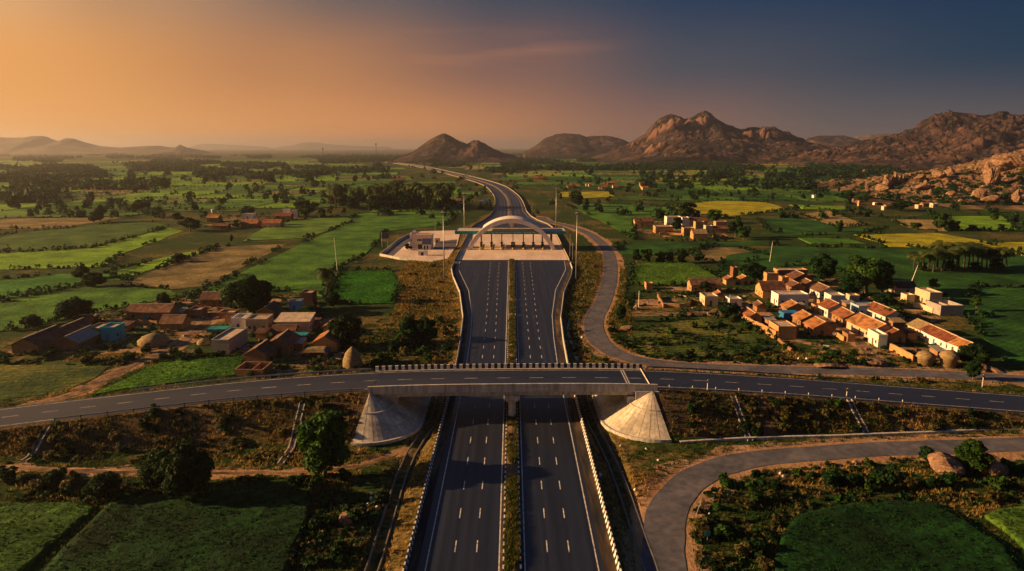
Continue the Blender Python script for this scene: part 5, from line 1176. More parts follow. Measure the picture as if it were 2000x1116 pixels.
def crop_plants():
    R = np.random.default_rng(6); V_ = []; F_ = []; nb = 0; T = []
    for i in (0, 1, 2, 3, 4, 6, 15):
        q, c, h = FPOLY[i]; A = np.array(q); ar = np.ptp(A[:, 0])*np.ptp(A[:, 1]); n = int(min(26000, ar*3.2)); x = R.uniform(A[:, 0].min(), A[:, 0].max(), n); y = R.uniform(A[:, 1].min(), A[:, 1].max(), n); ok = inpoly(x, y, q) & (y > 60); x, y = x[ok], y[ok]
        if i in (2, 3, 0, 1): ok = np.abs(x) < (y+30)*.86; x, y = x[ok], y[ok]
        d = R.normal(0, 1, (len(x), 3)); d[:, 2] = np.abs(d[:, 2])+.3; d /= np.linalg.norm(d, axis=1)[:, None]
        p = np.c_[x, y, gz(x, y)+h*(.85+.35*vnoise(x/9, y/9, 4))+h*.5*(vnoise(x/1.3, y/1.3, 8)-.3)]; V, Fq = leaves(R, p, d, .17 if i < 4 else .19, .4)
        base = np.array({'deep': (.34, .62, .5), 'deep_dim': (.2, .36, .3), 'olive': (1.0, 1.0, .8), 'green': (1.2, 1.6, .8), 'bright': (1.0, 2.0, .8), 'pale': (2.4, 2.1, 1.7)}[c]); t = np.repeat(R.uniform(.7, 1.3, len(x)), 4)[:, None]*base
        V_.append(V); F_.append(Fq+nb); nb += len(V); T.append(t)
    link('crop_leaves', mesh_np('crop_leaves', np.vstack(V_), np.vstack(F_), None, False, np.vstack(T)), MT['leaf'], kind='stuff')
crop_plants()

# undergrowth: weeds and scrub nobody could count, on embankments, verges and between the houses
def undergrowth():
    R = np.random.default_rng(14); acc = {'leaf_dark': [[], [], [], 0], 'leaf_dry': [[], [], [], 0]}
    def area(poly, n, s0, s1, dry, world=False):
        lo = np.min(poly, 0); hi = np.max(poly, 0); got = 0; tries = 0; PX = []
        while got < n and tries < 60:
            tries += 1; x = R.uniform(lo[0], hi[0], n); y = R.uniform(lo[1], hi[1], n); k = inpoly(x, y, poly); x, y = x[k], y[k]
            if not world: q = np.array([P(a, b)[:2] for a, b in zip(x, y)]).reshape(-1, 2); x, y = q[:, 0], q[:, 1]
            ok = ~((np.abs(x) < hw_half(y)+1.6) & (y < 640)) & ~((np.abs(x) > 19) & (np.abs(x) < 33) & (np.abs(y-152) < 19)) & (vnoise(x/6, y/6, 41) > .40)
            for C, w_ in ((SERV, 4.6), (LOOP, 4.6), (TRK1, 2.5), (TRK2, 1.6), (TRK3, 2.2), (TRK4, 2.2), (OVC[2:-2], 7.5)): ok &= near(x, y, C)[0] > w_
            for D in DRAIN: ok &= near(x, y, D)[0] > 1.4
            PX.append(np.c_[x[ok], y[ok]]); got += ok.sum()
        A = np.vstack(PX)[:n]; z = gz(A[:, 0], A[:, 1])
        for (x, y), zz in zip(A, z):
            s = R.uniform(s0, s1)*R.uniform(.5, 1); m = 26; key = 'leaf_dry' if R.uniform() < dry else 'leaf_dark'; d = R.normal(0, 1, (m, 3)); d /= np.linalg.norm(d, axis=1)[:, None]; d[:, 2] = np.abs(d[:, 2])
            V, Fq = leaves(R, np.array([x, y, zz])+d*np.array([1, 1, .8])*s*R.uniform(.5, 1, (m, 1)), d, .17+.12*s, .6); a = acc[key]; a[0].append(V); a[1].append(Fq+a[3]); a[3] += len(V); a[2].append(np.repeat(R.uniform(.6, 1.4, m)*R.uniform(.7, 1.3), 4))
    for v in VILL[:2]: area(v, 520, .5, 2.0, .2, True)
    for v in VILL[2:4]: area(v, 60, .8, 2.2, .2, True)
    area([(-40, 850), (100, 838), (560, 790), (690, 775), (690, 900), (560, 905), (-40, 905)], 300, .35, 1.0, .55); area([(1330, 780), (1420, 778), (1660, 792), (2040, 815), (2040, 838), (1700, 850), (1340, 858)], 240, .35, .9, .55)
    area([(-40, 925), (600, 925), (700, 880), (790, 880), (760, 960), (690, 1110), (560, 1110), (620, 985), (600, 955), (215, 985), (-40, 985)], 460, .4, 1.2, .4); area([(1360, 960), (1480, 915), (1800, 895), (2040, 905), (2040, 1000), (1860, 985), (1640, 985), (1540, 1010), (1510, 1116), (1370, 1116), (1350, 1030)], 560, .35, 1.1, .5)
    area([(460, 735), (560, 735), (690, 650), (790, 600), (785, 530), (860, 515), (890, 560), (900, 640), (880, 712), (740, 720), (560, 748)], 620, .4, 1.3, .45); area([(1180, 720), (1205, 500), (1240, 520), (1235, 600), (1200, 640), (1260, 690), (1500, 700), (1700, 715), (1690, 722), (1400, 716), (1280, 706)], 260, .4, 1.2, .3)
    area([(1120, 515), (1140, 500), (1165, 520), (1150, 600), (1135, 640), (1150, 700), (1110, 712), (1100, 640)], 220, .4, 1.2, .4); area([(1260, 640), (1440, 626), (1510, 668), (1480, 690), (1280, 690), (1225, 665)], 320, .4, 1.1, .4); area([(-60, 690), (470, 692), (470, 702), (200, 716), (-60, 712)], 160, .6, 1.4, .15)
    for k, a in acc.items():
        t = np.concatenate(a[2]); link('undergrowth' if k == 'leaf_dark' else 'dry_undergrowth', mesh_np(k, np.vstack(a[0]), np.vstack(a[1]), None, False, np.c_[t, t, t]), MT[k], kind='stuff')
undergrowth()
# ------------------------------------------------------------------ villages
def plaster(n, a, b, s=.6): MT[n] = mat(n, [a, b], scale=s, rough=.95, bump=.03, bscale=3, fine=(3, .16), rand=.10, spread=.22)
plaster('mud', (.20, .105, .052), (.33, .18, .09)); plaster('ochre', (.36, .19, .08), (.50, .28, .12)); plaster('whitewash', (.56, .52, .46), (.76, .72, .65)); plaster('cream', (.46, .35, .22), (.60, .47, .31))
plaster('grey_render', (.24, .21, .19), (.36, .32, .28)); plaster('pink', (.50, .27, .22), (.60, .34, .28)); plaster('bluewash', (.26, .40, .50), (.38, .52, .60)); plaster('turquoise', (.03, .30, .36), (.05, .40, .46)); plaster('brick', (.17, .075, .042), (.27, .12, .065)); plaster('mint', (.48, .52, .44), (.60, .64, .54))
MT['tile'] = rowmat('tile', [(.085, .036, .020), (.24, .085, .034), (.36, .145, .06)], .34, 0, .07, rand=.35, scale=.55); MT['tile_old'] = rowmat('tile_old', [(.055, .028, .020), (.115, .052, .034), (.19, .095, .058)], .34, 0, .07, rand=.3, scale=.55)
MT['sheet'] = rowmat('sheet', [(.22, .20, .18), (.34, .31, .27)], .25, 0, .04, rough=.6); MT['rooftop'] = mat('rooftop', [(.30, .23, .16), (.45, .35, .25), (.54, .43, .31)], scale=.5, rough=1, bump=.03, fine=(3, .2), rand=.15)
MT['tarp_blue'] = mat('tarp_blue', [(.015, .13, .30), (.03, .22, .42)], scale=1.5, rough=.5); MT['tarp_teal'] = mat('tarp_teal', [(.012, .16, .17), (.03, .25, .26)], scale=1.5, rough=.5); MT['door_blue'] = mat('door_blue', [(.03, .16, .32), (.05, .24, .42)], scale=2, rough=.6)
RT = {'t': 'tile', 'o': 'tile_old', 's': 'sheet', 'r': 'rooftop', 'h': 'thatch'}
hr = random.Random(77)
def house(px, py, wpx, D, h, kind, wc, rc, label, group, rot=0, win=2, side=None, dcol='wood', front=True, name=None):
    p = PG(px, py); t_ = (CAMH-p[2])/(SP+(py-558)/F*CP); W = max(2.2, wpx*t_/F); side = side or (-1 if px > 1000 else 1)
    T = thing(name or 'house', label, 'house', (p[0], p[1], p[2]), math.radians(rot+hr.uniform(-2.5, 2.5)), group)
    wm = MT[wc]; rm = MT[RT[rc]]; m = MB(); rise = 0
    big = p[1] < 420
    if kind == 'gy':
        rise = W*.5*.52; m.prism([(0, 0), (W, 0), (W, D), (0, D)], -.9, h)
        for y0, y1 in ((0, .25), (D-.25, D)): m.add([(0, y0, h), (W, y0, h), (W/2, y0, h+rise), (0, y1, h), (W, y1, h), (W/2, y1, h+rise)], [(0, 1, 2), (5, 4, 3), (0, 2, 5, 3), (1, 4, 5, 2)])
    elif kind == 'gx':
        rise = D*.5*.55; m.prism([(0, 0), (W, 0), (W, D), (0, D)], -.9, h)
        for x0, x1 in ((0, .25), (W-.25, W)): m.add([(x0, 0, h), (x0, D, h), (x0, D/2, h+rise), (x1, 0, h), (x1, D, h), (x1, D/2, h+rise)], [(0, 2, 1), (3, 4, 5), (0, 3, 5, 2), (1, 2, 5, 4)])
    elif kind == 'open':
        for b in ((0, W, 0, .3), (0, W, D-.3, D), (0, .3, .3, D-.3), (W-.3, W, .3, D-.3)): m.box(*b, -.9, h)
        m.box(W*.55, W*.55+.25, .3, D-.3, -.9, h*.86)
    else: m.prism([(0, 0), (W, 0), (W, D), (0, D)], -.9, h)
    m.build('wall', wm, T)
    th = .14
    if kind in ('gy', 'gx'):
        o = .45; R_ = MB(); rg = MB(); nseg = 6
        if kind == 'gy':
            k = rise/(W/2)
            for s in (0, 1):
                f = (lambda x: W/2-x) if s == 0 else (lambda x: W/2+x); e = W/2+o
                V = []; 
                for j in range(nseg+1):
                    y = -o+(D+2*o)*j/nseg; sag = .10*math.sin(math.pi*j/nseg)+hr.uniform(-.03, .03)
                    for dx in (0, e*.5, e): V.append((f(dx), y, h+rise-dx*k-sag+.05)); 
                n0 = len(V); V += [(x, y, z+th) for x, y, z in V]
                Fs = []
                for j in range(nseg):
                    for q in range(2):
                        a = j*3+q; c4 = (a, a+1, a+4, a+3); Fs += [c4, tuple(i+n0 for i in c4[::-1])]
                ring = [0, 1, 2]+[3*j+2 for j in range(1, nseg+1)]+[3*nseg+1, 3*nseg]+[3*j for j in range(nseg-1, 0, -1)]
                for a, b in zip(ring, ring[1:]+ring[:1]): Fs.append((a, b, b+n0, a+n0))
                R_.add(V, Fs)
            rg.box(W/2-.16, W/2+.16, -o, D+o, h+rise+.10, h+rise+.30)
        else:
            k = rise/(D/2)
            for s in (0, 1):
                f = (lambda y: D/2-y) if s == 0 else (lambda y: D/2+y); e = D/2+o; V = []
                for j in range(nseg+1):
                    x = -o+(W+2*o)*j/nseg; sag = .10*math.sin(math.pi*j/nseg)+hr.uniform(-.03, .03)
                    for dy in (0, e*.5, e): V.append((x, f(dy), h+rise-dy*k-sag+.05))
                n0 = len(V); V += [(x, y, z+th) for x, y, z in V]; Fs = []
                for j in range(nseg):
                    for q in range(2):
                        a = j*3+q; c4 = (a, a+1, a+4, a+3); Fs += [c4, tuple(i+n0 for i in c4[::-1])]
                ring = [0, 1, 2]+[3*j+2 for j in range(1, nseg+1)]+[3*nseg+1, 3*nseg]+[3*j for j in range(nseg-1, 0, -1)]
                for a, b in zip(ring, ring[1:]+ring[:1]): Fs.append((a, b, b+n0, a+n0))
                R_.add(V, Fs)
            rg.box(-o, W+o, D/2-.16, D/2+.16, h+rise+.10, h+rise+.30)
        ro = R_.build('roof', rm, T)
        if big: rg.build('ridge', MT['rooftop'] if rc != 'h' else MT['thatch'], ro)
    elif kind == 'flat':
        m = MB(); m.box(.22, W-.22, .22, D-.22, h, h+.05); m.build('roof', MT[RT[rc]], T)
        q = hr.uniform(.35, .65); m = MB(); m.box(-.06, W+.06, -.06, .22, h, h+q); m.box(-.06, W+.06, D-.22, D+.06, h, h+q); m.box(-.06, .22, .22, D-.22, h, h+q); m.box(W-.22, W+.06, .22, D-.22, h, h+q); m.build('parapet', wm, T)
    elif kind == 'shed':
        m = MB(); z0, z1 = h+.05, h+.05+D*.14
        m.add([(-.4, -.5, z0), (W+.4, -.5, z0), (W+.4, D+.3, z1), (-.4, D+.3, z1), (-.4, -.5, z0+th), (W+.4, -.5, z0+th), (W+.4, D+.3, z1+th), (-.4, D+.3, z1+th)], [(0, 3, 2, 1), (4, 5, 6, 7), (0, 1, 5, 4), (1, 2, 6, 5), (2, 3, 7, 6), (3, 0, 4, 7)]); m.build('roof', rm, T)
    if kind != 'open' or win:
        dz = min(2.1, h*.72)
        def ope(nm, x0, x1, z0, z1, face, mt):
            m = MB()
            if face == 'f': m.box(x0, x1, -.05, .02, z0, z1)
            elif face == 'l': m.box(-.05, .02, x0, x1, z0, z1)
            else: m.box(W-.02, W+.05, x0, x1, z0, z1)
            o = m.build(nm, MT[mt], T)
            if big and nm == 'window':
                m = MB(); g = .10
                if face == 'f': m.box(x0-g, x1+g, -.12, .02, z0-.14, z0-.02)
                elif face == 'l': m.box(-.12, .02, x0-g, x1+g, z0-.14, z0-.02)
                else: m.box(W-.02, W+.12, x0-g, x1+g, z0-.14, z0-.02)
                m.build('sill', MT['rooftop'], o)
        fs = 'l' if side < 0 else 'r'
        if front and W > 3.2 and win:
            dx = W*hr.uniform(.3, .6); ope('door', dx, dx+.95, -.1, dz, 'f', dcol)
            if win > 1 and W > 5: ope('window', W*.12, W*.12+.8, dz*.5, dz*.95, 'f', 'glass'); ope('window', W*.80, W*.80+.8, dz*.5, dz*.95, 'f', 'glass')
            if win > 3 and W > 8: ope('window', W*.62, W*.62+.8, dz*.5, dz*.95, 'f', 'glass')
        if D > 4 and win:
            ope('door', D*.42, D*.42+.95, -.1, dz, fs, dcol); ope('window', D*.15, D*.15+.75, dz*.5, dz*.95, fs, 'glass')
            if D > 8: ope('window', D*.74, D*.74+.75, dz*.5, dz*.95, fs, 'glass')
    return T, W, p
GA, GB, GC, GD = 'houses of the tiled village by the service road', 'houses of the dirt-track village', 'houses of the flat-roofed hamlet in the green fields', 'houses of the red-roofed hamlet across the fields'
A_ = [
 (1519, 598, 60, 7, 4.2, 'flat', 'whitewash', 'r', 'long whitewashed flat-roofed house with small dark windows', 0, 4), (1519, 663, 36, 8, 3.9, 'flat', 'ochre', 'r', 'plain mud box house at the end of the long orange compound wall', 0, 0), (1461, 634, 26, 9, 2.8, 'gy', 'ochre', 't', 'orange tiled house at the field end of the long compound wall', 0, 1),
 (1588, 657, 44, 7, 2.8, 'gy', 'mud', 't', 'brown gabled house with a white dish on its blank end wall', 0, 1), (1563, 640, 38, 7, 2.7, 'gy', 'mud', 't', 'tiled house directly behind the house with the white dish', 0, 1), (1536, 617, 38, 6, 2.8, 'gy', 'mud', 't', 'tiled house behind the blue tarpaulin shelter', 0, 1),
 (1616, 621, 40, 8, 3.3, 'gy', 'whitewash', 't', 'tiled house with white gable ends in the middle of the street', 0, 1), (1645, 637, 40, 9, 2.7, 'gy', 'mud', 't', 'tiled house with a dark bush at its door, above the longest roof', 0, 1), (1700, 664, 54, 15, 2.8, 'gy', 'cream', 't', 'house under the longest orange tiled roof of the street', 0, 1),
 (1714, 679, 17, 7, 3.6, 'flat', 'mint', 'r', 'small pale mint box house at the foot of the street', 0, 1), (1736, 669, 32, 7, 2.6, 'gy', 'mud', 't', 'low tiled house next to the mint box house', 0, 1), (1676, 617, 40, 6, 3.3, 'flat', 'bluewash', 'r', 'blue-washed flat-roofed house with a blue door', 0, 2),
 (1728, 633, 38, 14, 2.9, 'gy', 'whitewash', 't', 'long tiled house with a white veranda side, beside the blue-washed house', 0, 2), (1746, 641, 20, 4, 1.9, 'shed', 'mud', 'h', 'little mud hut in front of the white-veranda house', 0, 0), (1796, 657, 38, 7, 2.3, 'gy', 'cream', 'h', 'low house with a grey thatched roof standing apart', 0, 1),
 (1846, 686, 38, 14, 3.1, 'gy', 'whitewash', 't', 'long tiled house with blue doors along its white side', 0, 2), (1878, 699, 36, 9, 3.0, 'gy', 'whitewash', 't', 'last tiled house at the lower end of the village, with a white side wall', 0, 1), (1814, 597, 24, 10, 4.6, 'flat', 'cream', 'r', 'unfinished cream house with a parapet roof at the field edge', 0, 2), (1836, 617, 45, 9, 3.9, 'open', 'grey_render', 'r', 'roofless grey-walled building at the field edge', 0, 0),
 (1752, 575, 36, 7, 2.9, 'gx', 'cream', 'o', 'low house with a brown roof behind the cream unfinished house', 0, 1), (1520, 543, 58, 6, 3.4, 'flat', 'ochre', 'r', 'long low house with a rubble-strewn roof at the back of the village', 0, 2), (1549, 558, 38, 9, 3.0, 'gy', 'brick', 'o', 'maroon-roofed house near the back of the village', 0, 1), (1526, 567, 13, 4, 5.2, 'flat', 'ochre', 'r', 'narrow orange tower house between maroon roofs', 0, 0),
 (1497, 553, 22, 6, 4.2, 'flat', 'ochre', 'r', 'stepped mud house beside the back-row long house', 0, 0), (1489, 583, 44, 10, 3.3, 'gx', 'ochre', 'o', 'broad maroon-roofed house with an orange end wall, behind the whitewashed house', 0, 1), (1545, 574, 26, 6, 3.0, 'gy', 'mud', 'o', 'dark gabled house directly behind the whitewashed house', 0, 1), (1570, 571, 24, 6, 3.4, 'gy', 'ochre', 'o', 'house with a tall orange arched gable', 0, 0),
 (1600, 584, 36, 10, 2.8, 'gy', 'whitewash', 'o', 'brown tiled house with washing along its white side', 0, 2), (1622, 595, 28, 6, 3.2, 'flat', 'whitewash', 'r', 'small white flat-roofed house above the street', 0, 0), (1350, 572, 58, 7, 3.4, 'gx', 'ochre', 'o', 'long maroon-roofed house on the outskirts facing the pale plot', 0, 2), (1376, 598, 26, 7, 3.4, 'flat', 'cream', 'r', 'cream flat-roofed house on the outskirts beside the long maroon house', 0, 1),
 (1424, 601, 24, 5, 3.0, 'flat', 'whitewash', 'r', 'small ruined white hut with a square window', 0, 1), (1418, 557, 18, 5, 2.4, 'gy', 'ochre', 't', 'tiny orange-gabled hut among bushes', 0, 0), (1431, 545, 10, 4, 5.0, 'flat', 'brick', 'r', 'slim brick tower on the village outskirts', 0, 0), (1447, 557, 18, 5, 2.8, 'gy', 'ochre', 't', 'small tiled house beside the slim brick tower', 0, 1), (1262, 566, 13, 4, 2.4, 'flat', 'ochre', 'r', 'lonely mud hut at the corner of the pale plot', 0, 0), (1600, 600, 14, 4, 2.2, 'flat', 'ochre', 'r', 'low mud store between the whitewashed house and the street', 0, 0)]
A_ += [(1557, 610, 16, 4, 2.2, 'shed', 'mud', 's', 'little grey-roofed lean-to behind the blue tarpaulin shelter', 0, 0), (1592, 611, 16, 4, 2.2, 'flat', 'ochre', 'r', 'small store facing the white-gabled house', 0, 0), (1652, 606, 18, 4, 2.3, 'shed', 'mud', 's', 'grey sheet-roofed shed between the small white house and the blue-washed house', 0, 0), (1478, 610, 18, 5, 2.4, 'gy', 'mud', 'o', 'small brown gabled hut left of the long whitewashed house', 0, 0), (1660, 590, 18, 4, 2.2, 'flat', 'cream', 'r', 'low cream store under the twisted spreading tree', 0, 0), (1770, 590, 16, 4, 2.3, 'flat', 'cream', 'r', 'cream outhouse between the brown-roofed house and the unfinished house', 0, 0),
 (1500, 640, 16, 4, 2.2, 'shed', 'mud', 's', 'grey-roofed lean-to inside the long compound wall', 0, 0), (1542, 652, 18, 4, 2.0, 'shed', 'mud', 'o', 'low tiled shed beside the plain mud box house', 0, 0), (1655, 668, 14, 4, 2.0, 'flat', 'mud', 'r', 'tiny mud outhouse below the dark-bush house', 0, 0), (1772, 664, 18, 4, 2.2, 'shed', 'mud', 'o', 'low tiled shed beside the thatched house standing apart', 0, 0), (1830, 700, 14, 4, 2.0, 'shed', 'mud', 's', 'grey shed in front of the long tiled house with blue doors', 0, 0), (1398, 586, 16, 4, 2.2, 'gy', 'ochre', 't', 'tiny tiled hut beside the cream outskirts house', 0, 0)]
for q in A_: house(*q[:9], GA, q[9], q[10], dcol='door_blue' if 'blue' in q[8] else 'wood')
B_ = [
 (24, 690, 52, 15, 2.4, 'gy', 'mud', 'o', 'big dark-roofed barn nearest the field track end of the village', 0, 0), (102, 664, 38, 12, 2.4, 'gy', 'mud', 'o', 'dark-roofed barn behind the nearest barn', 0, 0), (108, 684, 46, 13, 2.3, 'gy', 'mud', 's', 'grey-roofed shed between the barns and the turquoise house', 0, 0), (198, 665, 28, 6, 3.8, 'flat', 'turquoise', 'r', 'turquoise house with a white door', 0, 2), (172, 664, 25, 7, 3.4, 'flat', 'mud', 'r', 'brown flat-roofed house joined to the turquoise house', 0, 0),
 (249, 626, 84, 7, 3.2, 'gx', 'mud', 'o', 'long maroon-roofed house with a blue doorway', 0, 2), (313, 645, 42, 7, 2.3, 'gx', 'mud', 'o', 'low maroon-roofed house with a mud front wall, before the long one', 0, 0), (392, 599, 46, 7, 2.9, 'gx', 'mud', 'o', 'maroon-roofed house at the back beside the largest tree', 0, 2), (366, 618, 26, 6, 1.8, 'flat', 'mud', 'r', 'low sunlit shed below the back maroon house', 0, 0), (428, 623, 30, 5, 1.8, 'flat', 'mud', 'r', 'low sunlit shed beside the largest tree', 0, 0),
 (453, 645, 27, 7, 4.2, 'open', 'whitewash', 'r', 'roofless white brick house in the middle of the village', 0, 1), (481, 649, 40, 7, 4.0, 'flat', 'cream', 'r', 'cream flat-roofed house with two dark windows', 0, 2), (415, 693, 34, 14, 4.2, 'flat', 'grey_render', 'r', 'grey rendered box house facing the green crop', 0, 0), (540, 651, 64, 8, 3.8, 'shed', 'cream', 'r', 'wide tan-roofed hall with corrugated sheets', 0, 1), (532, 659, 44, 4, 2.2, 'gx', 'mud', 'o', 'low tiled lean-to in front of the wide tan hall', 0, 0),
 (505, 623, 30, 9, 2.9, 'gy', 'mud', 'o', 'maroon gabled house behind the cream house', 0, 0), (545, 624, 26, 4, 2.0, 'flat', 'mud', 'r', 'small low store behind the wide tan hall', 0, 0), (588, 597, 23, 6, 4.6, 'flat', 'brick', 'r', 'maroon brick box house at the back near the palm', 0, 0), (565, 608, 22, 5, 3.2, 'flat', 'bluewash', 'r', 'ruined pale blue house in front of the brick box house', 0, 1), (520, 693, 46, 10, 3.0, 'gy', 'mud', 'o', 'broad gabled house in the middle with a sunlit roof edge', 0, 1), (479, 710, 42, 9, 2.7, 'gy', 'mud', 'o', 'lower gabled house before the sandy courtyard', 0, 0),
 (612, 689, 46, 9, 3.1, 'gy', 'ochre', 't', 'orange-roofed gabled house beside the glossy dark tree', 0, 0), (632, 655, 22, 7, 2.8, 'gy', 'ochre', 't', 'small orange-roofed house behind the orange gabled house', 0, 0), (668, 678, 16, 3, 1.8, 'shed', 'mud', 's', 'tiny shed under the glossy dark tree', 0, 0), (459, 735, 56, 7, 1.9, 'open', 'mud', 'r', 'low-walled sandy courtyard building above the crossroad', 0, 0)]
B_ += [(233, 648, 18, 4, 2.0, 'shed', 'mud', 'o', 'small tiled lean-to between the turquoise house and the long maroon roof', 0, 0), (340, 622, 16, 4, 2.2, 'shed', 'mud', 's', 'grey-roofed shed beside the long maroon-roofed house', 0, 0), (500, 664, 18, 4, 2.1, 'shed', 'mud', 'o', 'low tiled shed in front of the cream house', 0, 0), (575, 684, 16, 4, 2.0, 'shed', 'mud', 's', 'grey shed between the broad gabled house and the stick pen', 0, 0), (440, 632, 14, 4, 2.2, 'flat', 'mud', 'r', 'small mud store left of the roofless white house', 0, 0), (528, 612, 16, 4, 2.4, 'gy', 'mud', 'o', 'small brown hut behind the maroon gabled house', 0, 0), (604, 642, 16, 4, 2.1, 'shed', 'mud', 'o', 'low tiled shed at the end of the wide tan hall', 0, 0), (150, 640, 18, 5, 2.4, 'gx', 'mud', 'o', 'low dark-roofed hut under the wide dark tree', 0, 0), (646, 670, 12, 3, 1.9, 'flat', 'mud', 'r', 'tiny store squeezed between the orange roofs and the glossy tree', 0, 0)]
for q in B_: house(*q[:9], GB, q[9], q[10], dcol='door_blue' if 'blue' in q[8] or 'turq' in q[8] else 'wood')
C_ = [(1240, 443, 36, 9, 4.2, 'gx', 'ochre', 'o', 'house with a sunlit orange gable at the near end of the hamlet', 0, 1), (1280, 456, 34, 10, 4.5, 'flat', 'ochre', 'r', 'orange flat-roofed house in front of the hamlet', 0, 2), (1302, 441, 28, 9, 6.4, 'flat', 'whitewash', 'r', 'taller white house at the back of the hamlet', 0, 2), (1332, 442, 14, 8, 6.2, 'flat', 'whitewash', 'r', 'narrow white house next to the taller white one', 0, 0), (1346, 442, 36, 8, 4.2, 'gx', 'mud', 'o', 'long dark-roofed house at the back of the hamlet', 0, 1),
 (1335, 461, 20, 7, 5.0, 'flat', 'ochre', 'r', 'dark-fronted flat house beside the round black-green tree', 0, 1), (1354, 468, 26, 9, 4.0, 'gx', 'ochre', 'h', 'thatched house with a glowing round end wall', 0, 0), (1358, 448, 18, 6, 5.0, 'flat', 'ochre', 'r', 'flat mud house with a bright orange side in the middle', 0, 0), (1378, 456, 14, 6, 5.0, 'flat', 'cream', 'r', 'small cream house near the square-headed tree', 0, 1), (1393, 456, 28, 6, 3.4, 'gx', 'mud', 'o', 'low dark-roofed house next to the square-headed tree', 0, 0), (1398, 444, 22, 6, 4.0, 'flat', 'ochre', 'r', 'flat house at the far corner of the hamlet', 0, 0), (1396, 466, 26, 5, 1.6, 'open', 'mud', 'r', 'low reddish walled yard at the front of the hamlet', 0, 0)]
for q in C_: house(*q[:9], GC, q[9], q[10])
D_ = [(404, 434, 22, 8, 3.6, 'gx', 'mud', 't', 'red-roofed house below the white water tower', 0, 1), (415, 449, 30, 6, 3.0, 'gx', 'mud', 'o', 'long mud house at the front of the red-roofed hamlet', 0, 1), (470, 446, 32, 9, 3.6, 'gx', 'mud', 't', 'wide red-roofed house in the middle of the hamlet', 0, 1), (473, 428, 22, 7, 4.0, 'flat', 'whitewash', 'r', 'white flat-roofed house at the back of the red-roofed hamlet', 0, 1), (513, 446, 35, 9, 4.0, 'gx', 'pink', 't', 'pink-walled house with a red roof', 0, 2), (536, 431, 32, 8, 3.8, 'gx', 'mud', 't', 'red-roofed house behind the pink one', 0, 1), (553, 424, 12, 5, 6.4, 'flat', 'whitewash', 'r', 'tall white block beside the pale green tree', 0, 0), (571, 425, 11, 5, 5.6, 'flat', 'whitewash', 'r', 'second white block, touching the pale green tree', 0, 0), (498, 442, 14, 7, 3.6, 'gx', 'mud', 'o', 'dark-roofed house joined to the pink house', 0, 0)]
for q in D_: house(*q[:9], GD, q[9], q[10])
p = PG(417, 424); m = MB(); wt = thing('water_tower', 'white water tower over the red-roofed hamlet', 'water tower', tuple(p))
for a, b in ((-.8, -.8), (.8, -.8), (.8, .8), (-.8, .8)): q = MB(); q.tube([(a, b, -.3), (a, b, 4)], .16, 6); q.build('leg', MT['whitewash'], wt)
q = MB(); q.lathe([(1.5, 4), (1.6, 6.6), (.4, 7.1)], 14); q.build('tank', MT['whitewash'], wt)
E_ = [(1793, 408, 8, 6, 3.5, 'flat', 'cream', 'r', 'small cream cottage below the boulder slope', 0, 0), (1822, 406, 10, 6, 4.0, 'flat', 'cream', 'r', 'sunlit cream cottage with a dark doorway below the boulder slope', 0, 1), (1803, 404, 16, 6, 3.0, 'gx', 'mud', 'o', 'dark low cottage between the two cream ones', 0, 0), (1726, 411, 6, 5, 3.6, 'flat', 'cream', 'r', 'yellow-lit hut beside a brown roof below the boulder slope', 0, 0), (1732, 409, 18, 8, 2.8, 'gx', 'mud', 'o', 'brown-roofed house beside the yellow-lit hut', 0, 0), (1589, 388, 7, 6, 3.5, 'flat', 'whitewash', 'r', 'white hut in the fields before the boulder slope tip', 0, 0), (1677, 403, 3, 3, 5.0, 'flat', 'ochre', 'r', 'slim orange shrine tower at the green field edge', 0, 0), (1708, 401, 5, 4, 2.2, 'flat', 'whitewash', 'r', 'tiny white hut at the foot of the boulders', 0, 0), (1668, 345, 6, 8, 6, 'flat', 'whitewash', 'r', 'white house in trees above the boulder slope tip', 0, 0),
 (666, 306, 18, 30, 16, 'flat', 'cream', 'r', 'large pale sunlit building far off at the highway end', 0, 0), (768, 358, 22, 10, 5, 'gx', 'brick', 'o', 'dark red farmhouse with a long low wing in the mid fields', 0, 0), (870, 400, 30, 8, 4.2, 'gx', 'mud', 'o', 'dull red shed at the end of the palm wood', 0, 0), (936, 401, 7, 4, 4.2, 'flat', 'whitewash', 'r', 'smaller white cabin at the highway bend', 0, 0), (944, 396, 11, 4, 4.4, 'flat', 'whitewash', 'r', 'larger white cabin at the highway bend', 0, 1), (907, 346, 6, 6, 5, 'flat', 'whitewash', 'r', 'white hut beside the far highway', 0, 0)]
for q in E_: house(*q[:9], None, q[9], q[10])
fr = random.Random(8)
for i in range(26):
    px = fr.choice([fr.uniform(1165, 1260), fr.uniform(1165, 1260), fr.uniform(1000, 1062), fr.uniform(1100, 1150)]); py = (fr.uniform(360, 374) if px > 1160 else fr.uniform(346, 352) if px < 1070 else fr.uniform(364, 370))
    T, W, p = house(px, py, fr.uniform(7, 14), 8, fr.uniform(3, 4.4), fr.choice(['gx', 'gx', 'flat']), fr.choice(['brick', 'mud', 'ochre', 'cream']), fr.choice('tto'), 'tiny red-roofed house in the far village between the highway bend and the bare-domed hill' if px > 1160 else 'tiny far house at the field edge beyond the highway bend', 'houses of the far red-roofed village' if px > 1160 else 'far houses beyond the highway bend', 0, 0)
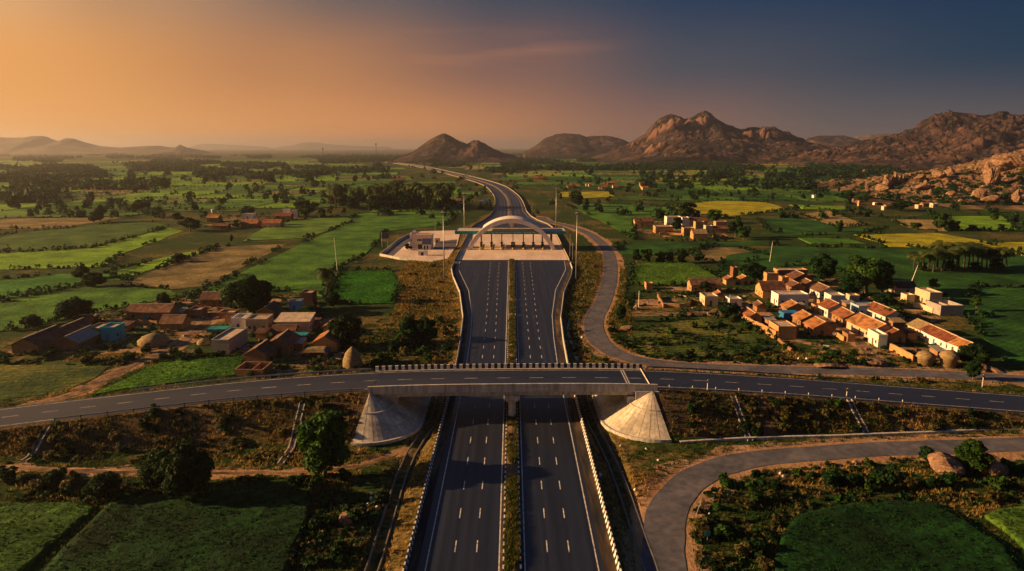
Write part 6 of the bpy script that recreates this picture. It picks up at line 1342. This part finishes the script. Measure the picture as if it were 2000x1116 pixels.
# compound walls, shelters, heaps and small things in the yards
def wall_line(pts, h, th, mt, label):
    C = np.array([PG(a, b) for a, b in pts]); o = C[0].copy(); C = resample(spline(C, 1.5), 1.5); C[:, 2] = gz(C[:, 0], C[:, 1]); n = len(C)
    V, Fs, M_ = sweep(C-o, 0, [(-th/2, -.4), (th/2, -.4), (th/2, h), (-th/2, h)])
    V = [(x, y, z+(hr.uniform(-.14, .14) if z > h*.5 else 0)) for x, y, z in V]; ob_ = mk('compound_wall', V, Fs, MT[mt], M_); ob_.location = o; tag(ob_, label, 'wall')
wall_line([(1456, 630), (1470, 640), (1490, 650), (1518, 664)], 2.7, .35, 'ochre', 'long sunlit orange compound wall along the weedy plot'); wall_line([(1520, 666), (1534, 678), (1549, 690)], .9, .5, 'mud', 'crumbling low wall below the mud box house'); wall_line([(1738, 684), (1760, 695), (1784, 708)], 2.1, .4, 'ochre', 'orange mud wall running down from the mint box house'); wall_line([(1296, 600), (1340, 600), (1350, 588)], 1.6, .4, 'ochre', 'orange walled yard beside the village track'); wall_line([(1296, 602), (1284, 580)], 1.6, .4, 'mud', 'short yard wall facing the service road')
wall_line([(266, 632), (290, 634), (310, 636)], 1.6, .35, 'mud', 'mud yard wall in front of the blue doorway'); wall_line([(1288, 459), (1310, 459), (1332, 460)], 1.6, .4, 'ochre', 'low sunlit wall along the front of the flat-roofed hamlet'); wall_line([(1634, 657), (1642, 664), (1652, 668)], 1.5, .4, 'ochre', 'short bright wall beside the house with the white dish'); wall_line([(586, 668), (598, 660), (606, 656)], 1.5, .35, 'mud', 'stone yard wall beside the teal shelter'); wall_line([(1784, 600), (1800, 604), (1822, 612)], 2.0, .35, 'cream', 'cream yard wall before the roofless building')
def haystack(px, py, w, h, label, flat=False):
    p = PG(px, py); o = None; m = MB(); R = random.Random(px)
    pr = [(w*.46, -.2), (w*.5, h*.15), (w*.47, h*.4), (w*.36, h*.68), (w*.2, h*.88), (w*.06, h)] if not flat else [(w*.42, -.2), (w*.45, h*.5), (w*.56, h*.58), (w*.48, h*.82), (w*.2, h)]
    m.lathe(pr, 20, jit=lambda j, k: .07*math.sin(k*2.1+j*1.7)+R.uniform(-.04, .04)); o = m.build('haystack', MT['thatch'], smooth=True); o.location = p; tag(o, label, 'haystack')
haystack(689, 718, 5.4, 6.0, 'tall pointed haystack below the glossy dark tree'); haystack(636, 642, 3.6, 3.4, 'smaller haystack behind the orange roofs'); haystack(300, 672, 9, 3.4, 'wide brown thatched heap beside the dirt track'); haystack(398, 672, 4, 1.8, 'small sandy heap in the village open space'); haystack(1806, 713, 4.4, 4.0, 'flat-topped haystack by the service road', True); haystack(1851, 716, 4.6, 4.6, 'rounded yellow haystack by the service road', True); haystack(1243, 605, 2.4, 2.0, 'grey hay cock beside the utility pole')
def shelter(px, py, w, d, h, mt, label, drape=False):
    p = PG(px, py); t = thing('shelter', label, 'shelter', tuple(p))
    for a, b in ((0, 0), (w, 0), (w, d), (0, d)): m = MB(); m.tube([(a, b, -.3), (a, b, h)], .06, 6); m.build('post', MT['wood'], t)
    n = 8; V = [(w*i/n, d*j/n, h+.04-.18*math.sin(math.pi*i/n)*math.sin(math.pi*j/n)+hr.uniform(-.05, .05)) for j in range(n+1) for i in range(n+1)]; nv = len(V); V += [(x, y, z+.03) for x, y, z in V]
    Fs = [(j*(n+1)+i, j*(n+1)+i+1, (j+1)*(n+1)+i+1, (j+1)*(n+1)+i) for j in range(n) for i in range(n)]; Fs = [f[::-1] for f in Fs]+[tuple(q+nv for q in f) for f in Fs]
    mk('tarpaulin', V, Fs, MT[mt], None, t)
    if drape: m = MB(); m.box(-.04, .0, 0, d, .3, h-.05); m.box(0, w*.8, -.05, -.01, .5, h-.1); m.build('side_sheet', MT[mt], t)
shelter(1530, 625, 6, 4.5, 2.5, 'tarp_blue', 'bright blue tarpaulin shelter between tiled houses', True); shelter(558, 670, 6.5, 4, 2.4, 'tarp_teal', 'teal tarpaulin shelter in the yard beside the broad gabled house', True); shelter(404, 652, 6.5, 4.5, 1.5, 'tarp_teal', 'sagging teal tarpaulin over a pile by the roofless white house', True)
p = PG(590, 700); t = thing('stick_pen', 'dark stick pen topped with hay beside the orange-roofed house', 'animal pen', tuple(p)); m = MB()
for i in range(30): a = i/30; x = [a*4*7, 7, 7-(a*4-2)*7, 0][int(a*4)] if a < .25 or .25 <= a < .5 or a >= .75 else 7-(a*4-2)*7; y = [0, (a*4-1)*5, 5, 5-(a*4-3)*5][int(a*4)]; m.tube([(x, y, -.3), (x+hr.uniform(-.15, .15), y, hr.uniform(1.6, 2.2))], .09, 5)
m.build('stick_fence', MT['wood'], t)
q = MB(); q.add([(.2, .3, 1.6), (6.8, .3, 1.6), (6.8, 4.7, 1.6), (.2, 4.7, 1.6), (.8, .8, 2.5), (6.2, .9, 2.3), (6.1, 4.1, 2.5), (.9, 4.0, 2.3)], [(0, 3, 2, 1), (4, 5, 6, 7), (0, 1, 5, 4), (1, 2, 6, 5), (2, 3, 7, 6), (3, 0, 4, 7)]); q.build('hay_top', MT['thatch'], t)
p = PG(637, 696); m = MB(); m.lathe([(.95, -.1), (1.0, 1.0), (.95, 1.9), (.3, 2.05)], 14); o = m.build('water_tank', MT['tarp_blue'], smooth=True); o.location = p; tag(o, 'blue water tank before the orange-roofed house', 'water tank')
p = PG(1615, 648); t = thing('satellite_dish', 'white satellite dish on the blank brown gable', 'satellite dish', (p[0]-.6, P(1588, 657)[1]-.35, P(1615, 648)[2]+1.0)); m = MB(); m.lathe([(.02, .0), (.3, .05), (.52, .18), (.5, .2), (.28, .09), (.02, .04)], 14); o = m.build('dish', MT['white'], t); o.rotation_euler = (1.3, 0, 0); m = MB(); m.tube([(0, 0, 0), (0, .3, -.1)], .04, 5); m.build('bracket', MT['steel_dark'], t)

# loose rubble, bricks and sticks lying about the yards
def rubble():
    R = random.Random(31); m = MB()
    for v, n in ((VILL[0], 420), (VILL[1], 520)):
        lo = np.min(v, 0); hi = np.max(v, 0); k = 0
        while k < n:
            x, y = R.uniform(lo[0], hi[0]), R.uniform(lo[1], hi[1])
            if not inpoly(np.array([x]), np.array([y]), v)[0] or vnoise(np.array([x/7]), np.array([y/7]), 91)[0] < .5: k += .2; continue
            s = R.uniform(.12, .5); z = gz1(x, y); l = s*R.uniform(1, 3); a = R.uniform(0, 3.14); c, d = math.cos(a), math.sin(a); P_ = [(l, s), (-l, s), (-l, -s), (l, -s)]
            B = [(x+c*p-d*q, y+d*p+c*q) for p, q in P_]; m.add([(p, q, z-.1) for p, q in B]+[(p, q, z+s*R.uniform(.5, 1.3)) for p, q in B], [(0, 1, 2, 3)[::-1], (4, 5, 6, 7), (0, 1, 5, 4), (1, 2, 6, 5), (2, 3, 7, 6), (3, 0, 4, 7)], R.choice((0, 0, 1, 2, 3))); k += 1
    m.build('rubble', [MT['mud'], MT['grey_render'], MT['wood'], MT['brick']], kind='stuff')
rubble()
# ------------------------------------------------------------------ hills
def hillmat(name, rock, scrub, sc=.012, amt=.5):
    m, nt, N, L, Pn = newmat(name); Pn.inputs['Roughness'].default_value = 1; Pn.inputs['Specular IOR Level'].default_value = .1
    geo = N.new('ShaderNodeNewGeometry')
    def noise(s, d=6):
        q = N.new('ShaderNodeTexNoise'); q.inputs['Scale'].default_value = s; q.inputs['Detail'].default_value = d; q.inputs['Roughness'].default_value = .68; L.new(geo.outputs['Position'], q.inputs['Vector']); return q.outputs[0]
    def ramp(f, st):
        r = N.new('ShaderNodeValToRGB'); e = r.color_ramp.elements
        while len(e) < len(st): e.new(.5)
        for q, (p_, c_) in zip(e, st): q.position = p_; q.color = (*c_, 1)
        L.new(f, r.inputs[0]); return r.outputs[0]
    at = N.new('ShaderNodeVertexColor'); at.layer_name = 'tone'; sp = N.new('ShaderNodeSeparateColor'); L.new(at.outputs[0], sp.inputs[0])
    rk = ramp(noise(sc*3), [(.3, rock[0]), (.5, rock[1]), (.7, rock[2])]); sb = ramp(noise(sc*5), [(.35, scrub[0]), (.65, scrub[1])])
    a = N.new('ShaderNodeMath'); a.operation = 'ADD'; L.new(sp.outputs[0], a.inputs[0]); L.new(noise(sc*4, 7), a.inputs[1])
    f = N.new('ShaderNodeMapRange'); f.interpolation_type = 'SMOOTHSTEP'; f.inputs[1].default_value = 1-.16+(.5-amt); f.inputs[2].default_value = 1+.16+(.5-amt); L.new(a.outputs[0], f.inputs[0])
    mx = N.new('ShaderNodeMix'); mx.data_type = 'RGBA'; L.new(f.outputs[0], mx.inputs[0]); L.new(sb, mx.inputs[6]); L.new(rk, mx.inputs[7]); 
    m2 = N.new('ShaderNodeMix'); m2.data_type = 'RGBA'; g2 = N.new('ShaderNodeMath'); g2.operation = 'MULTIPLY_ADD'; g2.use_clamp = True; L.new(noise(sc*6, 5), g2.inputs[0]); g2.inputs[1].default_value = -1.2; q2 = N.new('ShaderNodeMath'); q2.operation = 'MULTIPLY'; L.new(sp.outputs[1], q2.inputs[0]); q2.inputs[1].default_value = 1.5; L.new(q2.outputs[0], g2.inputs[2])
    L.new(g2.outputs[0], m2.inputs[0]); L.new(mx.outputs[2], m2.inputs[6]); m2.inputs[7].default_value = (.165, .090, .060, 1); L.new(m2.outputs[2], Pn.inputs['Base Color'])
    b = N.new('ShaderNodeBump'); b.inputs['Distance'].default_value = 0.6/sc*.012; b.inputs['Strength'].default_value = 1; L.new(noise(sc*7, 6), b.inputs['Height']); L.new(b.outputs[0], Pn.inputs['Normal'])
    return m
ROCK = ((.016, .012, .013), (.042, .027, .025), (.145, .078, .055)); SCRUB = ((.005, .008, .008), (.022, .018, .015))
MT['hill_rock'] = hillmat('hill_rock', ROCK, SCRUB, .012, .33); MT['outcrop'] = hillmat('outcrop', ((.075, .044, .026), (.16, .094, .054), (.27, .165, .092)), ((.010, .017, .006), (.045, .036, .016)), .06, .40)
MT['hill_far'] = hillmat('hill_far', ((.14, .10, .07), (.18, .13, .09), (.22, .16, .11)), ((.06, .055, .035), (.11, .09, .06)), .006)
HILLS = []
def hill(sil, D, fd, bd, step, seed, rough, bsz=0, bh=0, m='hill_rock', bumps=(), ridge=.35, power=.85, label=None):
    """rocky hill: crest heights read from its skyline, flanks fall to the plain in front and behind"""
    px = np.array([s[0] for s in sil], float); py = np.array([s[1] for s in sil], float)
    yc = (py-558)/F; t = D/(CP-yc*SP); cx = (px-1000)/F*t; cz = np.maximum(CAMH-t*(SP+yc*CP), G0)
    X = np.arange(cx[0], cx[-1]+step, step); Y = np.arange(D-fd, D+bd+step, step); gx, gy = np.meshgrid(X, Y)
    wv = fbm(gy/(fd*.5), gx/900, seed+50, 3)*(fd*.45); H = np.interp(gx+wv*.6*np.clip(np.abs(gy-D)/fd, 0, 1), cx, cz-G0)
    u = np.where(gy < D, (D-gy)/fd, (gy-D)/bd); u = np.clip(u*(1+.5*fbm(gx/(fd*.5), gy/(fd*.5), seed+3, 3)), 0, 1)
    s = (1-u)**power*(1-.25*u); z = H*s
    rg = np.abs(fbm(gx/(fd*.33), gy/(fd*.40), seed, 5))*2; z = z*(1-ridge*(rg*1.3)*np.clip(u*3.2, 0, 1)*(1-u))
    amp = np.clip(z/(np.max(cz)+1e-6)*4, 0, 1)
    z = z+fbm(gx/(step*9), gy/(step*9), seed+9, 4)*rough*amp
    tone = np.clip(.48+.9*fbm(gx/(fd*.16), gy/(fd*.16), seed+20, 4), 0, 1)
    if bsz:
        d1 = domes(gx/bsz+.3*fbm(gx/bsz, gy/bsz, 5), gy/bsz, seed+1, .9, .55); d2 = domes(gx/(bsz*.45), gy/(bsz*.45), seed+2, .9, .6)
        k = np.clip(amp*1.4, 0, 1)*(.35+.9*(vnoise(gx/(bsz*5), gy/(bsz*5), seed+8)))
        z = z+(d1*bh+d2*bh*.45)*k; tone = np.clip(tone+.7*(d1 > .1)*k*.5+.35*(d2 > .12), 0, 1)
    dome = np.zeros_like(z)
    if bsz:
        d3 = domes(gx/(bsz*2.6), gy/(bsz*2.6), seed+31, .9, .45); kk = np.clip(amp*1.6, 0, 1)*np.clip(u*2.5, 0, 1); z = z+d3*bh*1.5*kk; dome = np.maximum(dome, (d3 > .18)*.62*(vnoise(gx/(bsz*7), gy/(bsz*7), seed+33) > .5)); dome = np.maximum(dome, (d1 > .22)*.5*(_h(np.floor(gx/bsz), np.floor(gy/bsz), 5) > .45))
    for (bx, by, r, hh, ky) in bumps:                        # bare granite domes: picture position, radius, extra height
        q = P(bx, by, 0); yc_ = (by-558)/F; tt = (D-fd*ky)/(CP-yc_*SP); X0 = (bx-1000)/F*tt; Y0 = D-fd*ky; rr = np.hypot((gx-X0)/r, (gy-Y0)/(r*.8))
        b = np.sqrt(np.maximum(0, 1-rr**2)); z = z+b*hh*(1+.10*np.sin(gx*.19+fbm(gx/40, gy/40, 2)*6)); tone = np.where(b > .1, .9, tone); dome = np.where(b > .25, 1.0, dome)
    ny, nx = gx.shape; edge = np.minimum.reduce([np.arange(nx)[None]*np.ones((ny, 1)), (nx-1-np.arange(nx))[None]*np.ones((ny, 1)), np.arange(ny)[:, None]*np.ones((1, nx)), (ny-1-np.arange(ny))[:, None]*np.ones((1, nx))])
    z = np.where(edge < 1, -4, z-.6*(edge < 3))+G0
    V = np.stack([gx, gy, z], -1).reshape(-1, 3); i = np.arange(ny-1)[:, None]*nx+np.arange(nx-1)[None]; Fq = np.stack([i, i+1, i+nx+1, i+nx], -1).reshape(-1, 4)
    tn = tone.ravel(); dn = dome.ravel(); o = link('hill', mesh_np('hill', V, Fq, None, False, np.c_[tn, dn, tn]), MT[m], kind='structure')
    def top(x, y): 
        j = np.clip(np.searchsorted(X, x)-1, 0, nx-1); k = np.clip(np.searchsorted(Y, y)-1, 0, ny-1); return z[k, j]
    HILLS.append((o, top)); return top
# the bare-domed hill
hill([(1150, 316), (1175, 306), (1205, 292), (1235, 277), (1262, 262), (1272, 247), (1288, 233), (1310, 226), (1330, 230), (1348, 231), (1362, 222), (1376, 217), (1390, 224), (1406, 236), (1424, 246), (1446, 254), (1470, 248), (1500, 249), (1525, 255), (1548, 266), (1575, 280), (1605, 289), (1640, 296), (1680, 306), (1720, 316)], 3300, 640, 600, 6.0, 3, 16, 26, 11, bumps=[(1279, 252, 34, 34, .22), (1311, 254, 54, 44, .26), (1362, 246, 56, 30, .20), (1282, 301, 46, 28, .66), (1474, 270, 50, 30, .36), (1496, 272, 26, 30, .38), (1238, 272, 14, 20, .2)])
hill([(1020, 298), (1042, 288), (1062, 272), (1085, 262), (1110, 260), (1132, 262), (1145, 268), (1165, 266), (1190, 266), (1215, 272), (1240, 284), (1262, 292), (1290, 298)], 4600, 700, 500, 11, 14, 14, 40, 8)
hill([(785, 305), (805, 297), (822, 285), (842, 272), (858, 264), (870, 261), (882, 266), (896, 275), (912, 281), (925, 275), (934, 274), (950, 282), (966, 291), (985, 300), (1010, 306)], 3100, 330, 330, 6, 25, 8, 22, 5)
hill([(1540, 318), (1565, 312), (1600, 303), (1650, 290), (1690, 274), (1740, 266), (1785, 252), (1800, 240), (1820, 228), (1845, 221), (1880, 222), (1925, 224), (1970, 223), (2020, 226), (2090, 224), (2160, 240), (2260, 262), (2400, 290), (2500, 310)], 2450, 620, 520, 6, 37, 18, 24, 14, ridge=.5)
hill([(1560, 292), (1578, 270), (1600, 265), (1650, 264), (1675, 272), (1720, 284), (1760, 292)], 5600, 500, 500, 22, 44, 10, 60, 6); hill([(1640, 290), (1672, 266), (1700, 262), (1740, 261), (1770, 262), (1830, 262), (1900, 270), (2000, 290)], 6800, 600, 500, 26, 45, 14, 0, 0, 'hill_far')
# faint ridges on the sunward horizon
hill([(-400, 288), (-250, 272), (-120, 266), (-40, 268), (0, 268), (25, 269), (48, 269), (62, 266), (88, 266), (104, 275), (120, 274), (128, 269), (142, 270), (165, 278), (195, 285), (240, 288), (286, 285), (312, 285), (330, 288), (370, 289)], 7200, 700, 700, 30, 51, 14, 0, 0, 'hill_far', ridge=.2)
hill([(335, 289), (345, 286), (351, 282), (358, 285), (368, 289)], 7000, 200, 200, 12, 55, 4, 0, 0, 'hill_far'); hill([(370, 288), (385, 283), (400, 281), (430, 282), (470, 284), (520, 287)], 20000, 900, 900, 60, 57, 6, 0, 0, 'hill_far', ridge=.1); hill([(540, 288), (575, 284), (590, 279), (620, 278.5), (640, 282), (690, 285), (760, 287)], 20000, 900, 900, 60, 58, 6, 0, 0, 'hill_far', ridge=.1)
# boulder slope nearer by
top_ = hill([(1625, 400), (1660, 386), (1700, 368), (1740, 352), (1765, 346), (1800, 344), (1850, 338), (1890, 334), (1920, 322), (1945, 308), (1975, 298), (2010, 288), (2080, 272), (2160, 262), (2260, 270), (2400, 300), (2560, 360)], 930, 190, 260, 2.2, 61, 5.0, 8.5, 4.5, 'outcrop', ridge=.25, power=.8)
BOULD = []
def boulder_mesh(seed, e=(1, 1, 1)):
    import bmesh
    bm = bmesh.new(); bmesh.ops.create_icosphere(bm, subdivisions=4, radius=1.0); R = random.Random(seed)
    cuts = [(Vector((R.gauss(0, 1), R.gauss(0, 1), R.gauss(0, .7))).normalized(), R.uniform(.5, .86)) for _ in range(12)]
    for v in bm.verts:
        n = v.co.normalized(); r = 1.0
        for c, d in cuts:
            q = n.dot(c)
            if q > d: r = min(r, 1/(1+(q-d)*1.45))
        a = np.array([n.x*2.1+seed]); r *= 1+.34*float(fbm(a, np.array([n.y*2.1+n.z*1.7]), seed, 4)[0])
        r *= 1+.10*float(fbm(np.array([n.x*7+seed*3]), np.array([n.y*7+n.z*6]), seed+9, 3)[0])+.03*math.sin(n.x*26+n.z*9+4*float(fbm(a, np.array([n.y*2]), 3, 2)[0]))
        v.co = Vector((n.x*r*e[0], n.y*r*e[1], n.z*r*e[2]))
    me = bpy.data.meshes.new('boulder'); bm.to_mesh(me); bm.free(); me.materials.append(MT['rock'])
    for f in me.polygons: f.use_smooth = False
    return me
BM_ = [boulder_mesh(1), boulder_mesh(2, (1.3, .9, .8)), boulder_mesh(3, (.8, .8, 1.2)), boulder_mesh(4, (1.2, 1, .7)), boulder_mesh(5, (.75, .8, 1.35))]
def boulder(x, y, z, s, k, label, group=None, rz=None, m=None, sc=(1, 1, 1)):
    o = bpy.data.objects.new('boulder', BM_[k]); COL.objects.link(o); o.location = (x, y, z); o.scale = (s*sc[0], s*sc[1], s*sc[2]); o.rotation_euler = (br.uniform(-.2, .2), br.uniform(-.2, .2), br.uniform(0, 6.28) if rz is None else rz)
    return tag(o, label, 'boulder', group)
br = random.Random(21)
def on_slope(px, py):
    # march the sight line until it meets the boulder slope
    d = P(px, py, 0)-np.array([0, 0, CAMH]); d = d/np.linalg.norm(d)
    for r in np.arange(500, 1300, 3.0):
        q = np.array([0, 0, CAMH])+d*r
        if q[2] <= max(top_(q[0], q[1]), G0): return q
    return P(px, py)
for (px, py, wpx, k, lab, sc) in [(1733, 356, 34, 0, 'great split boulder, largest of the upright group on the boulder slope', (.9, .8, 1.0)), (1748, 350, 20, 2, 'tall rounded boulder joined to the great split one', (.8, .8, 1.25)), (1762, 350, 17, 4, 'upright slab-like boulder beside the tall rounded one', (.7, .7, 1.3)), (1722, 366, 24, 1, 'broad boulder at the foot of the great split one', (1, 1, .8)), (1694, 366, 14, 4, 'lone standing boulder on the lower tip of the slope', (.8, .8, 1.2)), (1795, 346, 22, 3, 'flat-backed boulder on the crest behind the upright group', (1, 1, .8)), (1833, 340, 24, 1, 'whale-backed boulder on the slope crest', (1, 1, .8)), (1852, 337, 20, 0, 'round-topped boulder next to the whale-backed one', (1, 1, .9)), (1796, 364, 26, 3, 'long leaning boulder in the middle of the slope', (1.1, 1, .8)), (1807, 360, 14, 2, 'dark reddish boulder beside the long leaning one', (1, 1, 1)), (1934, 344, 40, 2, 'squared orange block standing high on the slope', (.9, .9, 1.05)), (1910, 380, 26, 0, 'shadow-sided block low on the slope', (1, 1, .9)), (1930, 388, 26, 3, 'tilted slab low on the slope', (1, 1, .9)), (1985, 386, 24, 2, 'pointed block at the foot of the slope edge', (1, 1, 1)), (1668, 394, 14, 0, 'rounded twin boulder at the green field edge', (.8, .8, 1.1)), (1674, 395, 14, 4, 'squared twin boulder at the green field edge', (.8, .8, 1)), (1952, 322, 44, 1, 'wide sloping slab near the top of the boulder slope', (1.1, 1, .7)), (1975, 310, 60, 3, 'smooth bare dome crowning the boulder slope', (1.1, 1, .8)), (1694, 334, 18, 3, 'lone pale boulder among trees behind the slope tip', (1, 1, .7)), (1856, 378, 16, 1, 'low boulder above the cream cottages', (1, 1, .8))]:
    q = on_slope(px, py+wpx*.35); s = wpx/2*np.linalg.norm(q)/F; boulder(q[0], q[1], q[2]+s*.45, s*.92, k, lab, None, None, None, sc)
n = 0
while n < 240:
    px = br.uniform(1640, 2005); py = br.uniform(330, 402)
    if py < 345+(1760-px)*.28 if px < 1760 else py < 340-(px-1760)*.10: continue
    q = on_slope(px, py)
    if q[2] < G0+.6: continue
    s = br.choice([.7, .9, 1.1, 1.3, 1.6, 2.0, 2.6]); boulder(q[0], q[1], q[2]+s*.3, s, br.randrange(5), 'smaller sunlit boulder strewn on the boulder slope', 'boulders strewn over the boulder slope'); n += 1
sv = []; sf = []; st = []; sn = 0                             # scrub between the boulders: one mass
for i in range(340):
    px = br.uniform(1645, 2000); py = br.uniform(338, 402); q = on_slope(px, py); s = br.uniform(1.2, 3.2); R = np.random.default_rng(i); d = R.normal(0, 1, (60, 3)); d /= np.linalg.norm(d, axis=1)[:, None]; d[:, 2] = np.abs(d[:, 2])
    V, Fq = leaves(R, q+d*np.array([1.5, 1.5, 1.1])*s*R.uniform(.6, 1, (60, 1)), d, .42*s**.5, .8); sv.append(V); sf.append(Fq+sn); sn += len(V); st.append(np.repeat(R.uniform(.6, 1.4, 60), 4))
st = np.concatenate(st); link('scrub', mesh_np('scrub', np.vstack(sv), np.vstack(sf), None, False, np.c_[st, st, st]), MT['leaf_dark'], kind='stuff')
# rocks near the loop road and the drain
for (px, py, wpx, k, lab, sc) in [(1848, 922, 74, 3, 'big ridged brown boulder inside the loop road', (.9, .8, .8)), (1945, 925, 40, 1, 'long split boulder beside the fresh green tree', (1, .8, .8)), (1922, 924, 14, 0, 'small orange rock between the two big boulders', (1, 1, .8)), (1806, 902, 12, 3, 'small pale rock on the loop road verge', (1, 1, .8)), (1668, 906, 12, 0, 'sunlit rock near the loop road verge', (1, 1, 1)), (676, 1018, 44, 0, 'brown sunlit-topped rock beside the drain', (1, 1, .8)), (1225, 645, 20, 1, 'grey rock on the bank inside the service road bend', (1.2, .7, .8)), (1270, 680, 14, 3, 'orange rock on the service road verge', (1, 1, .6)), (1718, 712, 36, 3, 'large sunlit rock before the tiled village', (1.2, 1, .6)), (1702, 712, 14, 0, 'upright rock touching the large sunlit one', (1, 1, 1)), (1625, 716, 40, 3, 'low rubble mound before the tiled village', (1.3, 1, .35)), (1918, 722, 26, 1, 'rock at the lower end of the tiled village', (1.2, 1, .6)), (1945, 726, 20, 3, 'last rock beyond the tiled village', (1.2, 1, .6))]:
    q = PG(px, py); s = wpx/2*np.linalg.norm(q-np.array([0, 0, CAMH]))/F; boulder(q[0], q[1], q[2]+s*.25*sc[2], s*1.05, k, lab, None, None, None, sc)
for (px, py, w_) in [(1523, 926, 7), (1517, 968, 4), (1480, 968, 4), (1440, 985, 5), (1422, 1046, 7), (1530, 932, 8), (1212, 872, 5), (1262, 878, 6), (1285, 900, 5), (1240, 958, 7), (1244, 968, 5), (1172, 930, 9), (1200, 995, 4), (1195, 1028, 4), (1960, 930, 9), (1968, 918, 7), (1385, 1005, 5), (1640, 1020, 4), (725, 975, 9), (732, 984, 8), (742, 978, 10), (718, 988, 9), (736, 992, 8), (748, 988, 7), (726, 966, 7), (1098, 626, 4), (1104, 668, 5), (1137, 660, 6), (1560, 703, 7), (1575, 702, 5)]:
    q = PG(px, py); s = w_/2*np.linalg.norm(q-np.array([0, 0, CAMH]))/F; o = bpy.data.objects.new('stone', BM_[br.randrange(5)].copy()); o.data.materials.clear(); o.data.materials.append(MT['whitewash']); COL.objects.link(o); o.location = (q[0], q[1], q[2]+s*.4); o.scale = (s, s, s*.8); o.rotation_euler = (br.random(), br.random(), br.uniform(0, 6)); tag(o, 'pale stone in the loose white pile beside the drain' if 715 < px < 750 else 'small pale stone lying on the rough roadside ground', 'stone', 'white stones piled beside the drain' if 715 < px < 750 else 'pale stones scattered on the rough ground')
p = PG(1381, 1060); t = thing('road_sign', 'small blue-green sign plate on a short post inside the loop road', 'road sign', tuple(p)); m = MB(); m.tube([(0, 0, -.3), (0, 0, 1.9)], .05, 6); m.build('post', MT['steel'], t); m = MB(); m.box(-.42, .42, -.05, 0, 1.1, 1.95); m.build('plate', MT['tarp_teal'], t)
wl = [PG(a, b) for a, b in [(1369, 988), (1360, 1010), (1356, 1035), (1355, 1052)]]; C = spline(np.array(wl), 1.5); v, f, mm = sweep(C, 0, [(-.03, .5), (.03, .5), (.03, .72), (-.03, .72)]); t = thing('guard_rail', 'short pale guard rail on the inner edge of the loop road', 'guard rail'); mk('rail', v, f, MT['white'], mm, t)
for c in C[::3]: m = MB(); m.box(c[0]-.06, c[0]+.06, c[1]-.06, c[1]+.06, c[2]-.3, c[2]+.8); m.build('post', MT['white'], t)
p = PG(738, 292+12); 
for px, py, h, lab in ((735, 303, 22, 'thin tower far away beyond the highway end'), (631, 306, 16, 'second thin tower far away among the woodland')):
    p = P(px, py); m = MB(); hh = h*np.linalg.norm(p)/F; m.tube([(0, 0, 0), (0, 0, hh)], [3, 1.6], 6); m.tube([(0, 0, hh*.8), (0, 0, hh*.98)], 6, 8); o = m.build('tower', MT['steel_dark']); o.location = p; tag(o, lab, 'tower')
# ------------------------------------------------------------------ haze
def build_haze():
    m, nt, N, L, Pn = newmat('haze'); N.remove(Pn); out = [n for n in N if n.type == 'OUTPUT_MATERIAL'][0]
    v = N.new('ShaderNodeVolumePrincipled'); v.inputs['Color'].default_value = (.80, .80, .88, 1); v.inputs['Density'].default_value = 7.5e-5; v.inputs['Anisotropy'].default_value = .7
    L.new(v.outputs[0], out.inputs['Volume'])
    b = MB(); b.box(-28000, 28000, -3000, 33000, -6, 285); b.build('haze', m, kind='stuff')
build_haze()
